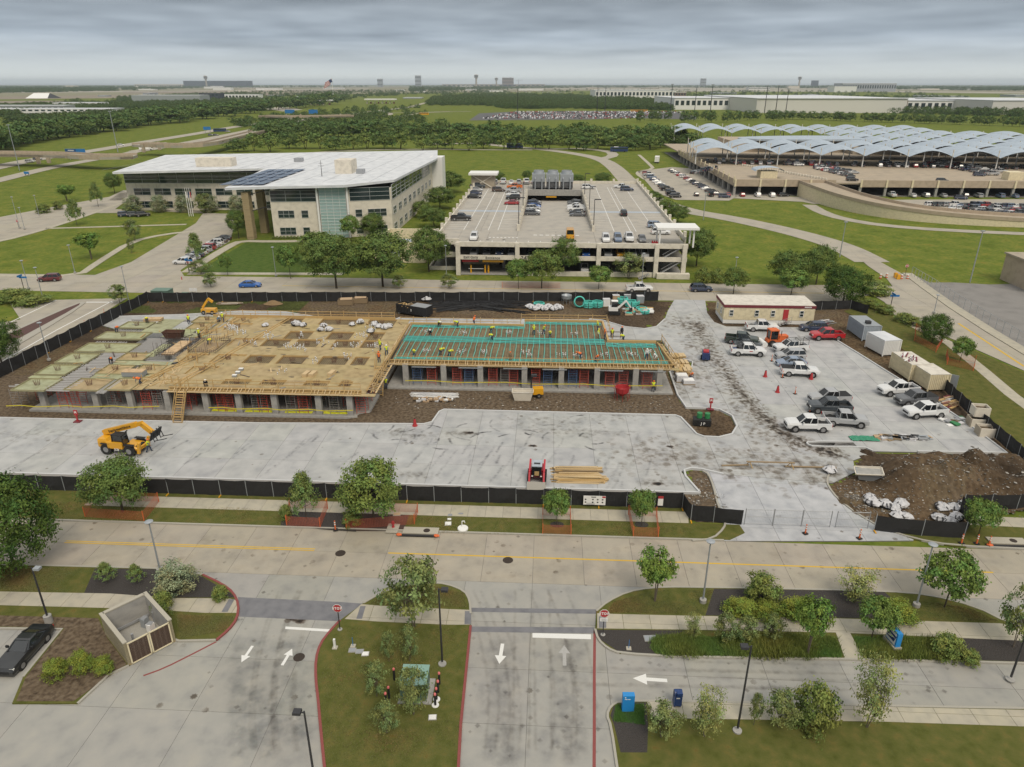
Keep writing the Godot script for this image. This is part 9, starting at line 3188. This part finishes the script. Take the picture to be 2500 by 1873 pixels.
func build_street():
	var t:Node3D
	var b:MB
	street_lamp(391,1394,1277,"grey street lamp with a disc head rising from the mulch bed","round")
	street_lamp(1716,1470,1325,"grey street lamp with a disc head on the lawn right of the driveway","round")
	street_lamp(2237,1480,1333,"grey street lamp with a disc head beside the bell-shaped tree","round")
	street_lamp(120,1520,1388,"dark lamp on a tall concrete base by the black coupe","tall_base")
	street_lamp(1080,1622,1440,"black lamp post on the lawn island between the driveways","plain")
	street_lamp(1800,1785,1580,"black lamp post at the bottom among the shrubs","left")
	street_lamp(2466,1660,1552,"black lamp post at the right edge","plain")
	street_lamp(768,1905,1740,"dark lamp head above the left driveway at the bottom edge","left")
	for q in [[315,738,652,"street lamp at the back left junction, nearer"],[183,667,600,"street lamp on the left lawn"],[104,726,655,"street lamp by the left street corner, right one"],[70,705,638,"street lamp by the left street corner, left one"],[674,674,605,"street lamp beside the office lawn"],[1090,672,601,"street lamp at the garage drive"],[1567,690,620,"street lamp before the garage stair"],[1792,690,630,"street lamp on the lawn right of the garage"],[2280,765,722,"street lamp on the right street"],[48,557,482,"street lamp in the left car park, left"],[60,560,508,"street lamp in the left car park, middle"],[95,525,478,"street lamp in the left car park, far"],[120,880,790,"low yellow-headed lamp on the left street"]]:
		street_lamp(q[0],q[1],q[2],q[3],"round")
	stop_sign(830,1537,1470,"red stop sign at the left driveway")
	t=stop_sign(1472,1550,1478,"red stop sign with a white plate below at the right driveway")
	bk(t,"plate",M.white,V(0,1.62,0.05),V(0.62,0.34,0.03))
	for k in 3:
		bk(t,"plate_text",M.steel,V(0,1.72 - k*0.09,0.07),V(0.4,0.03,0.01))
	stop_sign(46,557,0,"small stop sign in the left car park")
	stop_sign(462,662,0,"small stop sign at the office drive")
	stop_sign(2210,672,0,"red no-entry sign at the head of the right street")
	var c0=g(315,1627,0.0)
	var c1=g(430,1566,0.0)
	var c2=g(243,1553,0.0)
	var ux:Vector3=(c1 - c0).normalized()
	var w:float=(c1 - c0).length()
	var uz:=V(ux.z,0,-ux.x)
	var dp:float=4.9
	t=thing("dumpster_pen","roofless block-walled dumpster pen with brown board gates","enclosure",c0,atan2(-ux.z,ux.x))
	var hh:=2.3
	for q in [[0.12,-dp/2,0.24,dp],[w - 0.12,-dp/2,0.24,dp],[w/2,-dp+0.12,w - 0.5,0.24]]:
		var courses:=11
		for k in courses:
			var n:=int(maxf(q[2],q[3])/0.62)
			for i in n:
				var f:=(i+0.5)/n - 0.5
				var along_x:bool=q[2]>q[3]
				bk(t,"block",M.stone_pale if k>0 else M.stone,V(q[0]+(f*q[2] if along_x else 0.0)+rng.randf_range(-.008,.008),0.1+k*0.2,q[1]+(0.0 if along_x else f*q[3])),V(q[2]/n - 0.015 if along_x else 0.24,0.19,0.24 if along_x else q[3]/n - 0.015))
		bk(t,"coping",M.walk_concrete_plain,V(q[0],hh - 0.03,q[1]),V(q[2]+0.08,0.1,q[3]+0.08))
		bk(t,"inner_face",M.grey_concrete,V(q[0]+(0.13 if q[0]<1 else (-0.13 if q[0]>w - 1 else 0.0)),1.1,q[1]+(0.13 if q[2]>q[3] else 0.0)),V(q[2] if q[2]>q[3] else 0.02,2.14,0.02 if q[2]>q[3] else q[3] - 0.3))
	bk(t,"floor",M.drive_plain,V(w/2,0.1,-dp/2),V(w - 0.3,0.05,dp - 0.3))
	for s in 2:
		var gt:=Node3D.new()
		gt.name="gate"
		gt.position=V(0.2+s*(w - 0.4)/2,0.1,0.08)
		t.add_child(gt,true)
		var gw:=(w - 0.4)/2 - 0.05
		for k in 13:
			bk(gt,"board",M.brown_board if k % 3 else M.lumber_dark,V((k+0.5)*gw/13.0,1.05,0),V(gw/13.0 - 0.012,1.95,0.04))
		for e in [[gw/2,0.08,gw,0.1],[gw/2,2.05,gw,0.1],[0.05,1.06,0.1,2.0],[gw - 0.05,1.06,0.1,2.0]]:
			bk(gt,"frame",M.cream,V(e[0],e[1],0.03),V(e[2],e[3],0.07))
	for q in [[1.2,-2.0],[3.4,-3.4]]:
		bk(t,"guard_post",M.steel,V(q[0],0.6,q[1]),V(0.16,1.2,0.16))
	bk(t,"bump_rail",M.steel,V(2.0,0.45,-4.3),V(2.6,0.2,0.12))
	for q in [[w - 1.0,-3.5,"galv","grey metal drum-like scrap in the far corner of the dumpster pen",0.9],[w - 0.9,-2.6,"white","white bin leaning in the dumpster pen",0.8],[w - 0.8,-1.7,"orange","orange canister in the dumpster pen",0.6],[w - 2.4,-1.3,"beige","beige crate of scraps behind the pen gate",0.4]]:
		var th:=thing("scrap_item",q[3],"rubbish",c0+ux*q[0] - uz*-q[1]*-1.0,atan2(-ux.z,ux.x)+0.4)
		bk(th,"body",M[q[2]],V(0,0.06+q[4]/2,0),V(0.5 if q[4]>0.5 else 1.2,q[4],0.45))
		bk(th,"lid",M.steel,V(0.03,0.08+q[4],0),V(0.44 if q[4]>0.5 else 1.0,0.05,0.4),0.2)
	t=thing("transformer","large green transformer cabinet on the lawn island","utility box",g(1010,1712,0.1),0.02)
	bk(t,"pad",M.grey_concrete,V(0.1,0.05,-0.9),V(2.5,0.12,2.4))
	bk(t,"cabinet",M.box_green,V(0,0.85,-0.9),V(1.9,1.5,1.9))
	bk(t,"lid",M.box_teal,V(0,1.63,-0.9),V(2.0,0.08,2.0))
	bk(t,"door_seam",M.dark_metal,V(0,0.85,0.06),V(0.02,1.4,0.01))
	var bi:=0
	for q in [[963,1660,0],[950,1705,0],[943,1720,0],[1073,1670,0],[1070,1690,0],[1066,1708,1],[1063,1722,1]]:
		t=thing("bollard","black bollard with red cap by the green transformer, %s" % ["behind its left side","at its left front","the one nearest at the left","first from the rear on the right","second from the rear on the right","third from the rear on the right","the one nearest at the right"][bi],"bollard",g(q[0],q[1],0.1),0.0,"bollards round the transformer")
		bi += 1
		b=MB.new()
		b.tube(V(0,0,0),V(0,1.05,0),0.085,0.085,10)
		part(t,"post",b.mesh(),M.black)
		b=MB.new()
		b.lathe([Vector2(0.1,1.0),Vector2(0.1,1.1),Vector2(0.06,1.17),Vector2(0,1.19)],10)
		part(t,"cap",b.mesh(),M.cap_red)
		if q[2]:
			b=MB.new()
			b.lathe([Vector2(0.27,0),Vector2(0.27,0.04),Vector2(0,0.05)],14)
			part(t,"footing",b.mesh(),M.white)
	t=thing("blue_cabinet","bright blue rectangular drop box cabinet in the mulch","cabinet",g(1532,1733,0.1),0.05)
	bk(t,"body",M.blue_bright,V(0,0.75,0),V(0.85,1.5,0.4))
	bk(t,"base",M.navy,V(0,0.06,0),V(0.5,0.12,0.3))
	bk(t,"lettering",M.white,V(-0.2,1.2,0.205),V(0.2,0.05,0.01))
	bk(t,"lettering",M.white,V(0.03,1.2,0.205),V(0.18,0.05,0.01))
	bk(t,"emblem",M.white,V(-0.25,1.36,0.205),V(0.1,0.08,0.01))
	t=thing("mailbox","dark blue drive-up mailbox with a round hood","mailbox",g(1652,1722,0.1),0.05)
	bk(t,"body",M.post_blue,V(0,0.7,0),V(0.55,1.0,0.55))
	b=MB.new()
	b.tube(V(-0.275,1.2,0),V(0.275,1.2,0),0.275,0.275,14)
	part(t,"hood",b.mesh(),M.post_blue)
	bk(t,"chute",M.post_blue,V(0.05,1.35,0.25),V(0.4,0.3,0.3))
	bk(t,"lettering",M.white,V(-0.02,0.95,0.28),V(0.26,0.09,0.01))
	for s in [-1,1]:
		bk(t,"leg",M.post_blue,V(s*0.22,0.1,0),V(0.06,0.2,0.4))
	var sx=g(2155,1565,0.1)
	var sy=g(2182,1598,0.1)
	var sd=(sy - sx)
	t=thing("monument_sign","blue and white monument sign with an eagle-like emblem on a pale stone base","sign",(sx+sy)/2,atan2(-sd.z,sd.x))
	var sl:float=sd.length()
	bk(t,"base",M.walk_concrete_plain,V(0,0.3,-0.25),V(sl,0.6,0.65))
	bk(t,"panel",M.blue_bright,V(0,1.25,-0.27),V(sl*0.86,1.3,0.42))
	bk(t,"face",M.white,V(-0.05,1.22,-0.05),V(sl*0.72,1.05,0.03))
	b=MB.new()
	b.loft([PackedVector3Array([V(-0.5,0.95,0),V(0.35,0.95,0),V(0.55,1.55,0),V(-0.35,1.55,0)]),PackedVector3Array([V(-0.5,0.95,0.015),V(0.35,0.95,0.015),V(0.55,1.55,0.015),V(-0.35,1.55,0.015)])])
	part(t,"emblem",b.mesh(),M.post_blue,V(0,0,-0.03))
	b=MB.new()
	b.tri(V(-0.3,1.4,0.02),V(0.5,1.35,0.02),V(-0.1,1.2,0.02))
	b.tri(V(-0.42,1.05,0.02),V(0.2,1.22,0.02),V(-0.3,1.25,0.02))
	part(t,"emblem_wing",b.mesh(),M.white,V(0,0,-0.03))
	t=thing("fire_hydrant","red fire hydrant on a pad beside the bright tree","hydrant",g(960,1287,0.13))
	b=MB.new()
	b.lathe([Vector2(0.16,0),Vector2(0.16,0.06),Vector2(0.1,0.08),Vector2(0.1,0.55),Vector2(0.13,0.58),Vector2(0.11,0.7),Vector2(0,0.78)],12)
	part(t,"barrel",b.mesh(),M.red)
	b=MB.new()
	b.tube(V(-0.2,0.45,0),V(0.2,0.45,0),0.06,0.06,8)
	part(t,"outlet",b.mesh(),M.red)
	bk(t,"pad",M.walk_concrete_plain,V(0,-0.02,0.2),V(1.2,0.06,1.6))
	t=thing("hydrant","small red hydrant at the far office corner","hydrant",g(444,683,0.0))
	b=MB.new()
	b.lathe([Vector2(0.16,0),Vector2(0.1,0.08),Vector2(0.1,0.6),Vector2(0,0.8)],8)
	part(t,"barrel",b.mesh(),M.red)
	for q in [[1022,1300,"concrete storm inlet with a black gutter sock and orange sandbags"],[2456,1325,"concrete storm inlet with a gutter sock at the right kerb"]]:
		t=thing("storm_inlet",q[2],"drain",g(q[0],q[1],0.1))
		bk(t,"slab",M.walk_concrete_plain,V(0.2,0.06,-0.2),V(3.6,0.12,1.1))
		b=MB.new()
		b.tube(V(-1.8,0.02,0.6),V(1.8,0.02,0.6),0.13,0.13,8)
		part(t,"gutter_sock",b.mesh(),M.black)
		b=MB.new()
		b.lathe([Vector2(0.34,0.12),Vector2(0.34,0.135),Vector2(0,0.135)],16)
		part(t,"lid",b.mesh(),M.iron,V(0.8,0,-0.2))
		for s in [-1,1]:
			part(t,"sandbag",bag_mesh(3),M.orange,V(s*1.9,0,0.6),Basis.from_scale(V(0.5,0.35,0.4)))
	t=thing("manhole_riser","white capped manhole riser with a vent hook on the lawn strip","manhole",g(1130,1292,0.1))
	b=MB.new()
	b.lathe([Vector2(0.55,0),Vector2(0.55,0.14),Vector2(0.5,0.2),Vector2(0,0.22)],18)
	part(t,"cap",b.mesh(),M.white)
	b=MB.new()
	b.path([V(-0.1,0.2,-0.2),V(-0.1,0.8,-0.2),V(0.15,0.85,-0.2),V(0.2,0.65,-0.2)],0.05,6)
	part(t,"vent",b.mesh(),M.white)
	for q in [[969,1256,0.7,0.5,"carton","tan utility cover in the red bed"],[1099,1258,0.45,0.35,"steel","grey utility cover nearest the sidewalk"],[1097,1268,0.35,0.3,"white","small white utility cover below the grey one"],[1094,1279,0.6,0.6,"white","larger white utility cover on the lawn strip"],[1125,1255,0.5,0.25,"steel","thin grey cover by the sidewalk"],[1588,1559,0.95,0.6,"galv","pale rectangular utility cover in the dark mulch"],[860,1588,0.5,0.4,"steel","grey utility cover on the lawn island"],[878,1591,0.55,0.4,"steel","second grey utility cover on the lawn island"],[892,1597,0.5,0.4,"white","white utility cover on the lawn island"],[1056,1752,0.5,0.4,"white","white square cover at the bottom of the lawn island"]]:
		t=thing("utility_cover",q[5],"cover",g(q[0],q[1],0.1),0.1)
		bk(t,"frame",M.grey_concrete,V(0,0.015,0),V(q[2]+0.1,0.03,q[3]+0.1))
		bk(t,"lid",M[q[4]],V(0,0.04,0),V(q[2],0.03,q[3]))
	for q in [[818,1582,"short white and blue marker post on the lawn island","white"],[862,1578,"thin blue marker rod on the lawn island","blue"],[1535,1584,"thin blue marker rod in the dark mulch","blue"]]:
		t=thing("marker_post",q[2],"marker",g(q[0],q[1],0.1))
		bk(t,"post",M[q[3]],V(0,0.45,0),V(0.16 if q[3]=="white" else 0.04,0.9,0.16 if q[3]=="white" else 0.04))
		bk(t,"foot",M.walk_concrete_plain,V(0,0.03,0),V(0.4,0.06,0.4))
	var ring=func(x0,y0,x1,y1):return P([x0,y0,x1,y0,x1 - 6,y1,x0+4,y1,x0,y0],0.1)
	net_ring("orange safety net round the broad round tree",P([232,1222,388,1226,352,1272,208,1262,232,1222],0.1))
	net_ring("orange safety net round the slim young tree",P([708,1240,800,1243,782,1288,700,1283,708,1240],0.1))
	net_ring("orange safety net round the bright tree by the hydrant",P([858,1248,1020,1252,1012,1280,846,1292,858,1248],0.1))
	net_ring("orange safety net round the ball tree before the banner",P([1325,1258,1392,1260,1394,1306,1325,1304,1325,1258],0.1))
	net_ring("orange safety net round the ball tree at the end of the strip",P([1534,1258,1602,1262,1607,1312,1546,1310,1534,1258],0.1))
	net_ring("orange safety net on the back street before the garage",P([1226,703,1368,704],0.0),1.3,0.05)
	net_ring("orange safety net on the right verge, nearer the hedge",P([2235,805,2300,835,2285,860,2232,832,2235,805],0.1))
	net_ring("orange safety net on the right verge, round the small tree",P([2310,868,2380,885,2376,905,2312,890,2310,868],0.1))
	t=thing("chain_link_fence","thin chain-link fence along the right street","fence",g(2225,672,0.1))
	var fp:PackedVector2Array=P([2225,672,2272,700,2338,745,2430,802,2540,868,2700,970],0.16)
	for i in fp.size() - 1:
		for k in 6:
			var q:=fp[i].lerp(fp[i+1],k/6.0)
			bk(t,"post",M.galv,V(q.x,1.1,q.y) - t.position,V(0.07,2.2,0.07))
		stick(t,"top_rail",M.galv,V(fp[i].x,2.2,fp[i].y) - t.position,V(fp[i+1].x,2.2,fp[i+1].y) - t.position,0.05,0.05)
		stick(t,"wire",M.galv,V(fp[i].x,1.2,fp[i].y) - t.position,V(fp[i+1].x,1.2,fp[i+1].y) - t.position,0.02,0.02)
	for q in [[2149,680,"first"],[2164,678,"second"],[2201,681,"third"],[2215,681,"fourth"]]:
		t=thing("traffic_barrel","orange and white traffic barrel closing the right street, %s from the left" % q[2],"barrel",g(q[0],q[1],0.0),0.0,"traffic barrels on the right street")
		for k in 4:
			b=MB.new()
			b.tube(V(0,0.05+k*0.26,0),V(0,0.3+k*0.26,0),0.3 - k*0.02,0.28 - k*0.02,10)
			part(t,"band",b.mesh(),M.orange if k % 2==0 else M.white)
	for q in [[2186,678,"left"],[2192,682,"right"]]:
		t=thing("crash_cushion","yellow water-filled barrier on the right street, %s one" % q[2],"barrier",g(q[0],q[1],0.0))
		bk(t,"body",M.yellow,V(0,0.55,0),V(0.7,1.1,0.7))
		bk(t,"top_ring",M.yellow,V(0,1.15,0),V(0.5,0.1,0.5))
	for q in [[60,712,"blue street name sign at the left corner"],[462,668,"blue street name sign at the office drive"],[2172,760,"blue street name sign on the right street"]]:
		t=thing("street_name_sign",q[2],"sign",g(q[0],q[1],0.0))
		bk(t,"post",M.dark_metal,V(0,1.7,0),V(0.1,3.4,0.1))
		bk(t,"blade",M.blue,V(0.4,3.2,0),V(1.8,0.4,0.06))
		bk(t,"blade",M.blue,V(0,3.6,0.3),V(0.06,0.4,1.6))
	t=thing("garage_yard_building","edge of a tan service building at the right edge","building",g(2500,712,0.0))
	bk(t,"wall",M.tan_concrete,V(6.0,3.0,-4.0),V(10,6.0,14))
	bk(t,"roof",M.beige_dark,V(6.0,6.1,-4.0),V(10.6,0.4,14.6))
	bk(t,"bay_door",M.black,V(2.5,1.6,3.05),V(2.6,3.2,0.1))
func _ready():
	rng.seed=7
	setup_view()
	var ubm:=MB.new()
	ubm.box(Vector3.ZERO,Vector3.ONE)
	UB=ubm.mesh()
	make_materials()
	make_trees()
	build_ground()
	build_office()
	build_garage()
	build_canopied()
	build_far()
	build_frame()
	build_green()
	site_cars()
	garage_cars()
	build_site()
	build_street()
	build_people()
